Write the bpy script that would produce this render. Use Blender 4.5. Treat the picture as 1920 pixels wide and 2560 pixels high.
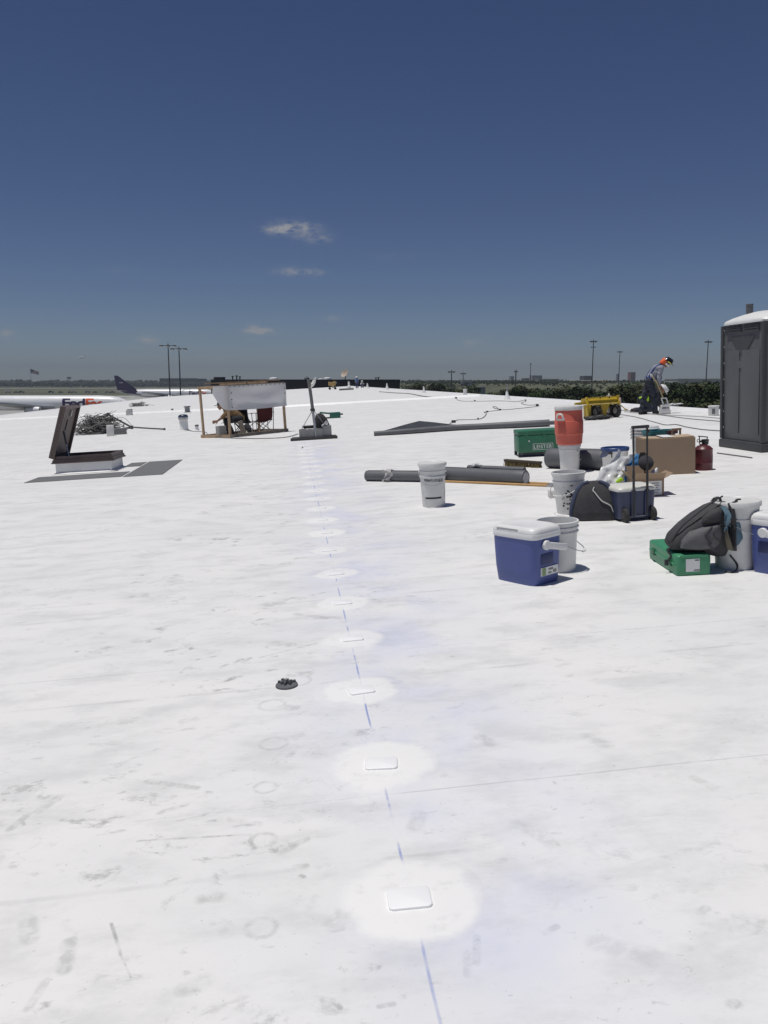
import bpy, bmesh, math, random
from mathutils import Vector, Matrix, Euler, noise
R = math.radians
random.seed(7)
scene = bpy.context.scene
C = scene.collection
for o in list(bpy.data.objects): bpy.data.objects.remove(o)

# ------------------------------------------------------------------ camera
EYE = 1.52; SLOPE = .055; FPX = 2075.0; PITCH = R(8.9); YAW = R(6.39)
cd = bpy.data.cameras.new('camera'); cam = bpy.data.objects.new('camera', cd); C.objects.link(cam)
cd.sensor_fit = 'VERTICAL'; cd.sensor_height = 36; cd.lens = FPX/2560*36
cd.clip_start = .05; cd.clip_end = 30000
cam.location = (0, 0, EYE); cam.rotation_euler = (R(90)-PITCH, 0, -YAW)
scene.camera = cam

# ------------------------------------------------------------------ world, sun, exposure
SUN_EL, SUN_AZ = R(77), R(-96)          # azimuth from +Y, clockwise seen from above
w = bpy.data.worlds.new('World'); scene.world = w; w.use_nodes = True
nt = w.node_tree; nt.nodes.clear()
def wn(t, **k):
    n = nt.nodes.new(t)
    for a, b in k.items(): setattr(n, a, b)
    return n
def wm(op, a, b=None, c=None):
    n = wn('ShaderNodeMath', operation=op)
    for i, v in enumerate((a, b, c)):
        if v is None: continue
        if isinstance(v, (int, float)): n.inputs[i].default_value = v
        else: nt.links.new(v, n.inputs[i])
    return n.outputs[0]
sky = wn('ShaderNodeTexSky', sky_type='NISHITA', sun_disc=False)
sky.sun_elevation = SUN_EL; sky.sun_rotation = SUN_AZ
sky.altitude = 2200; sky.air_density = .85; sky.dust_density = .2; sky.ozone_density = 3.0
tc = wn('ShaderNodeTexCoord'); sep = wn('ShaderNodeSeparateXYZ')
nt.links.new(tc.outputs['Generated'], sep.inputs[0])
az = wm('ARCTAN2', sep.outputs[0], sep.outputs[1]); el = wm('ARCSINE', sep.outputs[2])
cn = wn('ShaderNodeTexNoise'); cn.inputs['Scale'].default_value = 75; cn.inputs['Detail'].default_value = 7; cn.inputs['Roughness'].default_value = .62
mp = wn('ShaderNodeMapping'); mp.inputs['Scale'].default_value = (1, 1, 1.9)
nt.links.new(tc.outputs['Generated'], mp.inputs[0]); nt.links.new(mp.outputs[0], cn.inputs[0])
def cam_dir(px, py):
    x = (px-960)/FPX; u = (1280-py)/FPX
    fw = math.cos(PITCH)+u*math.sin(PITCH); up = -math.sin(PITCH)+u*math.cos(PITCH)
    return Vector((x*math.cos(YAW)+fw*math.sin(YAW), -x*math.sin(YAW)+fw*math.cos(YAW), up))
total = None
CL = [(738, 568, 44, 12, .62), (690, 576, 30, 9, .4), (785, 594, 34, 11, .34), (735, 680, 34, 9, .42), (790, 681, 16, 6, .3), (628, 824, 14, 8, .8), (652, 828, 30, 7, .7), (836, 797, 20, 6, .3),
      (372, 849, 20, 9, .5), (20, 834, 16, 8, .4), (1180, 858, 24, 7, .4), (300, 676, 40, 6, .05), (980, 640, 60, 7, .05)]
for px, py, sx, sy, a in CL:
    d = cam_dir(px, py).normalized(); caz = math.atan2(d.x, d.y); cel = math.asin(d.z)
    u = wm('DIVIDE', wm('SUBTRACT', az, caz), sx/FPX); v = wm('DIVIDE', wm('SUBTRACT', el, cel), sy/FPX)
    r2 = wm('ADD', wm('MULTIPLY', u, u), wm('MULTIPLY', v, v))
    g = wm('MULTIPLY', wm('EXPONENT', wm('MULTIPLY', r2, -.9)), a*2.4)
    total = g if total is None else wm('ADD', total, g)
nz = wn('ShaderNodeMapRange'); nz.inputs[1].default_value = .36; nz.inputs[2].default_value = .72
nt.links.new(cn.outputs[0], nz.inputs[0])
fac = wm('MINIMUM', wm('MULTIPLY', total, nz.outputs[0]), .85)
mx = wn('ShaderNodeMix', data_type='RGBA'); nt.links.new(fac, mx.inputs[0])
hs = wn('ShaderNodeHueSaturation'); hs.inputs['Saturation'].default_value = 1.12; hs.inputs['Value'].default_value = 1.0; hs.inputs['Hue'].default_value = .512
nt.links.new(sky.outputs[0], hs.inputs['Color'])
nt.links.new(hs.outputs[0], mx.inputs[6]); mx.inputs[7].default_value = (7.0, 7.1, 7.4, 1)
bg = wn('ShaderNodeBackground'); bg.inputs[1].default_value = .05
out = wn('ShaderNodeOutputWorld')
nt.links.new(mx.outputs[2], bg.inputs[0]); nt.links.new(bg.outputs[0], out.inputs[0])
sd = bpy.data.lights.new('sun', 'SUN'); sd.energy = 3.6; sd.angle = R(.55); sd.color = (1, .965, .91)
so = bpy.data.objects.new('sun', sd); C.objects.link(so)
sv = Vector((math.sin(SUN_AZ)*math.cos(SUN_EL), math.cos(SUN_AZ)*math.cos(SUN_EL), math.sin(SUN_EL)))
so.rotation_euler = sv.to_track_quat('Z', 'Y').to_euler(); so.location = sv*60
vs = scene.view_settings; vs.view_transform = 'Standard'; vs.look = 'None'; vs.exposure = -.09; vs.gamma = 1; vs.use_curve_mapping = False

# ------------------------------------------------------------------ helpers: pixels of the survey to points
def roof_pt(px, py):
    d = cam_dir(px, py); t = EYE/(SLOPE*d.x-d.z)
    return Vector((t*d.x, t*d.y, EYE+t*d.z))
def at(px, py, t):
    return Vector((0, 0, EYE))+cam_dir(px, py)*t
ROOFM = Matrix.Rotation(-math.atan(SLOPE), 4, 'Y')
def rz(x): return SLOPE*x
# ------------------------------------------------------------------ helpers: materials
MATS = {}
def M(name, col, rough=.6, metal=0., var=.14, scale=6., bump=.05, dirt=0., spec=.5, coat=0.):
    if name in MATS: return MATS[name]
    m = bpy.data.materials.new(name); m.use_nodes = True; t = m.node_tree; b = t.nodes['Principled BSDF']
    tx = t.nodes.new('ShaderNodeTexCoord'); n = t.nodes.new('ShaderNodeTexNoise')
    n.inputs['Scale'].default_value = scale; n.inputs['Detail'].default_value = 6; n.inputs['Roughness'].default_value = .65
    t.links.new(tx.outputs['Object'], n.inputs[0])
    cr = t.nodes.new('ShaderNodeValToRGB'); e = cr.color_ramp.elements
    e[0].position = .3; e[1].position = .7
    e[0].color = tuple(max(0, c*(1-var)) for c in col)+(1,); e[1].color = tuple(min(1, c*(1+var*.7)) for c in col)+(1,)
    t.links.new(n.outputs[0], cr.inputs[0]); src = cr.outputs[0]
    if dirt:
        n2 = t.nodes.new('ShaderNodeTexNoise'); n2.inputs['Scale'].default_value = scale*2.3; n2.inputs['Detail'].default_value = 8; n2.inputs['Roughness'].default_value = .75
        t.links.new(tx.outputs['Object'], n2.inputs[0])
        mr = t.nodes.new('ShaderNodeMapRange'); mr.inputs[1].default_value = .52; mr.inputs[2].default_value = .75; mr.inputs[4].default_value = dirt
        t.links.new(n2.outputs[0], mr.inputs[0])
        mi = t.nodes.new('ShaderNodeMix'); mi.data_type = 'RGBA'; t.links.new(mr.outputs[0], mi.inputs[0]); t.links.new(src, mi.inputs[6])
        mi.inputs[7].default_value = (.16, .15, .13, 1); src = mi.outputs[2]
    t.links.new(src, b.inputs['Base Color'])
    b.inputs['Metallic'].default_value = metal; b.inputs['Specular IOR Level'].default_value = spec
    rr = t.nodes.new('ShaderNodeMapRange'); rr.inputs[3].default_value = max(.03, rough-.1); rr.inputs[4].default_value = min(1, rough+.12)
    t.links.new(n.outputs[0], rr.inputs[0]); t.links.new(rr.outputs[0], b.inputs['Roughness'])
    if coat: b.inputs['Coat Weight'].default_value = coat
    if bump:
        n3 = t.nodes.new('ShaderNodeTexNoise'); n3.inputs['Scale'].default_value = scale*7; n3.inputs['Detail'].default_value = 4
        t.links.new(tx.outputs['Object'], n3.inputs[0])
        bp = t.nodes.new('ShaderNodeBump'); bp.inputs['Strength'].default_value = min(1, bump*4); bp.inputs['Distance'].default_value = .004
        t.links.new(n3.outputs[0], bp.inputs['Height']); t.links.new(bp.outputs[0], b.inputs['Normal'])
    MATS[name] = m; return m
# ------------------------------------------------------------------ helpers: shapes
def nb(): return bmesh.new()
def xf(bm, vs, m):
    for v in vs: v.co = m @ v.co
def box(bm, c, s, rot=None, bev=0., seg=2):
    r = bmesh.ops.create_cube(bm, size=1)['verts']
    m = Matrix.Translation(c) @ (rot.to_4x4() if rot else Matrix.Identity(4)) @ Matrix.Diagonal((s[0], s[1], s[2], 1))
    xf(bm, r, m)
    if bev:
        es = set()
        for v in r: es.update(v.link_edges)
        bmesh.ops.bevel(bm, geom=list(es), offset=bev, segments=seg, profile=.5, affect='EDGES', clamp_overlap=True)
    return bm
def bar(bm, a, b, wx, wy=None, roll=0.):
    a = Vector(a); b = Vector(b); d = b-a; wy = wy or wx
    q = d.to_track_quat('Z', 'Y')
    box(bm, (a+b)/2, (wx, wy, d.length), (q.to_matrix() @ Matrix.Rotation(roll, 3, 'Z')))
def tube(bm, pts, r, n=8, cap=True, closed=False):
    pts = [Vector(p) for p in pts]; rr = r if isinstance(r, (list, tuple)) else [r]*len(pts)
    rings = []; up = None; N = len(pts)
    for i, p in enumerate(pts):
        if closed: t = pts[(i+1) % N]-pts[i-1]
        else: t = pts[min(i+1, N-1)]-pts[max(i-1, 0)]
        if t.length < 1e-9: t = Vector((0, 0, 1))
        t.normalize()
        if up is None: up = t.orthogonal().normalized()
        up = (up-t*up.dot(t))
        if up.length < 1e-6: up = t.orthogonal()
        up.normalize(); s = t.cross(up)
        rings.append([bm.verts.new(p+(up*math.cos(2*math.pi*k/n)+s*math.sin(2*math.pi*k/n))*rr[i]) for k in range(n)])
    for i in range(N if closed else N-1):
        A = rings[i]; B = rings[(i+1) % N]
        for k in range(n): bm.faces.new((A[k], A[(k+1) % n], B[(k+1) % n], B[k]))
    if cap and not closed:
        bm.faces.new(rings[0][::-1]); bm.faces.new(rings[-1])
def curve_pts(P, n=8, closed=False):
    P = [Vector(p) for p in P]; out = []; N = len(P)
    for i in range(N if closed else N-1):
        if closed: a, b, c, d = P[i-1], P[i], P[(i+1) % N], P[(i+2) % N]
        else: a, b, c, d = P[max(i-1, 0)], P[i], P[i+1], P[min(i+2, N-1)]
        for k in range(n):
            t = k/n
            out.append(.5*((2*b)+(c-a)*t+(2*a-5*b+4*c-d)*t*t+(3*b-a-3*c+d)*t**3))
    if not closed: out.append(P[-1])
    return out
def lathe(bm, prof, n=32, c=(0, 0, 0), m=None):
    c = Vector(c); rings = []
    for r, z in prof:
        if r < 1e-5: rings.append([bm.verts.new(Vector((0, 0, z)))])
        else: rings.append([bm.verts.new(Vector((r*math.cos(2*math.pi*k/n), r*math.sin(2*math.pi*k/n), z))) for k in range(n)])
    for A, B in zip(rings, rings[1:]):
        if len(A) == 1 and len(B) == 1: continue
        for k in range(n):
            k2 = (k+1) % n
            if len(A) == 1: bm.faces.new((A[0], B[k], B[k2]))
            elif len(B) == 1: bm.faces.new((A[k], B[0], A[k2]))
            else: bm.faces.new((A[k], B[k], B[k2], A[k2]))
    for rg in rings:
        for v in rg: v.co = (m @ v.co if m else v.co)+c
def loft(bm, secs, n=28, amp=0., fq=6., cap=True, seed=0.):
    rings = []
    for s in secs:
        cx, cy, z, rx, ry, e = s[:6]; ring = []
        for k in range(n):
            a = 2*math.pi*k/n; ca, sa = math.cos(a), math.sin(a)
            x = cx+rx*math.copysign(abs(ca)**(2/e), ca); y = cy+ry*math.copysign(abs(sa)**(2/e), sa)
            p = Vector((x, y, z))
            if amp: p += noise.noise_vector(p*fq+Vector((seed, 0, 0)))*amp
            ring.append(bm.verts.new(p))
        rings.append(ring)
    for A, B in zip(rings, rings[1:]):
        for k in range(n): bm.faces.new((A[k], A[(k+1) % n], B[(k+1) % n], B[k]))
    if cap: bm.faces.new(rings[0][::-1]); bm.faces.new(rings[-1])
def ball(bm, c, r, sub=2, m=None):
    v = bmesh.ops.create_icosphere(bm, subdivisions=sub, radius=1)['verts']
    r = r if isinstance(r, (tuple, list)) else (r, r, r)
    mm = Matrix.Translation(c) @ (m.to_4x4() if m else Matrix.Identity(4)) @ Matrix.Diagonal((r[0], r[1], r[2], 1))
    xf(bm, v, mm); return v
def prism(bm, out, y0, y1, plane='xz'):
    f = (lambda a, b, c: Vector((a, c, b))) if plane == 'xz' else (lambda a, b, c: Vector((a, b, c)))
    A = [bm.verts.new(f(a, b, y0)) for a, b in out]; B = [bm.verts.new(f(a, b, y1)) for a, b in out]; n = len(out)
    bm.faces.new(A); bm.faces.new(B[::-1])
    for k in range(n): bm.faces.new((A[k], B[k], B[(k+1) % n], A[(k+1) % n]))
def finish(bm, name, mat, parent=None, smooth=40, solid=0.):
    bmesh.ops.recalc_face_normals(bm, faces=bm.faces[:])
    me = bpy.data.meshes.new(name); bm.to_mesh(me); bm.free()
    if smooth:
        me.polygons.foreach_set('use_smooth', [True]*len(me.polygons)); me.set_sharp_from_angle(angle=R(smooth))
    if mat: me.materials.append(mat)
    o = bpy.data.objects.new(name, me); C.objects.link(o)
    if parent: o.parent = parent
    return o
def islands(bm):
    left = set(bm.faces); out = []
    while left:
        st = [left.pop()]; comp = set(st)
        while st:
            f = st.pop()
            for v in f.verts:
                for g in v.link_faces:
                    if g in left: left.discard(g); comp.add(g); st.append(g)
        out.append(comp)
    return out
def finish_each(bm, name, mat, parent, smooth=40):
    """one object for every separate piece"""
    res = []
    for comp in islands(bm):
        b2 = nb(); mp = {}
        for f in comp:
            b2.faces.new([mp.setdefault(v, None) or mp.__setitem__(v, b2.verts.new(v.co)) or mp[v] for v in f.verts])
        res.append(finish(b2, name, mat, parent, smooth))
    bm.free(); return res
def tag(o, label, cat, group=None):
    o['label'] = label; o['category'] = cat
    if group: o['group'] = group
    return o
def struct(o): o['kind'] = 'structure'; return o
def empty(name, label, cat, group=None):
    o = bpy.data.objects.new(name, None); o.empty_display_size = .1; C.objects.link(o)
    return tag(o, label, cat, group)
def put(o, p, yaw=0., dz=0., tilt=True):
    T = Matrix.Translation(Vector(p)); 
    o.matrix_world = T @ (ROOFM if tilt else Matrix.Identity(4)) @ Matrix.Translation((0, 0, dz)) @ Matrix.Rotation(R(yaw), 4, 'Z'); return o
def putr(o, px, py, yaw=0., dz=0.): return put(o, roof_pt(px, py), yaw, dz)
def putxy(o, x, y, yaw=0., dz=0.): return put(o, (x, y, rz(x)), yaw, dz)
def dup(o, parent=None):
    c = o.copy(); C.objects.link(c); c.parent = parent
    if parent: c.matrix_parent_inverse = o.matrix_parent_inverse.copy()
    for ch in list(o.children): dup(ch, c)
    return c
def capsule(bm, a, ra, b, rb, n=10):
    a = Vector(a); b = Vector(b); d = b-a; L = d.length
    if L < 1e-6: ball(bm, a, ra); return
    q = d.to_track_quat('Z', 'Y').to_matrix().to_4x4(); pr = []
    for k in range(4): t = -math.pi/2+k*math.pi/8; pr.append((max(0, ra*math.cos(t)) if k else 0, ra*math.sin(t)))
    pr.append((ra, 0)); pr.append((rb, L))
    for k in range(1, 5): t = k*math.pi/8; pr.append((rb*math.cos(t) if k < 4 else 0, L+rb*math.sin(t)))
    lathe(bm, pr, n, a, q)
def remesh(bm, name, mat, parent, vox=.014, smooth=4, disp=0., fq=9.):
    me = bpy.data.meshes.new('tmp'); bmesh.ops.recalc_face_normals(bm, faces=bm.faces[:]); bm.to_mesh(me); bm.free()
    o = bpy.data.objects.new('tmp', me); C.objects.link(o)
    r = o.modifiers.new('r', 'REMESH'); r.mode = 'VOXEL'; r.voxel_size = vox; r.use_smooth_shade = True
    if smooth: s = o.modifiers.new('s', 'SMOOTH'); s.factor = .5; s.iterations = smooth
    dg = bpy.context.evaluated_depsgraph_get(); nm = bpy.data.meshes.new_from_object(o.evaluated_get(dg))
    bpy.data.objects.remove(o); bpy.data.meshes.remove(me)
    if disp:
        for v in nm.vertices: v.co += v.normal*(noise.fractal(v.co*fq, 1., 2., 4)*disp)
    nm.name = name; nm.materials.clear(); nm.materials.append(mat)
    nm.polygons.foreach_set('use_smooth', [True]*len(nm.polygons))
    o = bpy.data.objects.new(name, nm); C.objects.link(o); o.parent = parent; return o
def text_bm(s, size, weight=0., shear=0., res=3, space=1.):
    cu = bpy.data.curves.new('t', 'FONT'); cu.body = s; cu.size = size; cu.offset = weight; cu.align_x = 'CENTER'; cu.align_y = 'CENTER'; cu.resolution_u = res; cu.shear = shear; cu.space_character = space
    o = bpy.data.objects.new('t', cu); C.objects.link(o)
    dg = bpy.context.evaluated_depsgraph_get(); me = bpy.data.meshes.new_from_object(o.evaluated_get(dg))
    bm = nb(); bm.from_mesh(me); bpy.data.objects.remove(o); bpy.data.curves.remove(cu); bpy.data.meshes.remove(me)
    return bm
def fit(bm, w=None, h=None):
    xs = [v.co.x for v in bm.verts]; ys = [v.co.y for v in bm.verts]
    cx, cy = (min(xs)+max(xs))/2, (min(ys)+max(ys))/2; sx = w/(max(xs)-min(xs)) if w else 1; sy = h/(max(ys)-min(ys)) if h else sx
    if not w: sx = sy
    for v in bm.verts: v.co = Vector(((v.co.x-cx)*sx, (v.co.y-cy)*sy, 0))
    return bm
# ------------------------------------------------------------------ roof
RINGS = [(680, 1765, 34), (684, 1862, 36), (664, 1972, 30), (657, 2104, 34), (654, 2324, 40), (690, 1618, 24), (738, 1704, 40)]
STREAKS = [(60, 868, 66, 908, 16, .5), (150, 915, 141, 975, 14, .6), (1030, 905, 1029, 962, 8, .75), (1011, 940, 1010, 988, 9, .4), (241, 876, 262, 945, 3.4, 1.), (262, 945, 283, 992, 2.2, .6), (298, 696, 540, 682, 3.2, .8), (345, 636, 402, 618, 7, .7), (318, 568, 425, 582, 8, .6),
    (660, 692, 608, 722, 9, .6), (438, 822, 474, 818, 16, .55), (582, 184, 600, 182, 15, .7), (596, 268, 625, 272, 14, .6), (612, 406, 636, 408, 11, .6), (632, 336, 664, 334, 13, .6), (396, 437, 420, 433, 10, .5), (690, 213, 730, 213, 9, .7), (640, 205, 690, 210, 8, .5),
    (1178, 896, 1202, 882, 8, .55), (1512, 852, 1526, 843, 9, .6), (1295, 920, 1400, 946, 26, .35), (1035, 470, 1062, 488, 13, .5), (905, 640, 896, 668, 16, .4), (1580, 1050, 1590, 1050, 12, .5), (716, 1040, 735, 1058, 6, .9), (640, 752, 660, 750, 8, .7), (650, 772, 655, 774, 6, .9),
    (22, 672, 60, 640, 8, .6), (84, 632, 130, 600, 10, .5), (500, 650, 560, 660, 9, .4), (930, 520, 936, 545, 9, .6), (100, 1000, 60, 1060, 9, .4), (560, 300, 692, 266, 1.8, .9), (440, 1000, 400, 1018, 20, .4), (1270, 470, 1310, 490, 14, .4), (1120, 660, 1190, 700, 16, .35), (1500, 560, 1540, 580, 10, .4), (820, 1055, 850, 1050, 7, .6)]
def roof_material(patch=False):
    m = bpy.data.materials.new('roof_patch' if patch else 'roof_membrane'); m.use_nodes = True; t = m.node_tree; b = t.nodes['Principled BSDF']; L = t.links.new
    def N(ty, **k):
        n = t.nodes.new(ty)
        for a, c in k.items(): setattr(n, a, c)
        return n
    def mt(op, *v):
        n = N('ShaderNodeMath', operation=op)
        for i, x in enumerate(v):
            if isinstance(x, (int, float)): n.inputs[i].default_value = x
            else: L(x, n.inputs[i])
        return n.outputs[0]
    g = N('ShaderNodeNewGeometry'); s = N('ShaderNodeSeparateXYZ'); L(g.outputs['Position'], s.inputs[0]); X, Y = s.outputs[0], s.outputs[1]
    def nz(scale, sc=(1, 1, 1), rot=0., det=6, ro=.6, loc=(0, 0, 0), dist=0.):
        mp = N('ShaderNodeMapping'); mp.inputs['Scale'].default_value = sc; mp.inputs['Rotation'].default_value = (0, 0, rot); mp.inputs['Location'].default_value = loc
        L(g.outputs['Position'], mp.inputs[0]); n = N('ShaderNodeTexNoise'); n.inputs['Scale'].default_value = scale; n.inputs['Detail'].default_value = det; n.inputs['Roughness'].default_value = ro; n.inputs['Distortion'].default_value = dist
        L(mp.outputs[0], n.inputs[0]); return n.outputs[0]
    def mr(v, a, c, lo=0., hi=1.):
        n = N('ShaderNodeMapRange', interpolation_type='SMOOTHSTEP'); L(v, n.inputs[0])
        for i, x in enumerate((a, c, lo, hi)): n.inputs[i+1].default_value = x
        return n.outputs[0]
    def mix(f, a, c):
        n = N('ShaderNodeMix', data_type='RGBA')
        if isinstance(f, float): n.inputs[0].default_value = f
        else: L(f, n.inputs[0])
        if isinstance(a, tuple): n.inputs[6].default_value = a+(1,)
        else: L(a, n.inputs[6])
        if isinstance(c, tuple): n.inputs[7].default_value = c+(1,)
        else: L(c, n.inputs[7])
        return n.outputs[2]
    white, grey = (.795, .787, .77), (.62, .62, .612)
    col = mix(mr(nz(.55, (1, 1.4, 1)), .35, .7), white, (.735, .735, .727))
    # broad grey soiling, streaked a little across the roof
    col = mix(mt('MULTIPLY', mr(nz(2.2, (1, 1.9, 1), .25, 8, .68), .44, .68), .72), col, grey)
    # smudges and scuffs, thicker in the walked strip left of the chalk line
    traffic = mt('ADD', .6, mt('MULTIPLY', mr(mt('ABSOLUTE', mt('ADD', X, .55)), .2, 1.7, 1., 0.), .75))
    sm = mt('MULTIPLY', mr(nz(5.2, (1, 1.35, 1), .4, 9, .72, (3, 1, 0), .35), .55, .68), mr(nz(1.1, (1, 1, 1), 0, 3, .5, (9, 2, 0)), .38, .60))
    col = mix(mt('MULTIPLY', mt('MULTIPLY', sm, traffic), .72), col, (.42, .42, .41))
    sm2 = mt('MULTIPLY', mr(nz(14, (1, 1.6, 1), -.5, 7, .72, (1, 7, 0), .3), .585, .72), mr(nz(1.7, (1, 1, 1), 0, 3, .5, (4, 12, 0)), .43, .60))
    col = mix(mt('MULTIPLY', sm2, .75), col, (.42, .42, .41))
    # drag marks
    sm3 = mr(nz(5, (.35, 3.2, 1), 1.15, 6, .65, (2, 2, 0)), .68, .78)
    col = mix(mt('MULTIPLY', sm3, .3), col, (.5, .49, .48))
    # fine specks
    col = mix(mt('MULTIPLY', mr(nz(70, (1, 1, 1), 0, 2, .5), .70, .78), .4), col, (.3, .3, .29))
    # scuffs, drag marks and boot rings with places of their own
    br = mr(nz(22, (1, 1, 1), 0, 5, .7, (2, 9, 0)), .38, .62); marks = 0.
    for ax, ay, bx, by, wd, st in ([] if patch else STREAKS):
        A = roof_pt(ax*1.1573, 1300+ay*1.1573); B = roof_pt(bx*1.1573, 1300+by*1.1573); dx_, dy_ = B.x-A.x, B.y-A.y; wm_ = wd*1.1573/FPX*A.length*1.0
        px_, py_ = mt('SUBTRACT', X, A.x), mt('SUBTRACT', Y, A.y); h = mt('MAXIMUM', mt('MINIMUM', mt('MULTIPLY', mt('MULTIPLY_ADD', px_, dx_, mt('MULTIPLY', py_, dy_)), 1/max(1e-9, dx_*dx_+dy_*dy_)), 1.), 0.)
        ex_, ey_ = mt('SUBTRACT', px_, mt('MULTIPLY', h, dx_)), mt('SUBTRACT', py_, mt('MULTIPLY', h, dy_)); d2 = mt('MULTIPLY_ADD', ex_, ex_, mt('MULTIPLY', ey_, ey_))
        marks = mt('MAXIMUM', marks, mr(d2, 0., (wm_*1.6)**2, st, 0.))
    for cx_, cy_, rp_ in ([] if patch else RINGS):
        A = roof_pt(cx_, cy_); rr_ = rp_/FPX*A.length; px_, py_ = mt('SUBTRACT', X, A.x), mt('SUBTRACT', Y, A.y)
        d = mt('ABSOLUTE', mt('SUBTRACT', mt('SQRT', mt('MULTIPLY_ADD', px_, px_, mt('MULTIPLY', py_, py_))), rr_)); marks = mt('MAXIMUM', marks, mr(d, 0., .016, .5, 0.))
    if not patch: col = mix(mt('MULTIPLY', mt('MULTIPLY', marks, mt('MULTIPLY_ADD', br, .8, .2)), .78), col, (.36, .365, .35))
    # blue chalk: the snapped line and the dust around it
    cx = mt('ADD', X, mt('MULTIPLY', mt('SUBTRACT', nz(1.3, (0, 1, 0), 0, 2), .5), .012))
    dl = mt('ABSOLUTE', mt('SUBTRACT', cx, .327))
    yr = mt('MULTIPLY', mr(Y, 1.2, 2.2), mr(Y, 19, 24, 1., 0.))
    line = mt('MULTIPLY', mt('MULTIPLY', mr(dl, .0022, .0062, 1., 0.), yr), mr(nz(2.6, (.2, 1, 0), 0, 5, .6, (0, 3, 0)), .39, .60))
    dx = mt('SUBTRACT', X, .56)
    dust = mt('MULTIPLY', mt('EXPONENT', mt('MULTIPLY', mt('MULTIPLY', dx, dx), -4.5)), yr)
    dust = mt('MULTIPLY', dust, mr(nz(1.25, (1, .8, 1), 0, 6, .6, (6, 5, 0)), .34, .68))
    col = mix(mt('MULTIPLY', dust, .31), col, (.40, .47, .79))
    col = mix(mt('MULTIPLY', line, .72), col, (.13, .20, .55))
    # dirt caught along the welded laps (every 1.52 m)
    fy = mt('FRACT', mt('DIVIDE', mt('ADD', Y, mt('MULTIPLY', mt('SUBTRACT', nz(.8, (1, 0, 0), 0, 2), .5), .02)), 1.61))
    lap = mt('MULTIPLY', mr(mt('ABSOLUTE', mt('SUBTRACT', fy, .503)), .002, .012, 1., 0.), mr(nz(1.6, (1, .3, 1), 0, 6, .7, (5, 5, 0)), .42, .66))
    col = mix(mt('MULTIPLY', lap, .5), col, (.45, .45, .45))
    lap2 = mt('MULTIPLY', mr(mt('ABSOLUTE', mt('SUBTRACT', fy, .7575)), .0005, .0035, 1., 0.), mr(nz(2.1, (1, .3, 1), 0, 6, .7, (15, 5, 0)), .35, .60))
    col = mix(mt('MULTIPLY', lap2, .5), col, (.40, .41, .43))
    if patch:
        tx = N('ShaderNodeTexCoord'); ln = N('ShaderNodeVectorMath', operation='LENGTH'); L(tx.outputs['Object'], ln.inputs[0])
        rim = mt('MULTIPLY_ADD', nz(9, (1, 1, 1), 0, 5, .6), .11, ln.outputs['Value'])
        base = mix(mt('MULTIPLY', mr(nz(14, (1, 1, 1), 0, 6, .7), .53, .70), .45), (.83, .825, .81), (.66, .66, .65))
        oi = N('ShaderNodeObjectInfo'); base = mix(mt('MULTIPLY', oi.outputs['Random'], .22), base, col)
        rim = mt('ADD', rim, mt('MULTIPLY', oi.outputs['Random'], .035)); rim = mt('ADD', rim, mt('MULTIPLY', mt('SUBTRACT', nz(3.1, (1, 1, 1), 0, 2), .5), .10))
        col = mix(mr(rim, .222, .285), base, col)
    L(col, b.inputs['Base Color'])
    b.inputs['Roughness'].default_value = .55; b.inputs['Specular IOR Level'].default_value = .35
    bp = N('ShaderNodeBump'); bp.inputs['Strength'].default_value = .35; bp.inputs['Distance'].default_value = .006
    hh = mt('ADD', mt('MULTIPLY', nz(3, (1, 1, 1), 0, 4), 1.6), mt('MULTIPLY', nz(160, (1, 1, 1), 0, 2), .08))
    L(hh, bp.inputs['Height']); L(bp.outputs[0], b.inputs['Normal'])
    return m
MR = roof_material()
X0, X1, Y0, Y1, GZ = -25.4, 12.1, -14., 168., -10.3
bm = nb()
v = [bm.verts.new((x, y, rz(x))) for x, y in ((X0, Y0), (X1, Y0), (X1, Y1), (X0, Y1))]
bm.faces.new(v); roof = struct(finish(bm, 'roof', MR, smooth=0))
wallm = M('precast_wall', (.42, .41, .38), .8, var=.1, scale=.6, bump=.1)
for a, b in ((0, 1), (1, 2), (2, 3), (3, 0)):
    P = ((X0, Y0), (X1, Y0), (X1, Y1), (X0, Y1)); (ax, ay), (bx, by) = P[a], P[b]; bm = nb()
    bm.faces.new([bm.verts.new(c) for c in ((ax, ay, GZ), (bx, by, GZ), (bx, by, rz(bx)-.004), (ax, ay, rz(ax)-.004))])
    finish(bm, 'wall', wallm, roof, 0)
edge_m = M('edge_flashing', (.82, .82, .82), .45, var=.05, scale=2)
def strip(name, pts, wd, h, mat, parent, z=.0):
    """low ridge of trapezoid section along points on the roof"""
    bm = nb(); pts = [Vector(p) for p in pts]; rings = []
    for i, p in enumerate(pts):
        t = pts[min(i+1, len(pts)-1)]-pts[max(i-1, 0)]; n = Vector((-t.y, t.x, 0)).normalized()
        ring = []
        for u, hh in ((-1, 0), (-.45, h), (.45, h), (1, 0)):
            q = p+n*u*wd/2; ring.append(bm.verts.new((q.x, q.y, rz(q.x)+z+hh)))
        rings.append(ring)
    for A, B in zip(rings, rings[1:]):
        for k in range(3): bm.faces.new((A[k], A[k+1], B[k+1], B[k]))
    return finish(bm, name, mat, parent, 30)
strip('edge_coping', [(X1-.16, Y0, 0), (X1-.16, Y1, 0)], .3, .1, edge_m, roof, .003)
strip('edge_coping', [(X0+.16, Y0, 0), (X0+.16, Y1, 0)], .3, .05, edge_m, roof, .003)
strip('edge_coping', [(X0, Y1-.16, 0), (X1, Y1-.16, 0)], .3, .05, edge_m, roof, .004)
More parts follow.
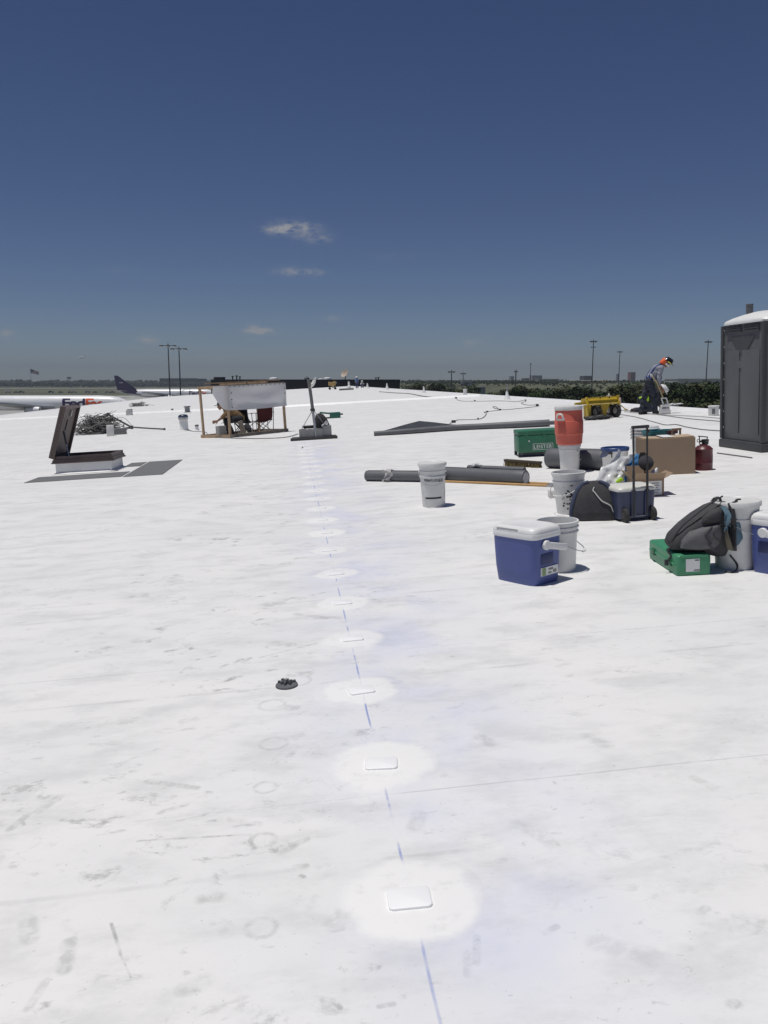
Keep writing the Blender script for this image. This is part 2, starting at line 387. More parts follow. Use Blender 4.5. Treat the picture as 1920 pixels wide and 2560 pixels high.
J = [(X0+.4, 61.6, 0)]+[roof_pt(*q) for q in ((0, 1051), (156, 1043), (420, 1031), (714, 1018), (900, 1007), (1100, 996))]
J = sorted(J, key=lambda p: p[0]); J.append(Vector((X1-.4, J[-1][1]-.4, 0)))
strip('expansion_joint', J, .55, .12, edge_m, roof, .003)
# membrane sheets, each lapped over the one before (near part of the roof; the plain deck goes on behind)
for i in range(-3, 12):
    y0 = i*1.61+1.22; y1 = (i+1)*1.61+1.34; bm = nb(); n = 40
    for k in range(n):
        xa = X0+.4+(X1-X0-.8)*k/n; xb = X0+.4+(X1-X0-.8)*(k+1)/n; ya, yb = (y0+.006*noise.noise(Vector((x*1.5, i*3.1, 0))) for x in (xa, xb))
        q = [(xa, ya, .0062), (xb, yb, .0062), (xb, y1, .0046), (xa, y1, .0046)]
        top = [bm.verts.new((x, y, rz(x)+z)) for x, y, z in q]; bm.faces.new(top)
        lo = [bm.verts.new((x, y-.004, rz(x)+z-.0016)) for x, y, z in q[:2]]; bm.faces.new((top[0], top[1], lo[1], lo[0]))
    finish(bm, 'membrane_sheet', MR, roof, 0)
# round heat-welded patches with a plate under each
patch_m = roof_material(True)
plate_m = M('cover_plate_white', (.87, .875, .875), .45, var=.02, scale=3, bump=.02)
YS = [2.2, 3.07, 3.87, 4.70, 5.51, 6.39, 7.32, 8.20, 8.99]+[8.99+.845*k for k in range(1, 14)]
rnd = random.Random(3)
for i, y in enumerate(YS):
    x = .325+rnd.uniform(-.012, .02); bm = nb(); n = 40; c = bm.verts.new((0, 0, .0030)); ph = rnd.uniform(0, 9); rot = rnd.uniform(-.12, .12)
    r0 = rnd.uniform(.20, .225); ring = []; ring2 = []
    for k in range(n):
        a = 2*math.pi*k/n; r = r0*(1+.06*noise.noise(Vector((math.cos(a)*1.3+ph, math.sin(a)*1.3, i)))+.03*math.sin(2*a+ph))
        ring.append(bm.verts.new((r*math.cos(a), r*math.sin(a), .0014))); ring2.append(bm.verts.new(((r+.035)*math.cos(a), (r+.035)*math.sin(a), -.0045)))
    for k in range(n):
        bm.faces.new((c, ring[k], ring[(k+1) % n])); bm.faces.new((ring[k], ring2[k], ring2[(k+1) % n], ring[(k+1) % n]))
    p = finish(bm, 'membrane_patch', patch_m, roof, 60); put(p, (x, y, rz(x)+.0068)); 
    bm = nb(); box(bm, (0, 0, .006), (.128, .10, .009), Matrix.Rotation(rot, 3, 'Z'), .0)
    vert = [e for e in bm.edges if abs(e.verts[0].co.z-e.verts[1].co.z) > .005]
    bmesh.ops.bevel(bm, geom=vert, offset=.016, segments=4, profile=.5, affect='EDGES')
    topf = [e for e in bm.edges if e.verts[0].co.z > .008 and e.verts[1].co.z > .008 and len(e.link_faces) == 2 and abs(e.link_faces[0].normal.z-e.link_faces[1].normal.z) > .5]
    bmesh.ops.bevel(bm, geom=topf, offset=.004, segments=2, profile=.5, affect='EDGES')
    finish(bm, 'cover_plate', plate_m, p, 50)

# ------------------------------------------------------------------ ground, apron, roads
def gz(x, y):
    """terrain: flat round the hall, rising far off to the right"""
    s = min(1, max(0, (x+.12*y-60)/160)); s = s*s*(3-2*s); d = min(1, max(0, (math.hypot(x, y)-180)/520)); d = d*d*(3-2*d)
    far = min(1, max(0, (math.hypot(x, y)-700)/1500))
    return GZ+(10.2*s*d)+far*1.5
grass_m = M('dry_grass', (.095, .102, .052), .95, var=.5, scale=.012, bump=.0)
bm = nb(); rad = [0, 30, 60, 100, 150, 200, 260, 330, 420, 520, 640, 800, 1000, 1300, 1700, 2200, 3000, 4200, 6000, 7500]; na = 72; rings = []
for r in rad:
    rings.append([bm.verts.new((r*math.sin(2*math.pi*k/na), r*math.cos(2*math.pi*k/na), gz(r*math.sin(2*math.pi*k/na), r*math.cos(2*math.pi*k/na)))) for k in range(na)] if r else [bm.verts.new((0, 0, GZ))])
for A, B in zip(rings, rings[1:]):
    for k in range(na):
        if len(A) == 1: bm.faces.new((A[0], B[k], B[(k+1) % na]))
        else: bm.faces.new((A[k], B[k], B[(k+1) % na], A[(k+1) % na]))
struct(finish(bm, 'ground', grass_m, None, 60))
conc_m = M('apron_concrete', (.36, .36, .34), .85, var=.16, scale=.03, bump=.0)
def sheet(name, pts, z, mat):
    bm = nb(); bm.faces.new([bm.verts.new((x, y, z)) for x, y in pts]); return struct(finish(bm, name, mat, None, 0))
sheet('apron', [(-420, -80), (14, -80), (14, 200), (-6, 420), (-20, 780), (-420, 690)], GZ+.08, conc_m)
def band(name, t0, t1, x0, x1, z, mat):
    a = at(x0, 955, t0); b = at(x1, 955, t0); c = at(x1, 955, t1); d = at(x0, 955, t1)
    return sheet(name, [(p.x, p.y) for p in (a, b, c, d)], z, mat)
asph_m = M('asphalt', (.075, .075, .075), .9, var=.2, scale=.1, bump=0)
band('road', 868, 905, -700, 640, GZ+.35, asph_m)
band('runway', 1330, 1420, -700, 640, GZ+1.2, M('runway_concrete', (.33, .32, .29), .9, var=.1, scale=.03, bump=0))
# ------------------------------------------------------------------ shared object materials
white_pl = M('white_plastic', (.72, .72, .70), .38, var=.05, scale=5, bump=.01)
white_dirty = M('white_plastic_used', (.68, .68, .66), .45, var=.08, scale=6, bump=.02, dirt=.25)
wire_m = M('wire_steel', (.35, .35, .36), .4, .8, bump=0)
black_m = M('black_plastic', (.034, .034, .037), .5, bump=.02)
dark_cloth = M('black_cloth', (.045, .045, .049), .95, var=.3, scale=14, bump=.2)
navy_cloth = M('navy_cloth', (.048, .06, .105), .9, var=.25, scale=14, bump=.2)
wood_m = M('lumber', (.42, .30, .19), .8, var=.22, scale=9, bump=.1)
grey_wood = M('weathered_lumber', (.26, .22, .18), .85, var=.25, scale=9, bump=.1)
block_m = M('concrete_block', (.30, .30, .29), .95, var=.16, scale=18, bump=.3)
grey_roll = M('grey_membrane', (.115, .12, .13), .55, var=.1, scale=5, bump=.03)
card_m = M('cardboard', (.30, .215, .145), .85, var=.08, scale=4, bump=.04)
tyre_m = M('rubber', (.03, .03, .03), .8, bump=.1)
ink_m = M('dark_print', (.03, .03, .035), .7, bump=0)
greyink_m = M('grey_print', (.16, .16, .17), .7, bump=0)
paper_m = M('white_label', (.75, .75, .74), .6, var=.04, bump=0)

def arc_label(bm_in, r0, r1, z0, h0, ang, sc=1.):
    """wrap flat (x, y) mesh round a cone: radius r0 at z0, r1 at z0+h0"""
    bmesh.ops.subdivide_edges(bm_in, edges=[e for e in bm_in.edges if e.calc_length() > .03], cuts=2, use_grid_fill=False)
    for v in bm_in.verts:
        z = z0+v.co.y; r = r0+(r1-r0)*(v.co.y+h0/2)/h0+.0015; a = ang+v.co.x/r
        v.co = Vector((r*math.sin(a), -r*math.cos(a), z))
    return bm_in
def rect_bm(x0, x1, y0, y1, n=6):
    bm = nb()
    for k in range(n):
        a = x0+(x1-x0)*k/n; b = x0+(x1-x0)*(k+1)/n
        bm.faces.new([bm.verts.new((x, y, 0)) for x, y in ((a, y0), (b, y0), (b, y1), (a, y1))])
    return bm
def join_bm(bms):
    o = nb()
    for b in bms:
        me = bpy.data.meshes.new('j'); b.to_mesh(me); b.free(); o.from_mesh(me); bpy.data.meshes.remove(me)
    return o
def bucket(label, h=.37, rt=.148, rb=.128, ribs=((.0, .012), (.045, .008), (.08, .008)), lid=False, mat=white_pl, open_top=True, bail='down', bail_ang=0., collar=0., grip=True, cat='bucket', group=None):
    t = empty('bucket', label, cat, group); bm = nb()
    R_ = lambda z: rb+(rt-rb)*z/h
    pr = [(0, .004), (rb-.012, .004), (rb-.006, 0), (rb, .006)]
    zs = sorted([h-r[0] for r in ribs])
    for z in zs:
        e = [r[1] for r in ribs if abs(h-r[0]-z) < 1e-6][0]
        if z < h-.001: pr += [(R_(z)-.0, z-.014), (R_(z)+e, z-.012), (R_(z)+e, z-.001), (R_(z), z+.001)]
    if collar: pr += [(R_(h-collar), h-collar), (R_(h)+.004, h-collar+.004)]
    pr += [(R_(h)+.002, h-.022), (R_(h)+.010, h-.020), (R_(h)+.011, h-.004), (R_(h)+.007, h)]
    if open_top and not lid: pr += [(R_(h)-.003, h), (R_(h)-.005, h-.01), (rb-.004, .012), (0, .012)]
    else: pr += [(0, h-.004)]
    lathe(bm, pr, 40); body = finish(bm, 'body', mat, t, 35)
    if lid:
        bm = nb(); rl = R_(h)+.014
        lathe(bm, [(rl-.002, h-.026), (rl, h-.024), (rl+.001, h+.004), (rl-.004, h+.012), (rl-.012, h+.013), (rl-.018, h+.007), (rl-.05, h+.006), (0, h+.007)], 40)
        finish(bm, 'lid', mat, t, 35)
    zb = h-.095; rr = R_(zb)+.008; bm = nb()
    pts = []
    ca, sa = math.cos(bail_ang), math.sin(bail_ang)
    for k in range(21):
        a = math.pi*k/20
        if bail == 'down': x, y, z = -rr*math.cos(a)*1.03, -.05*math.sin(a)-rr*math.sin(a)*1.0, zb-.135*math.sin(a)**.8
        else: x, y, z = -rr*math.cos(a), 0, zb+.16*math.sin(a)
        pts.append((x*ca-y*sa, x*sa+y*ca, z))
    tube(bm, pts, .0032, 6); bl = finish(bm, 'bail', wire_m, t)
    bm = nb()
    for s in (-1, 1):
        q = Vector((s*(rr-.004)*ca, s*(rr-.004)*sa, zb)); box(bm, q, (.026, .026, .026), Matrix.Rotation(bail_ang, 3, 'Z'), .005)
    finish_each(bm, 'bail_ear', mat, t)
    if bail == 'down' and grip:
        i = 10; bm = nb(); tube(bm, pts[8:13], .008, 8); finish(bm, 'grip', mat, bl)
    return t
def cooler(label, w=.43, d=.27, h=.40, body=(.07, .10, .30), sticker=True):
    t = empty('cooler', label, 'cooler', None); bm = nb(); hb = h*.80
    loft(bm, [(0, 0, .0, w*.455, d*.44, 6), (0, 0, .006, w*.465, d*.45, 6), (0, 0, hb*.35, w*.485, d*.475, 7), (0, 0, hb*.8, w*.497, d*.492, 7), (0, 0, hb, w*.5, d*.497, 7)], 48)
    finish(bm, 'body', M('cooler_blue', body, .42, var=.08, scale=5, bump=.03, dirt=.16), t, 40)
    wm_ = M('cooler_white', (.74, .74, .73), .4, var=.04, scale=5, bump=.01, dirt=.10)
    bm = nb(); loft(bm, [(0, 0, hb-.002, w*.507, d*.507, 7), (0, 0, hb+.006, w*.512, d*.513, 7), (0, 0, hb+.036, w*.512, d*.513, 7), (0, 0, hb+.040, w*.505, d*.505, 7)], 48); lid = finish(bm, 'rim', wm_, t, 40)
    bm = nb(); loft(bm, [(0, 0, hb+.041, w*.508, d*.508, 7), (0, 0, hb+.056, w*.508, d*.506, 6), (0, 0, hb+.072, w*.49, d*.48, 5), (0, 0, hb+.080, w*.45, d*.42, 4.5), (0, 0, hb+.081, w*.40, d*.35, 4.5), (0, 0, hb+.076, w*.37, d*.31, 4.5)], 48)
    lid = finish(bm, 'lid', wm_, t, 50)
    bm = nb(); box(bm, (-w*.1, -d*.506, hb+.062), (w*.5, .004, .004)); finish(bm, 'finger_slot_shade', M('lid_slot_shade', (.35, .35, .34), .6, bump=0), lid)  # grey strip painting the shade of a slot on the closed lid
    # swing handle pivoted at both ends, lying back
    bm = nb()
    for s in (-1, 1):
        xx = s*(w*.5+.014)
        prism(bm, [], 0, 0) if False else None
        A = Vector((xx, -d*.12, hb*.86)); B = Vector((xx, d*.55, hb*.72))
        box(bm, (A+B)/2, (.020, (B-A).length, .05), Matrix.Rotation(math.atan2(B.z-A.z, B.y-A.y), 3, 'X'), .006)
        lathe(bm, [(0, -.014), (.030, -.014), (.034, -.010), (.034, .010), (.030, .014), (0, .014)], 20, A, Matrix.Rotation(R(90), 4, 'Y'))
    tube(bm, [(-w*.5-.014, d*.55, hb*.72), (0, d*.58, hb*.715), (w*.5+.014, d*.55, hb*.72)], .018, 8)
    finish(bm, 'handle', wm_, t)
    for s in (-1, 1):
        bm = nb(); box(bm, (s*w*.486, -d*.05, hb*.56), (.012, d*.42, .085), None, .005); finish(bm, 'grip_recess_shade', M('cooler_blue_shaded', (.022, .035, .13), .5, bump=0), t)  # plate in darker blue, painting the shade of a hand grip recess
    if sticker:
        bm = nb(); box(bm, (w*.492, d*.02, hb*.30), (.012, d*.56, .060)); lb = finish(bm, 'sticker', paper_m, t)
        rr = random.Random(2)
        for k, (u, v_, a, b_, c) in enumerate(((-.36, 0, .22, .056, (.25, .33, .16)), (.05, .012, .26, .014, (.2, .2, .2)), (.28, -.008, .2, .024, (.3, .28, .25)), (-.02, -.014, .2, .014, (.24, .3, .2)))):
            bm = nb(); box(bm, (w*.493, d*.02+u*d*.56, hb*.30+v_), (.0125, a*d*.56, b_)); finish(bm, 'print', M('sticker_print%d' % k, c, .6, bump=0), lb)
    return t

# --- foreground right: blue cooler and open bucket
c1 = cooler('blue cooler with white lid, sticker on its end, beside an open white bucket', .41, .315, .425)
putxy(c1, 1.70, 5.755, -58)
b1 = bucket('open white bucket with two ribs and drooping bail, behind the nearer blue cooler', .385, .152, .132, ribs=((.0, .01), (.04, .011), (.075, .011)), bail_ang=R(62))
put(b1, (2.00, 5.98, rz(2.00)), 0)
# notch in pry-off rim
# --- labelled bucket
b2 = bucket('tall white bucket with printed label, lidded, standing alone by the grey rolls', .505, .152, .130, ribs=((.0, .01), (.075, .006), (.135, .012)), lid=True, bail_ang=R(-8), grip=False, mat=white_dirty)
put(b2, (1.64, 9.42, rz(1.64)), 0)
rl = lambda z: .130+.022*z/.505
bt = fit(text_bm('PERMAFLASH', .05, .0008), w=.165, h=.034); finish(arc_label(bt, rl(.31), rl(.33), .325, .03, R(-19)), 'lettering', ink_m, b2, 0)
finish(arc_label(rect_bm(.0, .075, -.024, .024), rl(.28), rl(.32), .325, .05, R(14)), 'colour_block', greyink_m, b2, 0)
finish(arc_label(rect_bm(-.115, .085, -.010, .010, 10), rl(.1), rl(.12), .118, .03, R(-4)), 'label_band', ink_m, b2, 0)
for k in range(6):
    finish(arc_label(rect_bm(-.02, .02-.012*(k % 3 == 1), -.0022, .0022, 2), rl(.2), rl(.2), .245-.026*k, .01, R(62)), 'label_line', greyink_m, b2, 0)
lb = fit(text_bm('5 GAL', .02, .0003), w=.03); finish(arc_label(lb, rl(.28), rl(.29), .288, .03, R(33)), 'lettering', paper_m, b2, 0)
for q in list(b2.children)[-1:]: q.data.transform(Matrix.Diagonal((1.004, 1.004, 1, 1)))

# --- grey rolls lying on the roof
def roll(name, label, a, b, r, group=None, mat=grey_roll, core=None, spiral=True):
    a = Vector(a); b = Vector(b); t = empty(name, label, 'roll', group); t.location = a; d = b-a
    q = d.to_track_quat('Z', 'Y').to_matrix().to_4x4(); bm = nb(); L = d.length
    pr = [(0, .0), (r*.96, 0), (r, .012)]+[(r*(1+.012*math.sin(k*1.7)), L*k/10) for k in range(1, 10)]+[(r, L-.012), (r*.96, L), (0, L)]
    lathe(bm, pr, 32, (0, 0, 0), q); finish(bm, 'body', mat, t, 45)
    if spiral:     # the free outer flap of the sheet
        bm = nb(); n = 12
        ang = [R(20+60*k/n) for k in range(n+1)]; A = []; B = []
        for k, an in enumerate(ang):
            rr = r*1.012+.004+(.012 if k == 0 else 0)
            A.append(bm.verts.new(q @ Vector((rr*math.cos(an), rr*math.sin(an), .01)))); B.append(bm.verts.new(q @ Vector((rr*math.cos(an), rr*math.sin(an), L-.01))))
        for k in range(n): bm.faces.new((A[k], B[k], B[k+1], A[k+1]))
        finish(bm, 'loose_flap', mat, t, 60)
    if core:
        bm = nb(); lathe(bm, [(0, L+.001), (core, L+.003), (core, L-.004)], 24, (0, 0, 0), q); finish(bm, 'core_end', M('roll_core', (.45, .46, .47), .8, var=.2, scale=30, bump=.2), t)
    return t
def roof_xyz(px, py, dz=0): p = roof_pt(px, py); p.z += dz; return p
ra = roof_xyz(917, 1203, .082); rb_ = roof_xyz(1108, 1206, .082)
roll('membrane_roll', 'thin dark grey membrane roll tied with a pale rag, left of the labelled bucket', ra, rb_, .078)
ra2 = roof_xyz(1075, 1200, .10); rb2 = roof_xyz(1314, 1213, .10)
roll('membrane_roll', 'thick dark grey membrane roll with pale core showing at its right end', ra2, rb2, .098, core=.072)
roll('membrane_roll', 'thin dark grey roll wrapped in pale film, lying behind the thick roll', ra2+(rb2-ra2)*.42+Vector((.03, .12, .085)), ra2+(rb2-ra2)*.99+Vector((.03, .12, .085)), .045, spiral=False)
pm = M('pale_film', (.62, .62, .62), .5, var=.2, scale=20, bump=.2)
t = empty('film_wad', 'crumpled pale film tucked on top of the thick grey roll', 'film'); t.location = ra2+(rb2-ra2)*.52+Vector((.03, .10, .14))
bm = nb()
for k in range(5): ball(bm, (random.uniform(-.06, .09), random.uniform(-.03, .03), random.uniform(-.01, .01)), (.05, .035, .022), 2)
remesh(bm, 'film', pm, t, .010, 2, .012, 25)
# rag knot
t = empty('rag', 'pale grey rag knotted round the thin dark roll', 'rag'); t.location = ra+(rb_-ra)*.315
q = (rb_-ra).to_track_quat('Z', 'Y').to_matrix().to_4x4(); bm = nb()
for k in range(3):
    pts = [q @ Vector((.088*math.cos(2*math.pi*j/20), .088*math.sin(2*math.pi*j/20), (k-1)*.028+.012*math.sin(j))) for j in range(20)]
    tube(bm, pts, .014, 6, closed=True)
for k in range(5):
    s = Vector((random.uniform(-.04, .04), -.085, random.uniform(-.02, .05)))
    e = s+Vector((random.uniform(-.13, .13), -.02, random.uniform(-.09, .07)))
    capsule(bm, s, .022, e, .012)
remesh(bm, 'cloth', M('rag_cloth', (.45, .44, .43), .95, var=.2, scale=25, bump=.2), t, .009, 1, .01, 30)
# two wooden poles with metal ends
for k, (a, b, lab) in enumerate((((1112, 1207), (1366, 1218), 'nearer of two tan wooden tool poles lying in front of the rolls'), ((1120, 1202), (1372, 1213), 'farther of two tan wooden tool poles lying against the thick roll'))):
    A = roof_xyz(*a, .02); B = roof_xyz(*b, .02); t = empty('tool_pole', lab, 'pole', 'wooden poles by the rolls'); t.location = A; bm = nb()
    tube(bm, [(0, 0, 0), (B-A)*.5+Vector((0, 0, .002)), B-A], .0165, 10); finish(bm, 'shaft', M('pole_wood', (.50, .30, .12), .5, var=.15, scale=12, bump=.04), t)
    d = (B-A).normalized(); bm = nb(); tube(bm, [B-A, B-A+d*.10], .013, 10); tube(bm, [B-A+d*.10, B-A+d*.17], .008, 8); bar(bm, B-A+d*.16+Vector((0, -.05, .01)), B-A+d*.16+Vector((0, .05, .015)), .016)
    finish(bm, 'ferrule', M('ferrule_metal', (.5, .5, .5), .3, .9, bump=0), t)
# push broom head
A = roof_xyz(1262, 1167); B = roof_xyz(1352, 1170); t = empty('broom_head', 'push broom head with brown bristles lying in front of the green box', 'broom'); t.location = (A+B)/2
dv = B-A; an = math.atan2(dv.y, dv.x); bm = nb(); box(bm, (0, 0, .095), (dv.length, .085, .035), Matrix.Rotation(an, 3, 'Z'), .006); finish(bm, 'block', M('broom_block', (.06, .045, .03), .7), t)
bm = nb(); br = random.Random(4)
for k in range(420):
    u = br.uniform(-.49, .49)*dv.length; v_ = br.uniform(-.034, .034); p0 = Vector((u, v_, .085)); p1 = Vector((u+br.uniform(-.02, .02), v_*1.5+br.uniform(-.01, .01), br.uniform(.002, .012)))
    bar(bm, p0, p1, .007)
for vv in bm.verts: vv.co = Matrix.Rotation(an, 3, 'Z') @ vv.co
finish(bm, 'bristles', M('bristle', (.17, .13, .055), .9, var=.4, scale=20), t, 0)['kind'] = 'stuff'
# big grey roll behind
A = roof_xyz(1372, 1170, .155); B = roof_xyz(1520, 1176, .155); A = A+Vector((0, .0, 0))
r_ = roll('membrane_roll', 'fat dark grey roll lying behind the orange drink cooler', A, B, .15, core=None)
# dark dusty end of fat roll
# --- green tool chest
t = empty('tool_chest', 'green steel chest with white boxed lettering, behind the orange drink cooler', 'tool chest')
gm = M('green_paint', (.03, .155, .085), .5, var=.12, scale=6, bump=.03, dirt=.18)
Wc, Dc, Hc = .72, .50, .37
bm = nb(); box(bm, (0, 0, .07+Hc*.40), (Wc, Dc, Hc*.80), None, .008); finish(bm, 'body', gm, t)
bm = nb(); box(bm, (0, 0, .07+Hc*.80+.045), (Wc+.012, Dc+.012, .078), None, .012); ld = finish(bm, 'lid', gm, t)
bm = nb()
for k in (-.3, .12): box(bm, (k*Wc, -Dc/2-.008, .07+Hc*.80-.0), (.05, .018, .11), None, .003)
finish_each(bm, 'hasp', gm, t)
bm = nb(); lathe(bm, [(0, 0), (.016, 0), (.014, .012), (0, .014)], 12, (-.18, -Dc/2-.0, .27), Matrix.Rotation(R(90), 4, 'X')); finish(bm, 'rivet', M('pale_paint', (.7, .72, .66), .5), t)
bm = nb()
for x in (-.34, .34):
    for y in (-.2, .2): box(bm, (x, y, .035), (.05, .05, .069))
finish_each(bm, 'foot', black_m, t)
bm = nb(); box(bm, (0, 0, .05), (Wc*.8, Dc*.8, .04)); finish(bm, 'underframe', black_m, t)
lt = fit(text_bm('LEISTER', .1, .0012, space=1.15), w=.31, h=.062)
for v_ in lt.verts: v_.co = Vector((v_.co.x+.06, -Dc/2-.002, v_.co.y+.165))
finish(lt, 'lettering', paper_m, t, 0)
bm = nb()
for x0, x1, z0, z1 in ((-.175, .175, .048, .054), (-.175, .175, -.054, -.048), (-.175, -.169, -.048, .048), (.169, .175, -.048, .048)):
    box(bm, (.06+(x0+x1)/2, -Dc/2-.001, .165+(z0+z1)/2), (x1-x0, .002, z1-z0))
finish(bm, 'lettering_frame', paper_m, t, 0)
bm = nb(); tube(bm, curve_pts([(Wc/2, -.1, .33), (Wc/2+.05, -.1, .30), (Wc/2+.05, .1, .30), (Wc/2, .1, .33)], 4), .01, 8); finish(bm, 'side_handle', black_m, t)
put(t, roof_pt(1346, 1143)+Vector((.06, .28, .018)), -6)

# --- orange drink cooler on white bucket, stacked
b3 = bucket('upright white bucket carrying the orange drink cooler', .40, .150, .132, ribs=((.0, .006), (.03, .006), (.055, .006)), lid=True, mat=white_pl, bail_ang=R(120))
pb = roof_pt(1427, 1183)+Vector((.02, .1, .0)); pb.z = rz(pb.x); pb0 = pb; put(b3, pb, 0)
t = empty('drink_cooler', 'round orange-red drink cooler with white lid and handle standing on a bucket', 'drink cooler')
om = M('cooler_orange', (.60, .125, .085), .5, var=.07, scale=8, bump=.04)
bm = nb(); lathe(bm, [(0, 0), (.165, 0), (.176, .01), (.185, .12), (.190, .15), (.194, .156), (.196, .33), (.192, .338), (.188, .345), (.186, .50), (0, .50)], 44); finish(bm, 'body', om, t, 30)
bm = nb(); lathe(bm, [(.189, .492), (.192, .50), (.192, .535), (.186, .548), (.12, .556), (0, .556)], 44); finish(bm, 'lid', white_dirty, t, 30)
for sa in (R(218), R(38)):
    bm = nb(); px_, py_ = math.cos(sa), math.sin(sa); tn = Vector((-py_, px_, 0)); n0 = Vector((px_, py_, 0))
    tube(bm, curve_pts([n0*.19+tn*-.05+Vector((0, 0, .36)), n0*.215+tn*-.05+Vector((0, 0, .40)), n0*.22+tn*-.028+Vector((0, 0, .44)), n0*.22+tn*.028+Vector((0, 0, .44)), n0*.215+tn*.05+Vector((0, 0, .40)), n0*.19+tn*.05+Vector((0, 0, .36))], 5), .013, 8)
    bar(bm, n0*.205+tn*-.055+Vector((0, 0, .365)), n0*.205+tn*.055+Vector((0, 0, .365)), .026)
    finish(bm, 'handle', white_dirty, t)
put(t, Vector((pb0.x-.024, pb0.y, pb0.z+.413)), 0)
for v_ in t.children: v_.scale = (1.04, 1.04, 1.0)

# --- stained bucket, wood block, black bag
stm = M('white_plastic_stained', (.66, .66, .64), .5, var=.1, scale=9, bump=.03, dirt=.9)
b4 = bucket('white bucket with black splash stains, bail raised at its side, beside the black backpack', .44, .168, .122, ribs=((.0, .012), (.085, .006)), lid=False, mat=white_dirty, bail_ang=R(-52))
p = roof_pt(1430, 1288); put(b4, (p.x+.01, p.y+.12, rz(p.x+.01)), 0)
sr = random.Random(8)
for k in range(26):
    a0 = R(-14)+sr.gauss(0, .28); z_ = .19+sr.gauss(0, .05); s_ = sr.uniform(.003, .011) if k > 4 else sr.uniform(.010, .017)
    bm = nb(); m_ = 9
    bm.faces.new([bm.verts.new((s_*(1+.5*sr.random())*math.cos(2*math.pi*j/m_), s_*(1+.5*sr.random())*math.sin(2*math.pi*j/m_), 0)) for j in range(m_)])
    rr_ = .122+.046*z_/.44; finish(arc_label(bm, rr_, rr_, z_, .05, a0), 'splash', ink_m, b4, 0)
t = tag(finish(box(nb(), (0, 0, .05), (.30, .14, .10), None, .008), 'foam_block', M('pale_foam', (.68, .67, .63), .8, var=.08, scale=8), None), 'small pale block lying behind the stained white bucket', 'block')
putr(t, 1404, 1244, -8)

t = empty('backpack', 'black backpack with navy edges and pale piping, leaning by the stained bucket', 'backpack')
bm = nb(); loft(bm, [(0, .0, .0, .225, .10, 4), (0, 0, .02, .232, .125, 3.6), (0, .0, .10, .228, .13, 3.4), (-.0, .02, .20, .205, .125, 3.2), (-.005, .04, .29, .17, .11, 3), (-.01, .06, .345, .13, .085, 2.6), (-.01, .065, .375, .07, .05, 2.4)], 40, .012, 7.)
finish(bm, 'body', dark_cloth, t, 60)
def side_path(s, off=.0): return curve_pts([(s*.226, -.06, .015), (s*.224, -.075, .11), (s*.198, -.055, .21), (s*.165, -.03, .29), (s*.12, 0, .35), (s*.05, .01, .382)], 5)
for s in (-1, 1):
    bm = nb(); pts = side_path(s); tube(bm, pts, [.014+.012*math.sin(3.14*k/len(pts)) for k in range(len(pts))], 8); finish(bm, 'side_panel', navy_cloth, t, 60)
bm = nb(); tube(bm, curve_pts([(.0, -.055, .335), (-.012, -.072, .305), (.005, -.085, .285), (.03, -.1, .25), (.07, -.118, .205), (.115, -.118, .18), (.155, -.115, .15), (.175, -.105, .09)], 6), .0055, 6)
finish(bm, 'piping', M('reflective_tape', (.55, .55, .53), .5), t)
bm = nb()
for s in (-1, 1):
    pts = curve_pts([(s*.06, .13, .33), (s*.09, .19, .25), (s*.11, .18, .1), (s*.12, .12, .03)], 5); tube(bm, pts, .016, 6)
tube(bm, curve_pts([(.2, -.05, .03), (.27, -.1, .012), (.3, -.16, .01)], 4), .008, 6)
finish_each(bm, 'strap', navy_cloth, t)
bm = nb(); tube(bm, curve_pts([(.225, -.06, .22), (.235, -.075, .16), (.236, -.08, .10), (.235, -.085, .03)], 4), [.004]+[.011]*11+[.004], 6); finish(bm, 'reflective_strip', M('pale_strap', (.7, .7, .68), .6), t)
P = roof_pt(1497, 1304); put(t, (P.x-.0, P.y+.12, rz(P.x)), -18)
# --- wheeled navy cooler with pull handle
t = empty('wheeled_cooler', 'navy wheeled cooler with pale lid and tall black pull handle', 'cooler')
nm_ = M('cooler_navy', (.04, .052, .105), .45, var=.08, scale=5, bump=.02)
w_, d_, h_ = .40, .30, .30
bm = nb(); loft(bm, [(0, 0, .03, w_*.46, d_*.45, 7), (0, 0, .05, w_*.475, d_*.47, 7), (0, 0, h_, w_*.5, d_*.5, 7)], 44); finish(bm, 'body', nm_, t, 40)
lm_ = M('cooler_lid_cream', (.66, .65, .60), .45, var=.05, bump=.02)
bm = nb(); loft(bm, [(0, 0, h_, w_*.515, d_*.52, 7), (0, 0, h_+.02, w_*.518, d_*.525, 7), (0, 0, h_+.035, w_*.50, d_*.50, 6), (0, 0, h_+.05, w_*.42, d_*.40, 5), (0, 0, h_+.052, w_*.3, d_*.3, 4)], 44); finish(bm, 'lid', lm_, t, 40)
for s in (-1, 1):
    bm = nb(); lathe(bm, [(0, -.02), (.062, -.02), (.07, -.012), (.07, .012), (.062, .02), (0, .02)], 24, (s*(w_*.36), -d_*.5-.008, .07), Matrix.Rotation(R(90), 4, 'Y')); wh = finish(bm, 'wheel', tyre_m, t)
    bm = nb(); lathe(bm, [(0, -.022), (.03, -.022), (.034, 0), (.03, .022), (0, .022)], 16, (s*(w_*.36), -d_*.5-.008, .07), Matrix.Rotation(R(90), 4, 'Y')); finish(bm, 'hub', M('wheel_hub', (.06, .06, .065), .5), wh)
bm = nb(); bar(bm, (-w_*.2, -d_*.5-.006, .055), (w_*.2, -d_*.5-.006, .055), .006); finish(bm, 'axle_trim', M('trim_grey', (.35, .35, .36), .4), t)
bm = nb()
for s in (-1, 1): box(bm, (s*.072+.02, -d_*.5-.004, .18), (.05, .02, .26), None, .006)
finish_each(bm, 'handle_sleeve', nm_, t)
bm = nb()
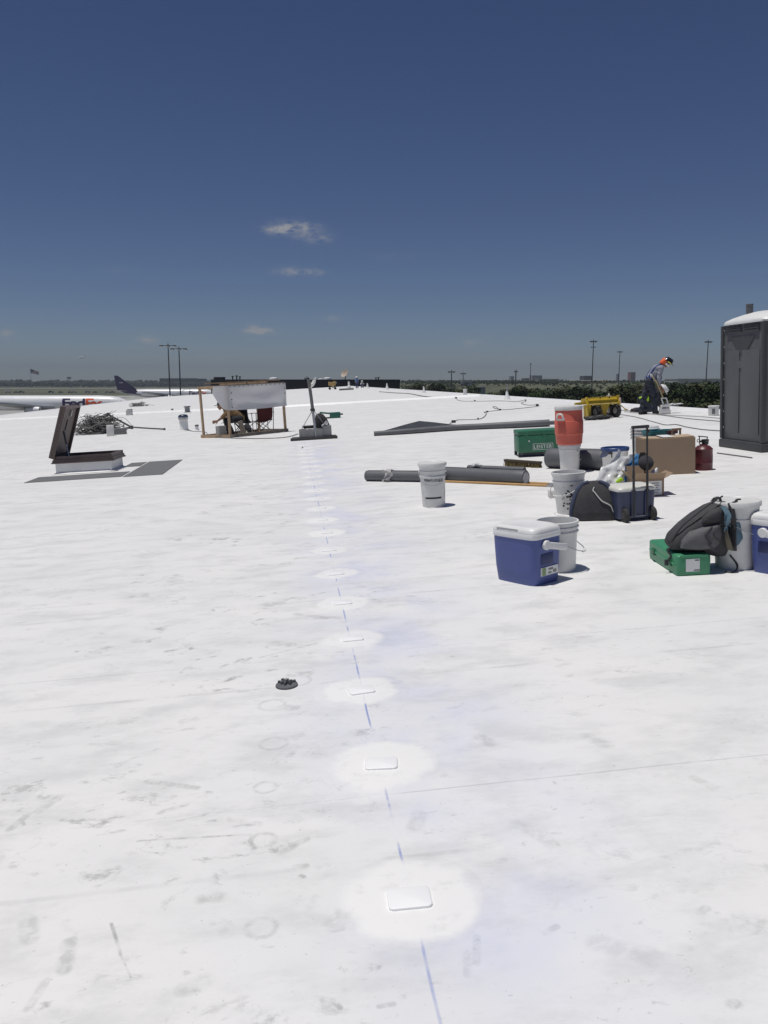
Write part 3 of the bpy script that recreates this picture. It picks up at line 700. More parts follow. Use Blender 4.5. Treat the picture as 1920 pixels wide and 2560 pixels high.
for s in (-1, 1): tube(bm, [(s*.072+.02, -d_*.5-.012, .06), (s*.072+.02, -d_*.5-.012, .50), (s*.072+.02, -d_*.5-.012, .50)], .0125, 8); tube(bm, [(s*.072+.02, -d_*.5-.012, .5), (s*.072+.02, -d_*.5-.012, .91)], .0095, 8)
box(bm, (.02, -d_*.5-.012, .915), (.18, .03, .03), None, .008)
finish(bm, 'pull_handle', black_m, t)
P = roof_pt(1592, 1306); put(t, (P.x+.02, P.y+.20, rz(P.x)), 6)

# --- pale plastic bag with clothing over the small box
bagm = bpy.data.materials.new('thin_white_plastic'); bagm.use_nodes = True
bb = bagm.node_tree.nodes['Principled BSDF']; bb.inputs['Base Color'].default_value = (.78, .79, .79, 1); bb.inputs['Roughness'].default_value = .32; bb.inputs['Transmission Weight'].default_value = .12
def crumple(name, tri, mat, parent, cuts=4, amp=.03, fq=9, solid=.003):
    V, F = tri; bm = nb(); vs_ = [bm.verts.new(v) for v in V]
    for f in F: bm.faces.new([vs_[i] for i in f])
    bmesh.ops.subdivide_edges(bm, edges=bm.edges[:], cuts=cuts, use_grid_fill=True, smooth=.35)
    for v in bm.verts: v.co += noise.noise_vector(v.co*fq)*amp+noise.noise_vector(v.co*fq*2.7)*amp*.4
    bmesh.ops.recalc_face_normals(bm, faces=bm.faces[:])
    bmesh.ops.solidify(bm, geom=bm.faces[:], thickness=solid)
    return finish(bm, name, mat, parent, 70)
def patch_grid(cols):
    """cols: rows of points -> verts, quads"""
    V = [p for r in cols for p in r]; n = len(cols[0]); F = []
    for i in range(len(cols)-1):
        for j in range(n-1): F.append((i*n+j, i*n+j+1, (i+1)*n+j+1, (i+1)*n+j))
    return V, F
t = empty('plastic_bag', 'loose white plastic bag stretched up beside the blue cloth, bright yellow-green inside', 'bag')
K = .0048   # metres per surveyed unit, upright plane at the bag
def up(px, py, dy): return ((px-1555)*K, dy, (1218-py)*K)
rows = [[up(1496, 1206, -.10), up(1513, 1166, -.04), up(1540, 1156, .0), up(1580, 1140, .03), up(1612, 1134, .05)],
        [up(1512, 1214, -.16), up(1524, 1190, -.12), up(1548, 1174, -.06), up(1576, 1156, -.02), up(1604, 1142, .03)],
        [up(1530, 1219, -.17), up(1544, 1204, -.15), up(1562, 1190, -.10), up(1572, 1174, -.04), up(1592, 1152, .03)],
        [up(1545, 1222, -.10), up(1560, 1216, -.12), up(1568, 1204, -.08), up(1574, 1186, -.02), up(1584, 1164, .04)]]
crumple('film', patch_grid(rows), bagm, t, 6, .03, 11)
rows = [[up(1540, 1158, .02), up(1556, 1140, .05), up(1569, 1124, .06)], [up(1556, 1154, .04), up(1566, 1142, .07), up(1576, 1128, .08)], [up(1576, 1144, .06), up(1577, 1136, .08), up(1578, 1130, .09)]]
crumple('upper_corner', patch_grid(rows), bagm, t, 4, .012, 8)
bm = nb()
ball(bm, up(1556, 1193, -.14), (.035, .02, .025), 2); ball(bm, up(1549, 1197, -.13), (.03, .02, .02), 2)
remesh(bm, 'yellow_green_bundle', M('hi_vis', (.45, .75, .03), .6, var=.2, scale=20), t, .008, 2, .006, 30)
P = roof_pt(1560, 1240); BAG = Vector((P.x, P.y+.25, rz(P.x)+.06)); put(t, BAG, 0)
t = empty('blue_cloth', 'bright blue cloth draped between the white plastic bag and the black cap', 'cloth')
rows = [[up(1596, 1140, .08), up(1615, 1138, .07), up(1634, 1148, .08)], [up(1586, 1160, .04), up(1606, 1158, .02), up(1628, 1164, .04)], [up(1576, 1186, .02), up(1596, 1176, .0), up(1612, 1176, .03)], [up(1566, 1206, -.02), up(1578, 1198, -.04), up(1592, 1196, -.02)], [up(1564, 1222, .0), up(1576, 1216, -.03), up(1590, 1218, .0)]]
crumple('fabric', patch_grid(rows), M('blue_fabric', (.06, .22, .46), .8, var=.35, scale=12, bump=.15), t, 5, .02, 9, .006)
put(t, BAG, 0)
# small open carton with printed side
def carton(label, w, d, h, flaps, wall=.006, mat=card_m, open_top=True):
    t = empty('carton', label, 'box'); bm = nb()
    box(bm, (0, -d/2, h/2), (w, wall, h)); box(bm, (0, d/2, h/2), (w, wall, h)); box(bm, (-w/2+wall/2, 0, h/2), (wall, d-wall*2.2, h)); box(bm, (w/2-wall/2, 0, h/2), (wall, d-wall*2.2, h)); box(bm, (0, 0, .004), (w-.02, d-.02, .006))
    finish(bm, 'body', mat, t, 0)
    for (ax, sgn, ang, ln) in flaps:
        bm = nb()
        if ax == 'y':
            rot = Matrix.Rotation(sgn*ang, 3, 'X'); box(bm, Vector((0, sgn*d/2, h+.002))+rot @ Vector((0, 0, ln/2)), (w-.004, .004, ln), rot)
        else:
            rot = Matrix.Rotation(sgn*-ang, 3, 'Y'); box(bm, Vector((sgn*w/2, 0, h+.002))+rot @ Vector((0, 0, ln/2)), (.004, d-.004, ln), rot)
        finish(bm, 'flap', mat, t, 0)
    return t
t = carton('small open carton with a printed white side, behind the wheeled cooler', .34, .30, .20, (('y', -1, R(-52), .13), ('y', 1, R(-20), .13), ('x', 1, R(-62), .12), ('x', -1, R(-40), .12)))
bm = nb(); box(bm, (.07, -.154, .10), (.15, .002, .16)); lb = finish(bm, 'printed_panel', paper_m, t, 0)
bm = nb()
for k in range(5): box(bm, (.07+.01*(k % 2), -.1555, .155-.026*k), (.08-.012*(k % 3), .002, .009))
finish_each(bm, 'print', greyink_m, lb, 0)
P = roof_pt(1628, 1242); put(t, (P.x, P.y+.16, rz(P.x)), -8); SB = Vector((P.x, P.y+.16, rz(P.x)))
t = empty('cap', 'black round cap hanging over the open carton by the pull handle', 'cap')
bm = nb(); m_ = Matrix.Rotation(R(65), 4, 'X')
lathe(bm, [(.085, 0), (.088, .02), (.082, .05), (.06, .078), (.03, .09), (0, .093)], 28, (0, 0, 0), m_); lathe(bm, [(.09, .0), (.088, .006), (0, .008)], 28, (0, 0, 0), m_); finish(bm, 'crown', dark_cloth, t, 50)
bm = nb(); pts = [m_.to_3x3() @ Vector((x, y, .004)) for x, y in ((-.085, 0), (-.07, .07), (-.03, .135), (.03, .135), (.07, .07), (.085, 0), (0, -.02))]
bm.faces.new([bm.verts.new(p_) for p_ in pts]); bmesh.ops.solidify(bm, geom=bm.faces[:], thickness=.004); finish(bm, 'brim', dark_cloth, t, 30)
bm = nb(); tube(bm, curve_pts([(-.03, -.02, -.05), (-.02, -.03, -.12), (-.045, -.02, -.16)], 4), .009, 6); finish(bm, 'strap', M('brown_strap', (.12, .07, .045), .8), t)
put(t, SB+Vector((-.03, -.02, .37)), 10)
t = empty('bottle', 'small clear bottle poking out of the open carton', 'bottle'); bm = nb()
lathe(bm, [(0, 0), (.03, 0), (.033, .01), (.033, .09), (.026, .11), (.013, .13), (.013, .15), (0, .15)], 20, (0, 0, 0), Matrix.Rotation(R(38), 4, 'Y')); finish(bm, 'body', M('bottle_amber', (.25, .12, .08), .2, bump=0), t, 40)
bm = nb(); lathe(bm, [(.035, .055), (.036, .06), (.036, .1), (.028, .118), (.016, .135), (.016, .155), (0, .157)], 20, (0, 0, 0), Matrix.Rotation(R(38), 4, 'Y')); finish(bm, 'wrap', M('clear_wrap', (.6, .62, .64), .15, bump=0), t, 40)
put(t, SB+Vector((.02, -.05, .19)), 0)
# blue-rimmed white bin
t = empty('bin', 'white bin with a blue rim and dark liner behind the plastic bag', 'bin')
bm = nb(); lathe(bm, [(0, .005), (.145, .005), (.15, 0), (.155, .01), (.178, .36), (.182, .365), (.176, .37), (.172, .36), (.148, .02), (0, .02)], 36); finish(bm, 'body', white_dirty, t, 35)
bm = nb(); lathe(bm, [(.176, .355), (.186, .352), (.190, .36), (.190, .392), (.184, .398), (.174, .396), (.170, .388), (.168, .35)], 36); finish(bm, 'rim', M('blue_rim', (.03, .07, .22), .4, bump=.01), t, 35)
bm = nb(); box(bm, (-.12, -.135, .335), (.06, .02, .035), Matrix.Rotation(R(-40), 3, 'Z'), .005); tube(bm, [(-.11, -.15, .32), (-.105, -.15, .27)], .006, 6); finish(bm, 'latch', black_m, t)
rows = [[(-.17, -.02, .38), (-.2, -.03, .34), (-.235, -.04, .29)], [(-.16, -.08, .38), (-.19, -.1, .33), (-.24, -.11, .275)], [(-.12, -.13, .37), (-.15, -.15, .33), (-.18, -.16, .30)]]
crumple('liner', patch_grid(rows), navy_cloth, t, 3, .01, 12)
P = roof_pt(1545, 1192); put(t, (P.x, P.y+.1, rz(P.x)), 0)
# large cardboard box
t = empty('carton', 'large plain cardboard box standing upright beside the red can', 'box')
A = roof_pt(1606, 1188); B = roof_pt(1741, 1188); Wb = (B-A).length*1.0; Hb = .50; Db = .42
an = math.degrees(math.atan2(B.y-A.y, B.x-A.x))
bm = nb(); box(bm, (0, 0, Hb/2), (Wb, Db, Hb), None, .004, 1); finish(bm, 'body', card_m, t, 20)
bm = nb(); box(bm, (-Wb*.32, -Db*.08, Hb+.004), (Wb*.34, Db*.82, .005), Matrix.Rotation(R(2), 3, 'Y')); box(bm, (Wb*.2, -Db*.05, Hb+.006), (Wb*.58, Db*.86, .005), Matrix.Rotation(R(-1.2), 3, 'Y')); finish(bm, 'flap', M('cardboard_sunny', (.45, .34, .23), .85, var=.06), t, 0)  # lighter cardboard copy, sunlight on the top flaps painted into its colour
bm = nb(); box(bm, (0, -Db*.0, Hb+.013), (Wb*.22, Db*.9, .002)); finish(bm, 'tape', paper_m, t, 0)
put(t, (A+B)/2+Vector((math.sin(R(-an))*-0+.04, Db/2, 0)), an*.35); t.location.z = rz(t.location.x)
BB = t.location.copy()
# nested white buckets behind the box with a teal tub
t = empty('bucket', 'stack of nested white buckets standing behind the large cardboard box', 'bucket'); bm = nb()
pr = [(0, 0), (.17, 0), (.185, .40)]
for k in range(4): pr += [(.19, .40+.045*k), (.212, .405+.045*k), (.214, .42+.045*k), (.2, .425+.045*k)]
lathe(bm, pr+[(.19, .585), (.15, .59), (0, .588)], 36)
finish(bm, 'body', white_pl, t, 35); put(t, (BB.x+.13, BB.y+.95, rz(BB.x+.13)), 0, .004)
t = empty('tub', 'teal tub with dark trim showing over the large cardboard box', 'tub'); bm = nb()
loft(bm, [(0, 0, .0, .19, .12, 4), (0, 0, .34, .215, .14, 4), (0, 0, .35, .235, .155, 4), (0, 0, .375, .235, .155, 4), (0, 0, .375, .215, .14, 4), (0, 0, .33, .21, .135, 4)], 36, cap=True); finish(bm, 'body', M('teal_plastic', (.05, .2, .22), .5), t, 40)
bm = nb(); tube(bm, curve_pts([(-.2, -.1, .36), (-.24, -.1, .42), (-.2, .0, .44)], 4), .015, 6); box(bm, (.12, -.162, .35), (.16, .012, .05), None, .004); finish_each(bm, 'trim', M('maroon_trim', (.12, .03, .04), .6), t)
put(t, (BB.x+.20, BB.y+.62, rz(BB.x+.20)), 3, .17)
bm = nb(); box(bm, (0, 0, .09), (.40, .30, .17), None, .006); t = tag(finish(bm, 'crate', dark_cloth, None), 'low dark case under the teal tub behind the cardboard box', 'case'); put(t, (BB.x+.20, BB.y+.62, rz(BB.x+.20)), 3, -.004)
bm = nb(); bar(bm, (-.055, 0, .0), (-.055, 0, .58), .022); bar(bm, (.055, 0, 0), (.055, 0, .58), .022); bar(bm, (-.07, 0, .57), (.07, 0, .57), .024, .03)
t = tag(finish(bm, 'wooden_handle', wood_m, None), 'small tan wooden loop handle sticking up behind the cardboard box', 'handle'); put(t, (BB.x+.30, BB.y+.29, rz(BB.x+.30)), 0)
# red safety can
t = empty('safety_can', 'dark red metal safety can with black spout handle beside the cardboard box', 'fuel can')
rm = M('red_can', (.105, .022, .028), .38, var=.1, scale=8, bump=.02, dirt=.1); bm = nb()
lathe(bm, [(0, 0), (.118, 0), (.124, .008), (.122, .02), (.122, .10), (.125, .108), (.122, .116), (.122, .285), (.125, .293), (.121, .30), (.085, .335), (.05, .348), (.05, .36), (0, .36)], 40); finish(bm, 'body', rm, t, 30)
bm = nb(); lathe(bm, [(.044, .355), (.046, .40), (.05, .405), (.05, .425), (0, .43)], 24, (.025, 0, 0)); box(bm, (-.02, 0, .40), (.05, .03, .03), None, .006); finish(bm, 'cap', black_m, t, 40)
bm = nb(); tube(bm, [(-.055, 0, .36), (-.06, 0, .47), (-.058, 0, .473)], .007, 6); tube(bm, [(.05, 0, .42), (.055, 0, .455)], .007, 6); bar(bm, (-.075, 0, .475), (.06, 0, .455), .02, .014); tube(bm, curve_pts([(-.05, 0, .39), (-.085, 0, .40), (-.09, 0, .425), (-.05, 0, .43)], 4), .005, 6); finish(bm, 'swing_handle', black_m, t)
finish(arc_label(rect_bm(-.03, .03, -.04, .04), .1225, .1225, .17, .08, R(62)), 'label_plate', M('yellowed_label', (.5, .48, .36), .6, bump=0), t, 0)
P = roof_pt(1767, 1177); put(t, (P.x, P.y+.1, rz(P.x)), 0)

# --- right foreground: green case, backpack, lidded bucket, second blue cooler
t = empty('tool_case', 'bright green plastic case with a white label, under the grey backpack', 'case')
gm2 = M('green_plastic', (.05, .25, .125), .45, var=.09, scale=5, bump=.03, dirt=.18); wc, dc, hc = .245, .62, .155
bm = nb(); box(bm, (0, 0, .078), (wc, dc, hc), None, .022, 3); finish(bm, 'body', gm2, t, 40)
bm = nb(); box(bm, (-wc/2-.002, 0, hc*.53), (.012, dc*.9, .014), None, .004); box(bm, (0, -dc/2-.001, hc*.95), (wc*.8, .012, .02), None, .004); finish(bm, 'ridge', gm2, t, 40)
bm = nb()
for y in (-.18, .18): box(bm, (-wc/2-.006, y, hc*.53), (.016, .06, .05), None, .004)
finish_each(bm, 'latch', M('green_latch', (.02, .13, .06), .5), t, 40)
bm = nb(); box(bm, (-.01, -dc/2-.001, .082), (.098, .004, .092)); lb = finish(bm, 'label_plate', paper_m, t, 0)
bm = nb(); box(bm, (.02, -dc/2-.0025, .117), (.03, .003, .009)); box(bm, (.018, -dc/2-.0025, .045), (.042, .003, .010)); finish_each(bm, 'print', greyink_m, lb, 0)
A = roof_pt(1703, 1443); B = roof_pt(1773, 1442); put(t, ((A.x+B.x)/2+.035, (A.y+B.y)/2+.33, rz((A.x+B.x)/2+.03)), -6); GC = t.location.copy()
t = empty('backpack', 'grey and black backpack with blue-grey side pocket slumped on the green case', 'backpack')
bk = M('backpack_charcoal', (.05, .05, .053), .8, var=.3, scale=12, bump=.25); gk = M('backpack_grey', (.11, .11, .115), .75, var=.2, scale=14, bump=.2); bl_ = M('backpack_blue', (.10, .17, .22), .75, var=.2, scale=12, bump=.15)
# slumped main body: sections from the low front-left end to the high right end
def slab_loft(bm, secs, n=26, amp=.012, fq=9., seed=0.):
    rings = []
    for x, z0, z1, y0, y1, e, lean in secs:
        ring = []
        for k in range(n):
            a = 2*math.pi*k/n; ca, sa = math.cos(a), math.sin(a)
            y = (y0+y1)/2+(y1-y0)/2*math.copysign(abs(ca)**(2/e), ca); z = (z0+z1)/2+(z1-z0)/2*math.copysign(abs(sa)**(2/e), sa)
            p = Vector((x+lean*(z-z0), y, z)); p += noise.noise_vector(p*fq+Vector((seed, 0, 0)))*amp+noise.noise_vector(p*fq*2.6)*amp*.45; ring.append(bm.verts.new(p))
        rings.append(ring)
    for A, B in zip(rings, rings[1:]):
        for k in range(n): bm.faces.new((A[k], A[(k+1) % n], B[(k+1) % n], B[k]))
    bm.faces.new(rings[0][::-1]); bm.faces.new(rings[-1])
bm = nb(); slab_loft(bm, [(-.215, .19, .235, -.12, .02, 2.4, 0), (-.19, .165, .29, -.15, .06, 2.6, .05), (-.13, .155, .36, -.165, .09, 2.8, .1), (-.05, .14, .425, -.17, .10, 3., .12), (.04, .12, .475, -.17, .10, 3., .12), (.12, .10, .505, -.165, .10, 3., .10), (.18, .09, .50, -.15, .09, 2.8, .05), (.215, .10, .45, -.12, .06, 2.4, 0)], 34)
finish(bm, 'body', bk, t, 70)
bm = nb(); slab_loft(bm, [(-.17, .20, .26, -.20, -.10, 2.6, .2), (-.13, .19, .31, -.215, -.10, 3, .2), (-.04, .185, .345, -.225, -.10, 3.2, .2), (.05, .185, .36, -.22, -.10, 3.2, .2), (.09, .20, .345, -.205, -.10, 2.6, .2)], 26, .010, 12., 4); finish(bm, 'front_pocket', gk, t, 70)
bm = nb(); slab_loft(bm, [(-.02, .37, .41, -.18, -.10, 2.5, .2), (.02, .36, .455, -.195, -.10, 2.8, .2), (.09, .36, .475, -.195, -.09, 2.8, .2), (.125, .38, .46, -.18, -.09, 2.5, .2)], 22, .008, 12., 7); finish(bm, 'top_pocket', bk, t, 70)
bm = nb(); slab_loft(bm, [(.19, .16, .38, -.16, .03, 2.6, 0), (.225, .15, .43, -.185, .04, 2.8, .02), (.275, .16, .44, -.175, .04, 2.8, .02), (.305, .19, .39, -.14, .02, 2.4, 0)], 26, .010, 12., 2); finish(bm, 'side_pocket', bl_, t, 70)
def ribbon(bm, pts, wd, th=.006):
    cp = curve_pts(pts, 5)
    for p, q in zip(cp, cp[1:]):
        d = (q-p); bar(bm, p-d*.1, q+d*.1, wd, th)
bm = nb(); ribbon(bm, [(.135, -.16, .48), (.15, -.205, .43), (.14, -.215, .37), (.135, -.212, .31)], .045); finish(bm, 'blue_strap', bl_, t)
bm = nb(); ribbon(bm, [(.135, -.212, .32), (.15, -.21, .25), (.18, -.19, .17)], .04); finish(bm, 'tan_strap', M('tan_webbing', (.17, .15, .11), .8), t)
bm = nb(); ribbon(bm, [(.19, -.15, .50), (.20, -.18, .42), (.20, -.185, .30), (.215, -.17, .16)], .035, .012); finish(bm, 'shoulder_strap', black_m, t)
for k, (x, z) in enumerate(((.06, .30), (.0, .29), (.03, .23))):
    bm = nb(); tube(bm, curve_pts([(x+.04, -.205, z+.06), (x-.02, -.232, z), (x+.03, -.222, z-.06)], 5), .0045, 6); finish(bm, 'seam_piping', black_m, t)
bm = nb(); tube(bm, curve_pts([(-.21, -.1, .24), (-.15, -.13, .345), (-.04, -.14, .44), (.07, -.13, .51), (.16, -.1, .545)], 6), .006, 6); finish(bm, 'zip', black_m, t)
bm = nb(); tube(bm, curve_pts([(.11, -.04, .50), (.125, -.05, .525), (.16, -.05, .522), (.175, -.04, .49)], 5), .010, 6); finish(bm, 'top_loop', black_m, t)
bm = nb(); tube(bm, curve_pts([(-.20, -.08, .20), (-.235, -.09, .17), (-.215, -.10, .13), (-.245, -.10, .09)], 5), .008, 6); finish(bm, 'hanging_strap', black_m, t)
bm = nb(); box(bm, (-.248, -.10, .085), (.028, .014, .045), None, .004); finish(bm, 'buckle', black_m, t)
bm = nb(); tube(bm, curve_pts([(.2, -.14, .12), (.24, -.17, .05), (.20, -.21, .012), (.14, -.19, .012)], 5), .007, 6); finish(bm, 'trailing_strap', black_m, t)
put(t, GC+Vector((.075, -.10, .004)), -4)
b5 = bucket('white bucket with dirty lid standing between the grey backpack and the right-edge cooler', .49, .158, .136, ribs=((.0, .01), (.11, .008)), lid=True, mat=white_dirty, bail_ang=R(35))
P = roof_pt(1855, 1428); put(b5, (P.x+.02, P.y+.13, rz(P.x)), 0)
bm = nb(); tube(bm, curve_pts([(-.05, -.06, 0), (-.02, -.045, .006), (-.01, -.01, .0), (.02, .02, .004), (.05, .03, 0)], 4), .007, 6); ball(bm, (-.05, -.06, 0), (.012, .012, .007)); finish(bm, 'dried_smear', ink_m, b5).location = (-.01, -.02, .499)
c2 = cooler('blue cooler with white lid and handle, cut by the right edge of the picture', .46, .31, .44, sticker=False)
P = roof_pt(1867, 1432); putxy(c2, 3.50, 5.46, -148)
# --- round grey cap with winged knob in the foreground
t = empty('drain_cap', 'round dark grey plastic cap with a winged knob lying left of the chalk line', 'cap')
gp = M('grey_plastic', (.12, .124, .132), .5, var=.12, scale=20, bump=.03); bm = nb(); lathe(bm, [(0, 0), (.054, 0), (.057, .004), (.055, .009), (.04, .012), (0, .013)], 32); finish(bm, 'disc', gp, t, 30)
bm = nb()
for k in range(3): box(bm, (0, 0, .02), (.062, .009, .018), Matrix.Rotation(R(60*k+12), 3, 'Z'), .003)
lathe(bm, [(0, .012), (.012, .012), (.011, .034), (.006, .037), (0, .037)], 16); finish(bm, 'winged_knob', gp, t, 30)
bm = nb()
for a in (20, 150): box(bm, (.042*math.cos(R(a)), .042*math.sin(R(a)), .016), (.016, .012, .014), None, .003)
finish(bm, 'lug', gp, t); putr(t, 717, 1717, 0, .006)
t = empty('fastener', 'small dark screw plate lying where the chalk line reaches the mast', 'fastener'); bm = nb(); lathe(bm, [(0, 0), (.05, 0), (.045, .008), (.012, .012), (.01, .035), (0, .035)], 14); finish(bm, 'plate', black_m, t); putr(t, 757, 1121, 0, .005)

# --- portable toilet
t = empty('portable_toilet', 'dark grey portable toilet with white domed roof at the right edge', 'portable toilet')
pg = M('toilet_grey', (.10, .105, .11), .5, var=.14, scale=2.5, bump=.03, dirt=.2); pd = M('toilet_dark', (.05, .052, .056), .55, bump=.02)
WX, WY, HH = 1.15, 1.22, 1.90    # local: corner at origin, face of interest is x=0 side (towards -x), running +y
bm = nb(); box(bm, (WX/2, WY/2, .075), (WX+.10, WY+.10, .15), None, .03, 2); finish(bm, 'base_skid', pd, t, 40)
bm = nb(); box(bm, (WX/2, WY/2, .15+HH/2), (WX, WY, HH), None, .015, 2); body = finish(bm, 'wall', pg, t, 40)
for x, y in ((0, 0), (WX, 0), (0, WY), (WX, WY)):
    bm = nb(); box(bm, (x, y, .15+HH/2), (.07, .07, HH-.01), None, .012); finish(bm, 'corner_post', pd, t)
# side wall panel with raised ribs, recessed triangle and louvres
bm = nb(); box(bm, (-.006, WY*.30, .95), (.016, WY*.42, 1.36), None, .006); box(bm, (-.006, WY*.745, .95), (.016, WY*.34, 1.36), None, .006); finish(bm, 'side_panel', pg, t)
bm = nb(); prism(bm, [(-.36, .30), (.36, .30), (.10, .02), (-.10, .02)], -.010, .012, 'xz')
for v in bm.verts: v.co = Vector((v.co.y, WY/2+v.co.x, v.co.z+1.56))
finish(bm, 'upper_panel', pd, t, 0)
bm = nb(); prism(bm, [(-.40, .0), (.40, .0), (.36, -.06), (.12, -.12), (-.12, -.12), (-.36, -.06)], -.012, .012, 'xz')
for v in bm.verts: v.co = Vector((v.co.y, WY/2+v.co.x, v.co.z+1.46))
finish(bm, 'moulded_rib', pg, t, 0)
for k in range(2):
    for j in range(5):
        bm = nb(); box(bm, (-.012, WY*(.29+.42*k), 1.93+.04*j), (.02, WY*.36, .020), Matrix.Rotation(R(28), 3, 'Y')); finish(bm, 'louvre', pd, t, 0)
for j in range(7):
    bm = nb(); ball(bm, (-.014, WY*.955, .35+.27*j), (.008, .010, .010), 1); finish(bm, 'rivet', M('rivet_pale', (.5, .52, .52), .4), t)
rm_ = M('roof_white', (.78, .78, .76), .4, var=.04, bump=.02); bm = nb()
loft(bm, [(WX/2, WY/2, .15+HH, WX*.53, WY*.53, 9), (WX/2, WY/2, .18+HH, WX*.535, WY*.535, 9), (WX/2, WY/2, .215+HH, WX*.52, WY*.52, 8), (WX/2, WY/2, .255+HH, WX*.47, WY*.45, 6), (WX/2, WY/2, .30+HH, WX*.38, WY*.33, 4), (WX/2, WY/2, .335+HH, WX*.26, WY*.20, 3), (WX/2, WY/2, .345+HH, WX*.12, WY*.08, 2)], 48); finish(bm, 'roof', rm_, t, 50)
bm = nb(); lathe(bm, [(0, 0), (.055, 0), (.055, .20), (.06, .205), (.06, .225), (.05, .23), (0, .23)], 20, (.22, WY*.66, .27+HH-.03)); finish(bm, 'vent_pipe', M('vent_grey', (.10, .105, .115), .5), t, 40)
# door face towards camera side (y=0)
bm = nb(); box(bm, (WX/2, -.008, 1.12), (WX*.72, .02, 1.80), None, .006); dr = finish(bm, 'door', pg, t); bm = nb(); box(bm, (WX*.78, -.03, 1.1), (.04, .04, .14), None, .008); finish(bm, 'handle', pd, dr)
P = roof_pt(1912, 1132); put(t, (P.x-.03, P.y+.02, rz(P.x-.03)-.0), .6)

# --- yellow roof cart with wheels
t = empty('roof_cart', 'yellow steel wheeled anchor cart standing behind the orange drink cooler', 'cart')
ym = M('yellow_paint', (.52, .36, .025), .5, var=.18, scale=6, bump=.04, dirt=.3)
bm = nb(); prism(bm, [(-.20, .42), (.26, .42), (.20, .58), (-.12, .58)], -.50, .48, 'xz')
for v in bm.verts: v.co = Vector((v.co.y, v.co.x, v.co.z))
finish(bm, 'body', ym, t, 20)
bm = nb()
for x in (-.50, .47): bar(bm, (x, -.22, .38), (x, -.12, .625), .05, .06)
box(bm, (0, -.27, .405), (1.0, .03, .03)); box(bm, (0, -.17, .60), (1.0, .04, .03)); finish(bm, 'edge_rail', ym, t)
bm = nb(); box(bm, (-.46, -.05, .20), (.05, .32, .40), None, .006); box(bm, (-.44, -.20, .20), (.08, .04, .40), None, .006); finish(bm, 'front_leg', ym, t)
bm = nb(); prism(bm, [(-.05, .40), (.24, .40), (.10, .05), (.05, .05)], -.10, -.06, 'xz'); prism(bm, [(-.05, .40), (.24, .40), (.10, .05), (.05, .05)], .1, .14, 'xz'); box(bm, (.06, -.06, .035), (.16, .36, .05), None, .006); finish(bm, 'spade_bracket', ym, t)
bm = nb(); bar(bm, (-.5, .0, .46), (-.78, .0, .45), .12, .07); bar(bm, (-.7, -.04, .45), (-.82, -.04, .42), .05, .07); finish(bm, 'tow_bar', ym, t)
for x, y in ((-.20, -.12), (.42, -.12), (-.20, .28), (.42, .28)):
    mm = Matrix.Translation((x, y, .195)) @ Matrix.Rotation(R(-80), 4, 'Z') @ Matrix.Rotation(R(90), 4, 'X'); bm = nb()
    lathe(bm, [(.10, -.05), (.175, -.055), (.195, -.035), (.195, .035), (.175, .055), (.10, .05)], 26)
    for v in bm.verts: v.co = mm @ v.co
    wh = finish(bm, 'wheel', tyre_m, t, 40); bm = nb(); lathe(bm, [(0, -.03), (.03, -.05), (.05, -.045), (.10, -.03), (.105, -.03), (.105, .03), (.05, .045), (.03, .05), (0, .03)], 20)
    for v in bm.verts: v.co = mm @ v.co
    finish(bm, 'rim', M('wheel_rim', (.45, .45, .44), .5), wh, 30)
bm = nb()
for x in (-.10, .18): lathe(bm, [(0, 0), (.022, 0), (.02, .015), (0, .017)], 10, (x, -.185, .585), Matrix.Rotation(R(90), 4, 'X'))
finish(bm, 'bolt', black_m, t); bm = nb(); bar(bm, (.5, -.1, .4), (.68, -.2, .22), .025); bar(bm, (.66, -.2, .22), (.74, -.2, .20), .05, .03); finish(bm, 'hitch', ym, t)
P = roof_pt(1508, 1046); put(t, (P.x, P.y+.2, rz(P.x)), 6)
CART = t.location.copy()
t = empty('hose_bundle', 'black hose coiled on the roof in front of the yellow cart', 'hose'); bm = nb(); hr = random.Random(5)
for k in range(7):
    cx, cy, rx, ry = hr.uniform(-.12, .12), hr.uniform(-.05, .05), hr.uniform(.22, .38), hr.uniform(.10, .22)
    tube(bm, [(cx+rx*math.cos(2*math.pi*j/24), cy+ry*math.sin(2*math.pi*j/24), .025+.02*k*.6+.01*math.sin(3*j)) for j in range(24)], .02, 6, closed=True)
finish(bm, 'coil', black_m, t); putr(t, 1492, 1049, 4)
bm = nb(); box(bm, (0, 0, .02), (.14, .06, .05), None, .01); lathe(bm, [(0, .04), (.035, .04), (.02, .1), (0, .12)], 12)
t = tag(finish(bm, 'pulley_block', M('pale_hook', (.5, .5, .42), .5), None), 'small pale pulley block sitting on top of the yellow cart', 'pulley'); t.matrix_world = Matrix.Translation(CART+Vector((.22, -.0, .60)))

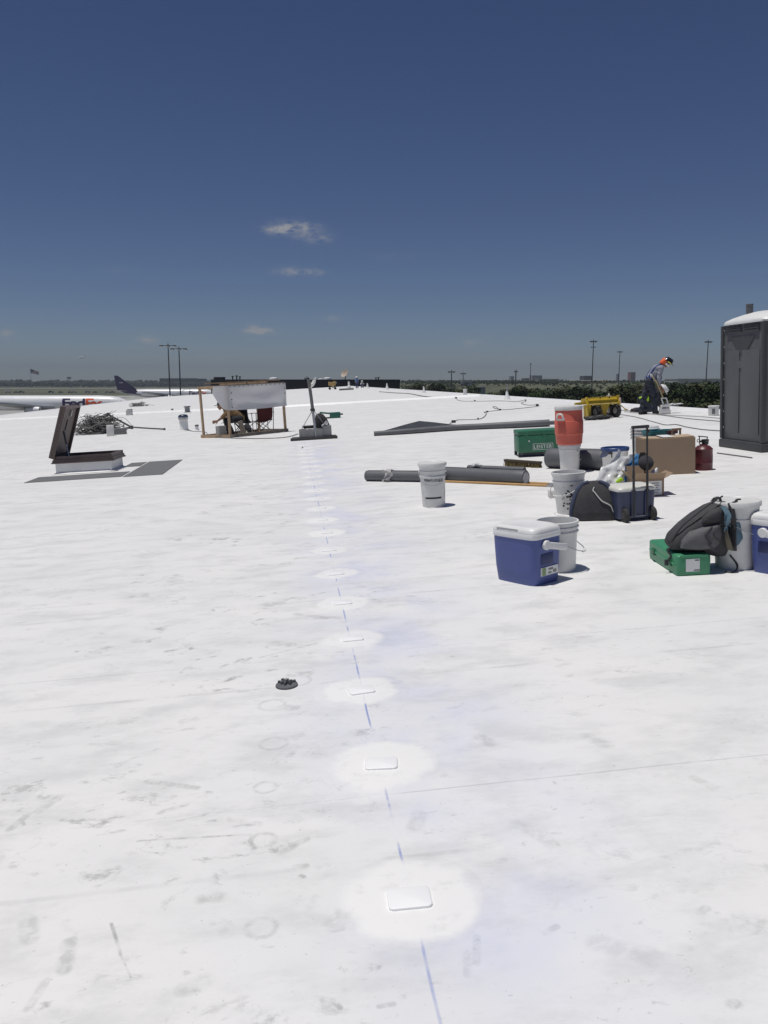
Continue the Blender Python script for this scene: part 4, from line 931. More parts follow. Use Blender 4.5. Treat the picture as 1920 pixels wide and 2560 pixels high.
# --- cords lying on the roof
def cord(label, pts, r=.012, mat=black_m, knots=True, name='extension_cord'):
    P3 = [roof_pt(*p)+Vector((0, 0, r*.9+.008)) for p in pts]; cp = curve_pts(P3, 6); o = cp[0].copy()
    t = empty(name, label, 'cord'); t.location = o; bm = nb(); tube(bm, [p-o for p in cp], r, 6); finish(bm, 'cable', mat, t)
    return t
gc = M('grey_cord', (.16, .16, .16), .7, bump=0)
c_ = cord('thin dark cord zigzagging across the roof behind the grey tarp', [(1124, 1060), (1134, 1056), (1146, 1051), (1190, 1050), (1206, 1046), (1213, 1040), (1216, 1034), (1210, 1032), (1218, 1030), (1250, 1026), (1238, 1022), (1232, 1018), (1240, 1018), (1252, 1025), (1290, 1023), (1342, 1017), (1344, 1013), (1322, 1014), (1303, 1009), (1314, 1004), (1313, 1001), (1290, 1005), (1252, 1003), (1187, 1004), (1152, 1003), (1141, 998), (1140, 994)], .011, gc)
for px, py in ((1140, 996), (1187, 1003), (1314, 1002), (1343, 1015), (1218, 1031), (1195, 1049), (1134, 1057), (1250, 1026)):
    bm = nb(); p = roof_pt(px, py)-c_.location; box(bm, p+Vector((0, 0, .03)), (.09, .05, .06), Matrix.Rotation(px, 3, 'Z'), .02); finish(bm, 'plug', black_m, c_)
cord('dark cord running from the yellow cart to the portable toilet, nearest to the workers', [(1536, 1030), (1560, 1027), (1600, 1032), (1660, 1040), (1720, 1048), (1800, 1055)], .011, gc)
cord('dark cord looping from the cart past the cardboard box to the toilet', [(1540, 1036), (1590, 1044), (1640, 1058), (1665, 1064), (1690, 1063), (1720, 1070), (1760, 1076), (1800, 1079)], .010, gc)
cord('pale grey cord lying along the right roof edge behind the workers', [(1560, 1030), (1620, 1036), (1690, 1040), (1750, 1043), (1805, 1048)], .012, M('pale_cord', (.4, .4, .4), .7, bump=0))
cord('thin cord lying on the far roof near the white joint', [(948, 980), (986, 983), (1022, 985), (1060, 992), (1096, 995)], .03, gc)
cord('thin cord running from the wooden shade frame to the mast base', [(509, 1093), (560, 1096), (640, 1098), (700, 1096), (727, 1092), (745, 1086)], .012, gc)
cord('thin cord running from the capped vent towards the shade frame', [(466, 1062), (471, 1074), (480, 1079), (500, 1080), (515, 1082), (518, 1087), (512, 1090)], .010, gc)
cord('thin dark line crossing the roof in front of the portable toilet', [(1793, 1135), (1830, 1140), (1880, 1147)], .01, gc)

# --- grey tarp: long roll with a flat triangle of sheet
t = empty('grey_tarp', 'long dark grey membrane half unrolled into a flat triangle on the roof', 'tarp')
A = roof_pt(935, 1090); B = roof_pt(1372, 1066); t.location = A; bm = nb(); N_ = 24; pts = []; rs = []
for k in range(N_+1):
    u = k/N_; p = A+(B-A)*u; r = .062+.018*math.sin(u*3)+(.03*max(0, u-.62)/.38)
    p.y += .25*math.sin(u*3.1)-.1*math.sin(u*9); pts.append(Vector((p.x, p.y, rz(p.x)+r))-A); rs.append(r)
tube(bm, pts, rs, 14); finish(bm, 'roll', grey_roll, t, 50)
T = [roof_pt(*q)-A for q in ((938, 1089), (958, 1078), (1010, 1063), (1048, 1053), (1090, 1057), (1130, 1062), (1180, 1064))]; bm = nb()
lo = [Vector(pts[min(N_, int(N_*k/9))]) for k in range(7)]; gv = []
for a, b in zip(lo, T):
    col = []
    for j in range(9):
        v = j/8; p = Vector((a.x+(b.x-a.x)*v, a.y+(b.y-a.y)*v, 0)); p.z = rz(p.x+A.x)-A.z+.012+.06*(1-v)**2+.05*v*(1-v)*4*(.5+.5*noise.noise(p*1.1)); col.append(bm.verts.new(p))
    gv.append(col)
for i in range(6):
    for j in range(8): bm.faces.new((gv[i][j], gv[i][j+1], gv[i+1][j+1], gv[i+1][j]))
bmesh.ops.solidify(bm, geom=bm.faces[:], thickness=.01); finish(bm, 'sheet', grey_roll, t, 60)
bm = nb(); e_ = pts[-1]; d_ = (pts[-1]-pts[-2]).normalized(); tube(bm, [e_, e_+d_*.22], .055, 12); finish(bm, 'core', grey_roll, t)
bm = nb(); p = Vector((0, 0, 0)); t2 = empty('work_glove', 'small green tool case lying open on the roof beyond the mast', 'case'); box(bm, (0, 0, .12), (.42, .3, .22), None, .02); finish(bm, 'shell', M('dark_green', (.02, .12, .09), .5), t2)
bm = nb(); box(bm, (-.38, 0, .22), (.46, .26, .06), Matrix.Rotation(R(8), 3, 'Y'), .02); box(bm, (-.3, 0, .03), (.5, .2, .04), None, .01); finish(bm, 'lid', M('dark_green', (.02, .12, .09), .5), t2); bm = nb(); box(bm, (.26, 0, .14), (.12, .06, .06), None, .01); finish(bm, 'handle', black_m, t2)
t2.name = 'tool_case'; putr(t2, 838, 1045, 0)

# --- roof hatch with its lid up, on grey walk pads
padm = M('walk_pad', (.15, .155, .16), .9, var=.1, scale=30, bump=.3)
def pad(label, x0, x1, y0, y1):
    o = finish(box(nb(), (0, 0, .006), (x1-x0, y1-y0, .011), None, .003, 1), 'walk_pad', padm, None, 0); tag(o, label, 'mat'); putxy(o, (x0+x1)/2, (y0+y1)/2, 0, .004)
pad('narrow dark grey walk pad in front of the roof hatch', -4.72, -3.04, 15.25, 16.12)
pad('long dark grey walk pad to the right of the roof hatch', -3.0, -2.30, 15.18, 18.02)
pad('small dark grey walk pad behind the right corner of the roof hatch', -3.36, -3.04, 17.18, 18.0)
t = empty('roof_hatch', 'brown steel roof hatch on a white curb with its lid standing open', 'roof hatch')
bw = M('brown_steel', (.125, .09, .08), .45, var=.15, scale=6, bump=.02, dirt=.15); HX, HY, HZ = 1.06, .80, .21
cb = M('curb_membrane', (.78, .78, .77), .55, var=.06, scale=4, bump=.03)
bm = nb()
for c, s in (((0, -HY/2, HZ/2), (HX, .05, HZ)), ((0, HY/2, HZ/2), (HX, .05, HZ)), ((-HX/2+.025, 0, HZ/2), (.05, HY-.05, HZ)), ((HX/2-.025, 0, HZ/2), (.05, HY-.05, HZ))): box(bm, c, s)
finish(bm, 'curb', cb, t, 0)
bm = nb(); loft(bm, [(0, 0, .012, HX*.60, HY*.66, 12), (0, 0, .02, HX*.55, HY*.58, 12), (0, 0, .045, HX*.505, HY*.54, 12)], 48, cap=False); finish(bm, 'flashing', cb, t, 40)
bm = nb()
for zz, o_, hh_ in ((HZ+.015, .035, .028), (HZ+.05, .018, .042), (HZ+.105, .0, .068)):
    for c, s in (((0, -HY/2-o_, zz), (HX+.06+2*o_, .04, hh_)), ((0, HY/2+o_, zz), (HX+.06+2*o_, .04, hh_)), ((-HX/2-o_, 0, zz), (.04, HY+2*o_-.04, hh_)), ((HX/2+o_, 0, zz), (.04, HY+2*o_-.04, hh_))): box(bm, c, s)
finish(bm, 'frame', bw, t, 0)
bm = nb(); box(bm, (0, 0, .06), (HX*.9, HY*.9, .02)); finish(bm, 'shaft_shade_sheet', M('shaft_dark', (.05, .045, .04), .9), t)  # dark sheet standing in for the shade of the open shaft
L_ = 1.03; ang = R(19); Rl = Matrix.Rotation(ang, 3, 'Y'); hinge = Vector((-HX/2-.03, 0, HZ+.10)); bm = nb()
box(bm, hinge+Rl @ Vector((-.05, 0, L_/2)), (.05, HY+.14, L_), Rl, .006); lid = finish(bm, 'lid', bw, t, 30)
bm = nb()
for c, s in (((.0, -HY/2-.055, L_/2), (.07, .03, L_)), ((.0, HY/2+.055, L_/2), (.07, .03, L_)), ((0, 0, L_-.015), (.07, HY+.08, .03)), ((0, 0, .015), (.07, HY+.08, .03))): box(bm, hinge+Rl @ Vector(c), s, Rl)
finish(bm, 'lid_flange', bw, lid, 0)
bm = nb(); box(bm, hinge+Rl @ Vector((-.022, 0, L_/2)), (.012, HY, L_-.1), Rl); finish(bm, 'lid_liner', M('lid_inside', (.185, .145, .13), .6, var=.15, scale=5), lid, 0)
bm = nb(); box(bm, hinge+Rl @ Vector((.0, .06, L_*.86)), (.03, .05, .12), Rl, .006); lk = finish(bm, 'latch', M('latch_pale', (.5, .48, .44), .4), lid)
bm = nb(); a = hinge+Rl @ Vector((.02, -HY*.30, .55)); b = Vector((-HX*.28, -HY*.36, HZ+.10)); tube(bm, [a, a+(b-a)*.5], .018, 8); finish(bm, 'strut_body', black_m, lid); bm = nb(); tube(bm, [a+(b-a)*.5, b], .010, 8); finish(bm, 'strut_rod', M('chrome', (.6, .6, .6), .2, .9, bump=0), lid)
bm = nb(); tube(bm, [hinge+Rl @ Vector((.03, -HY*.25, .56)), hinge+Rl @ Vector((.03, -HY*.22, .78))], .013, 8); finish(bm, 'hold_open_arm', black_m, lid)
A = roof_pt(144, 1187); put(t, (A.x+HX/2, A.y+HY/2+.0, rz(A.x+HX/2)), -3)
# ------------------------------------------------------------------ shade frame of lumber with a white sheet
def rp(x, y, z=0.): return Vector((x, y, rz(x)+z))
c1_, c2_, c3_ = rp(-2.60, 25.50), rp(-1.77, 24.85), rp(-.16, 26.17); c4_ = rp(c1_.x+c3_.x-c2_.x, c1_.y+c3_.y-c2_.y)
t = empty('shade_frame', 'lumber shade frame with a white sheet nailed across its upper half', 'canopy'); o = c2_.copy(); t.location = o; FH = 1.44
CC = [c - o for c in (c1_, c2_, c3_, c4_)]; UP = Vector((0, 0, 1)); UPT = (ROOFM.to_3x3() @ UP)
for k, c in enumerate(CC):
    bm = nb(); bar(bm, c+UPT*.002, c+UPT*FH, .09, .05, R(30)); finish(bm, 'post', wood_m, t, 0)
for a, b in ((0, 1), (1, 2), (2, 3), (3, 0)):
    d = (CC[b]-CC[a]).normalized(); bm = nb(); bar(bm, CC[a]-d*.06+UPT*.048+Vector((d.y, -d.x, 0))*.05, CC[b]+d*.06+UPT*.048+Vector((d.y, -d.x, 0))*.05, .045, .09, 0); finish(bm, 'bottom_rail', wood_m if a == 0 else grey_wood, t, 0)
    bm = nb(); bar(bm, CC[a]-d*.05+UPT*(FH+.045), CC[b]+d*.05+UPT*(FH+.045), .045, .09, 0); finish(bm, 'top_rail', wood_m, t, 0)
for u in (.36, .72):
    bm = nb(); a = CC[1]+(CC[2]-CC[1])*u; b = CC[0]+(CC[3]-CC[0])*u; bar(bm, a+UPT*(FH+.12), b+UPT*(FH+.12), .09, .045); finish(bm, 'cross_beam', wood_m, t, 0)
bm = nb(); a = CC[0]+(CC[3]-CC[0])*.1; b = CC[1]+(CC[2]-CC[1])*.95; bar(bm, a+UPT*(FH+.165), b+UPT*(FH+.165), .09, .035); finish(bm, 'diagonal_board', wood_m, t, 0)
ax = (CC[2]-CC[1]); nx = Vector((ax.y, -ax.x, 0)).normalized(); bx = CC[0]-CC[1]
bm = nb(); gv = []; nu, nv = 36, 14
US = [-.42+.42*k/8 for k in range(8)]+[-1e-6, 0.]+[1.04*k/27 for k in range(1, 28)]; nu = len(US)-1
for i in range(nu+1):
    u = US[i]; col = []
    for j in range(nv+1):
        v = j/nv
        if u < 0:
            s_ = -u/.42; base = CC[1]+bx*(s_*.42); drop = .69*(1-.0*s_); nn = Vector((-bx.y, bx.x, 0)).normalized()
            drop *= (1-.72*s_**1.4); p = base+nn*.085+UPT*(FH+.07-drop*v)+bx.normalized()*.05*v
        else:
            base = CC[1]+ax*min(u, 1.03); p = base+nx*(.085)+UPT*(FH+.07-.71*v)
            p += nx*(.022*math.sin(u*7+v*4)*v*(1-v)*2.+.03*noise.noise(Vector((u*4, v*3, 1)))*(v))
            p += UPT*(-.02*math.sin(u*math.pi)*v)
        col.append(bm.verts.new(p))
    gv.append(col)
for i in range(nu):
    for j in range(nv): bm.faces.new((gv[i][j], gv[i+1][j], gv[i+1][j+1], gv[i][j+1]))
shm = M('white_sheet', (.74, .75, .77), .7, var=.05, scale=3, bump=.04); nt2 = shm.node_tree; tr_ = nt2.nodes.new('ShaderNodeBsdfTranslucent'); tr_.inputs[0].default_value = (.74, .75, .77, 1); mxs = nt2.nodes.new('ShaderNodeMixShader'); mxs.inputs[0].default_value = .45
nt2.links.new(nt2.nodes['Principled BSDF'].outputs[0], mxs.inputs[1]); nt2.links.new(tr_.outputs[0], mxs.inputs[2]); nt2.links.new(mxs.outputs[0], nt2.nodes['Material Output'].inputs[0])
sheet_ = finish(bm, 'sheet', shm, t, 70)
for k in range(14):
    u = -.05+1.04*k/13; base = CC[1]+ax*max(u, 0)+(bx*(-u*3) if u < 0 else Vector()); bm = nb(); lathe(bm, [(0, 0), (.016, 0), (.014, .006), (0, .007)], 8, base+nx*.088+UPT*(FH+.045), Matrix.Rotation(R(90), 4, 'X')); finish(bm, 'washer', black_m, sheet_)
for u, zs in ((.04, (FH-.14, FH-.33, FH-.56)), (1., (FH-.1, FH-.25))):
    for z in zs:
        bm = nb(); lathe(bm, [(0, 0), (.018, 0), (.014, .006), (0, .007)], 8, CC[1]+ax*u+nx*.11+UPT*z, Matrix.Rotation(R(90), 4, 'X')); finish(bm, 'washer', black_m, sheet_)
# concrete block on the side rail
def cblock(label, w=.2, d=.4, h=.2, group=None):
    t = empty('concrete_block', label, 'block', group); bm = nb(); box(bm, (0, 0, h/2), (w, d, h), None, .004, 1); finish(bm, 'body', block_m, t, 20)
    for s in (-1, 1):
        bm = nb(); box(bm, (0, s*d*.23, h+.001), (w*.62, d*.33, .003)); finish(bm, 'core_hole_shade', M('hole_dark', (.06, .06, .06), .95), t, 0)  # flat dark plates paint the shade inside the holes; the block is solid
    return t
t = cblock('grey concrete block weighing down the side rail of the shade frame', .24, .22, .25); p = c1_+(c2_-c1_)*.66; put(t, (p.x, p.y+.06, rz(p.x)+.094), 30)

# ------------------------------------------------------------------ people
skin_m = M('skin', (.30, .17, .11), .6, var=.08, bump=.02); boot_m = M('work_boot', (.04, .032, .026), .8)
def hand(bm, w, d, n_, s=1., spread=.25, curl=.2):
    """palm + five fingers: w wrist, d direction, n_ palm normal"""
    w = Vector(w); d = Vector(d).normalized(); n_ = Vector(n_); n_ = (n_-d*n_.dot(d)).normalized(); x = d.cross(n_)
    capsule(bm, w, .024*s, w+d*.05*s, .03*s); capsule(bm, w+d*.05*s-x*.02*s, .022*s, w+d*.075*s+x*.02*s, .02*s)
    for k, (o, L) in enumerate(((-.032, .07), (-.011, .082), (.011, .077), (.031, .06))):
        b = w+d*.08*s+x*o*s; dd = (d+x*o*8*spread).normalized(); m_ = b+dd*L*.55*s; e = m_+(dd-n_*curl).normalized()*L*.5*s
        capsule(bm, b, .0105*s, m_, .0095*s, 8); capsule(bm, m_, .0095*s, e, .008*s, 8)
    b = w+d*.025*s-x*.025*s; capsule(bm, b, .014*s, b+(d*.6-x*.8)*.05*s, .011*s, 8); capsule(bm, b+(d*.6-x*.8)*.05*s, .011*s, b+(d*.9-x*.55)*.085*s, .009*s, 8)
def head(bm, c, fwd, s=1.):
    """skull, jaw, nose, ears, brow around centre c looking along fwd"""
    c = Vector(c); f = Vector(fwd).normalized(); l = Vector((0, 0, 1)).cross(f)
    l = l.normalized() if l.length > .1 else Vector((0, 1, 0)); u = f.cross(l)
    capsule(bm, c+u*.02*s-f*.02*s, .088*s, c+u*.03*s+f*.025*s, .08*s, 14); capsule(bm, c+f*.03*s-u*.01*s, .07*s, c+f*.055*s-u*.075*s, .045*s, 12)
    capsule(bm, c+f*.10*s+u*.012*s, .010*s, c+f*.118*s-u*.028*s, .016*s, 8); capsule(bm, c+f*.092*s-l*.03*s-u*.062*s, .010*s, c+f*.092*s+l*.03*s-u*.062*s, .010*s, 8)
    for q in (-1, 1): ball(bm, c+l*q*.088*s-u*.012*s, (.015*s, .015*s, .03*s), 1); capsule(bm, c+f*.09*s+l*q*.02*s+u*.022*s, .012*s, c+f*.078*s+l*q*.055*s+u*.02*s, .011*s, 8)
    return f, l, u
def eyes(parent, c, f, l, u, s=1.):
    for q in (-1, 1):
        bm = nb(); ball(bm, Vector(c)+f*.097*s+l*q*.033*s+u*.004*s, .009*s, 1); finish(bm, 'eye', ink_m, parent)
def limb(bm, pts, rad):
    for (a, ra_), (b, rb__) in zip(list(zip(pts, rad)), list(zip(pts, rad))[1:]): capsule(bm, a, ra_, b, rb__, 12)
def foot(bm, ankle, d, s=1.):
    a = Vector(ankle); d = Vector(d).normalized()
    capsule(bm, a, .055*s, Vector((a.x, a.y, a.z-.02)), .055*s); capsule(bm, Vector((a.x-d.x*.04, a.y-d.y*.04, .045*s)), .044*s, Vector((a.x+d.x*.16*s, a.y+d.y*.16*s, .036*s)), .036*s); 
def hardhat(parent, c, f, u, mat, s=1., brim=True):
    c = Vector(c); f = Vector(f).normalized(); u = Vector(u).normalized(); l = u.cross(f); m = Matrix((f, l, u)).transposed().to_4x4(); m.translation = c
    bm = nb(); pr = [(.125*s, -.0), (.132*s, -.004), (.128*s, .012), (.122*s, .05), (.105*s, .09), (.07*s, .118), (.03*s, .13), (0, .132)]
    lathe(bm, pr, 24); lathe(bm, [(.12*s, 0), (0, .06)], 24)
    for v in bm.verts: v.co.x *= 1.12
    box(bm, (0, 0, .122), (.2*s, .03, .02), None, .008)
    if brim: box(bm, (.155*s, 0, .002), (.09*s, .15*s, .008), Matrix.Rotation(R(8), 3, 'Y'), .003)
    for v in bm.verts: v.co = m @ v.co
    return finish(bm, 'hard_hat', mat, parent, 40)
# standing worker bent forward, facing +x
t = empty('person', 'standing worker bent forward in grey shirt, dark trousers and black and orange headgear', 'person')
Hd = (.50, -.02, 1.475); hipL, hipR = (.0, -.09, .97), (.03, .09, .97); knL, knR = (.15, -.10, .50), (-.10, .10, .49); anL, anR = (.155, -.10, .09), (-.20, .10, .085)
shL, shR = (.30, -.19, 1.33), (.32, .17, 1.34); elL, elR = (.235, -.21, 1.06), (.37, .16, 1.07); wrL, wrR = (.265, -.16, .83), (.32, .04, .86)
chest = (.24, 0, 1.28); waist = (.08, 0, 1.07); pelvis = (.01, 0, .98); neck = (.385, -.01, 1.395)
bm = nb(); f, l, u = head(bm, Hd, (.8, -.1, -.58)); limb(bm, [neck, (.45, -.015, 1.44)], [.06, .058])
limb(bm, [pelvis, waist, chest, neck], [.12, .125, .14, .07]); limb(bm, [chest, shL], [.1, .07]); limb(bm, [chest, shR], [.1, .07])
limb(bm, [shL, elL, wrL], [.06, .042, .03]); limb(bm, [shR, elR, wrR], [.06, .042, .03]); hand(bm, wrL, (.25, .1, -1), (0, 1, 0), 1., .1, 1.1); hand(bm, wrR, (.05, -.1, -1), (0, -1, 0), 1., .1, 1.1)
limb(bm, [pelvis, hipL, knL, anL], [.1, .088, .058, .042]); limb(bm, [pelvis, hipR, knR, anR], [.1, .088, .058, .042])
remesh(bm, 'body', skin_m, t, .012, 2); eyes(t, Hd, f, l, u)
bm = nb(); limb(bm, [(.03, 0, 1.02), waist, chest, (.35, -.01, 1.37)], [.138, .146, .165, .085]); limb(bm, [chest, shL], [.13, .088]); limb(bm, [chest, shR], [.13, .088]); limb(bm, [shL, elL, (wrL[0]-.002, wrL[1], wrL[2]+.04)], [.082, .062, .046]); limb(bm, [shR, elR, (wrR[0], wrR[1], wrR[2]+.04)], [.082, .062, .046])
remesh(bm, 'shirt', M('grey_shirt', (.27, .28, .33), .9, var=.1, scale=10, bump=.3), t, .012, 2, .018, 12)
bm = nb(); limb(bm, [waist, pelvis], [.135, .14]); limb(bm, [pelvis, hipL, knL, (anL[0], anL[1], .11)], [.12, .108, .082, .07]); limb(bm, [pelvis, hipR, knR, (anR[0], anR[1], .11)], [.12, .108, .082, .07])
remesh(bm, 'trousers', M('dark_denim', (.034, .038, .056), .9, var=.3, scale=10, bump=.3), t, .012, 2, .028, 11)
for a, d in ((anL, (1, -.1, 0)), (anR, (.9, .1, 0))):
    bm = nb(); foot(bm, a, d); remesh(bm, 'boot', boot_m, t, .011, 3)
hb_ = M('harness_blue', (.03, .06, .22), .8); bm = nb()
for s in (-1, 1): tube(bm, curve_pts([(-.06, s*.10, 1.02), (.02, s*.12, 1.20), (.16, s*.11, 1.36), (.29, s*.10, 1.435), (.37, s*.12, 1.38), (.34, s*.14, 1.26), (.2, s*.13, 1.08)], 5), .018, 6)
tube(bm, [(.08+.17*math.cos(k*.45), .16*math.sin(k*.45), 1.04-.10*math.cos(k*.45)*.4) for k in range(14)], .02, 6, closed=True)
finish(bm, 'harness', hb_, t)
hardhat(t, Vector(Hd)+u*.045+f*.01, f, (u+f*.22), M('black_hat', (.012, .012, .014), .2, bump=0))
bm = nb(); capsule(bm, Vector(Hd)-f*.055+u*.03, .095, Vector(Hd)-f*.085-u*.05, .085, 14); remesh(bm, 'orange_neck_shade', M('orange_cloth', (.85, .13, .03), .7), t, .011, 3)
bm = nb(); tube(bm, [Vector(Hd)+u*.042+(f*math.cos(a)*.142+l*math.sin(a)*.13) for a in [k*.21-1.5 for k in range(15)]], .012, 6); finish(bm, 'yellow_band', M('yellow_band', (.75, .75, .12), .6), t)
bm = nb(); tube(bm, [Vector(Hd)-u*.04+(f*math.cos(a)*.11+l*math.sin(a)*.1) for a in [k*.21-1.6 for k in range(16)]], .03, 8); finish(bm, 'face_cloth', M('white_cloth', (.72, .7, .7), .9), t)
P = roof_pt(1622, 1036); put(t, (P.x, P.y, rz(P.x)), -8); PW = t.matrix_world.copy(); pw_o = t
# long handled tool with white frame
t = empty('floor_scraper', 'long tan-handled tool with a white frame and boxy head held by the standing worker', 'tool')
bm = nb(); tube(bm, [(.005, -.20, 1.165), (.19, -.20, .90), (.36, -.19, .47)], [.022, .019, .019], 8); finish(bm, 'handle', M('pole_tan', (.45, .38, .2), .6), t)
bm = nb(); tube(bm, [(-.005, -.20, 1.18), (.035, -.20, 1.11)], .028, 8); finish(bm, 'grip', white_pl, t)
bm = nb()
for a, b in (((.31, -.19, .455), (.37, -.19, .27)), ((.45, -.19, .455), (.51, -.19, .27)), ((.30, -.19, .46), (.46, -.19, .46)), ((.33, -.19, .275), (.52, -.19, .275))): bar(bm, a, b, .032)
finish(bm, 'frame', white_pl, t); bm = nb(); prism(bm, [(.30, .27), (.51, .27), (.56, .02), (.24, .02)], -.28, -.12, 'xz'); hd_ = finish(bm, 'head', white_dirty, t, 20)
bm = nb(); box(bm, (.37, -.282, .18), (.13, .003, .05)); box(bm, (.47, -.282, .18), (.05, .003, .04)); finish(bm, 'label_print', greyink_m, hd_, 0)
t.matrix_world = PW
# kneeling worker behind
t = empty('person', 'kneeling worker in dark clothes and white hard hat behind the standing worker', 'person')
Hd = (.50, 0, .66); pel = (-.12, 0, .40); wa = (.04, 0, .50); ch = (.26, 0, .60); nk = (.40, 0, .64)
bm = nb(); f, l, u = head(bm, Hd, (.55, -.1, -.83)); limb(bm, [pel, wa, ch, nk, (.46, 0, .655)], [.13, .13, .14, .06, .055])
armL = [(.32, -.18, .56), (.30, -.24, .33), (.46, -.16, .14)]; armR = [(.32, .18, .56), (.34, .24, .33), (.50, .14, .12)]
for A in (armL, armR): limb(bm, [ch]+A, [.1, .06, .042, .03]); hand(bm, A[2], (.6, 0, -.5), (0, 0, -1))
legL = [(-.12, -.10, .38), (.16, -.12, .09), (-.30, -.12, .075)]; legR = [(-.12, .10, .38), (.14, .13, .09), (-.32, .13, .075)]
for A in (legL, legR): limb(bm, [pel]+A, [.1, .09, .06, .045])
remesh(bm, 'body', skin_m, t, .012, 2); eyes(t, Hd, f, l, u)
bm = nb(); limb(bm, [pel, wa, ch, (.37, 0, .63)], [.14, .15, .165, .085])
for A in (armL, armR): limb(bm, [ch, A[0], A[1], (Vector(A[1])+Vector(A[2])*2)/3], [.12, .085, .062, .048])
remesh(bm, 'shirt', M('black_shirt', (.02, .022, .028), .9, var=.2), t, .013, 3, .01, 9)
bm = nb()
for A in (legL, legR): limb(bm, [pel]+A[:2]+[A[2]], [.13, .11, .082, .068])
remesh(bm, 'trousers', M('dark_denim', (.022, .026, .042), .9), t, .013, 3, .01, 9)
for A in (legL, legR):
    bm = nb(); capsule(bm, Vector(A[2])+Vector((.03, 0, .0)), .055, Vector(A[2])+Vector((-.06, 0, .0)), .05); capsule(bm, Vector(A[2])+Vector((-.06, 0, .0)), .05, Vector(A[2])+Vector((-.09, 0, -.04)), .04); remesh(bm, 'boot', boot_m, t, .011, 3)
hv = M('hi_vis', (.45, .75, .03), .6); bm = nb()
tube(bm, curve_pts([(-.23, -.12, .44), (-.15, -.165, .46), (-.05, -.165, .42), (.0, -.16, .34)], 4), .030, 6); tube(bm, curve_pts([(-.02, -.165, .5), (.02, -.175, .42), (.0, -.165, .34)], 4), .034, 6); finish(bm, 'reflective_vest_stripe', hv, t)
hardhat(t, Vector(Hd)+u*.05, f, u+f*.35, M('white_hat', (.8, .8, .78), .3, bump=0), 1.12)
P = roof_pt(1626, 1031); put(t, (P.x, P.y+.35, rz(P.x)), -6)

# --- seated worker under the shade, on a folding stool, facing -x and bent forward
sitm = M('seat_metal', (.05, .05, .055), .5, .5)
Q = c2_+(c3_-c2_)*.24+Vector((-.16, .50, 0)); SEAT = Vector((Q.x, Q.y, rz(Q.x)))
t = empty('folding_stool', 'black folding stool under the seated worker', 'stool'); bm = nb(); box(bm, (0, 0, .42), (.38, .34, .03), None, .008); finish(bm, 'seat', dark_cloth, t)
for s in (-1, 1):
    bm = nb(); bar(bm, (-.2, s*.16, .005), (.14, s*.16, .41), .022); finish(bm, 'leg', sitm, t); bm = nb(); bar(bm, (.2, s*.14, .005), (-.14, s*.14, .41), .022); finish(bm, 'leg', sitm, t)
bm = nb(); bar(bm, (-.1, -.16, .12), (-.1, .16, .12), .02); bar(bm, (.1, -.14, .12), (.1, .14, .12), .02); finish(bm, 'stretcher', sitm, t); put(t, SEAT, 12)
t = empty('person', 'seated worker in brown shirt and dark cap under the shade, arm stretched out', 'person')
Hd = (-.50, -.06, .93); pel = (.05, 0, .53); wa = (-.06, 0, .62); ch = (-.26, 0, .72); nk = (-.39, -.03, .83)
bm = nb(); f, l, u = head(bm, Hd, (-.95, -.2, -.15)); limb(bm, [pel, wa, ch, nk, (-.46, -.05, .89)], [.13, .13, .145, .062, .056])
aL = [(-.34, -.19, .73), (-.52, -.26, .58), (-.66, -.30, .50)]; aR = [(-.30, .18, .73), (-.20, .24, .52), (-.36, .16, .44)]
limb(bm, [ch]+aL, [.1, .06, .042, .03]); hand(bm, aL[2], (-.9, -.2, -.22), (.2, -1, .2), 1.15, .5, .1); limb(bm, [ch]+aR, [.1, .06, .042, .03]); hand(bm, aR[2], (-.8, 0, -.3), (0, 0, -1))
lL = [(0, -.10, .51), (-.40, -.16, .47), (-.24, -.16, .10)]; lR = [(0, .10, .51), (-.36, .16, .49), (-.30, .15, .10)]
for A in (lL, lR): limb(bm, [pel]+A, [.11, .095, .062, .045])
remesh(bm, 'body', skin_m, t, .012, 2); eyes(t, Hd, f, l, u)
bm = nb(); limb(bm, [pel, wa, ch, (-.36, -.02, .79)], [.145, .15, .168, .085]); limb(bm, [ch]+aL[:2], [.12, .085, .06]); limb(bm, [ch]+aR[:2], [.12, .085, .06])
remesh(bm, 'shirt', M('brown_shirt', (.17, .105, .05), .9, var=.45, scale=11, bump=.15), t, .013, 3, .01, 9)
bm = nb()
for A in (lL, lR): limb(bm, [pel]+A, [.135, .115, .088, .07])
remesh(bm, 'trousers', M('black_trousers', (.02, .021, .026), .9), t, .013, 3, .01, 9)
for A in (lL, lR):
    bm = nb(); foot(bm, A[2], (-1, -.15, 0)); remesh(bm, 'boot', boot_m, t, .011, 3)
bm = nb(); m = Matrix((f, u.cross(f), u)).transposed().to_4x4(); m.translation = Vector(Hd)+u*.04; lathe(bm, [(.105, -.01), (.108, .03), (.09, .07), (.05, .09), (0, .095)], 20); box(bm, (.14, 0, .0), (.1, .14, .01), None, .003)
for v in bm.verts: v.co = m @ v.co
finish(bm, 'cap', M('dark_green_cap', (.02, .03, .028), .8), t, 40); put(t, SEAT, 12)
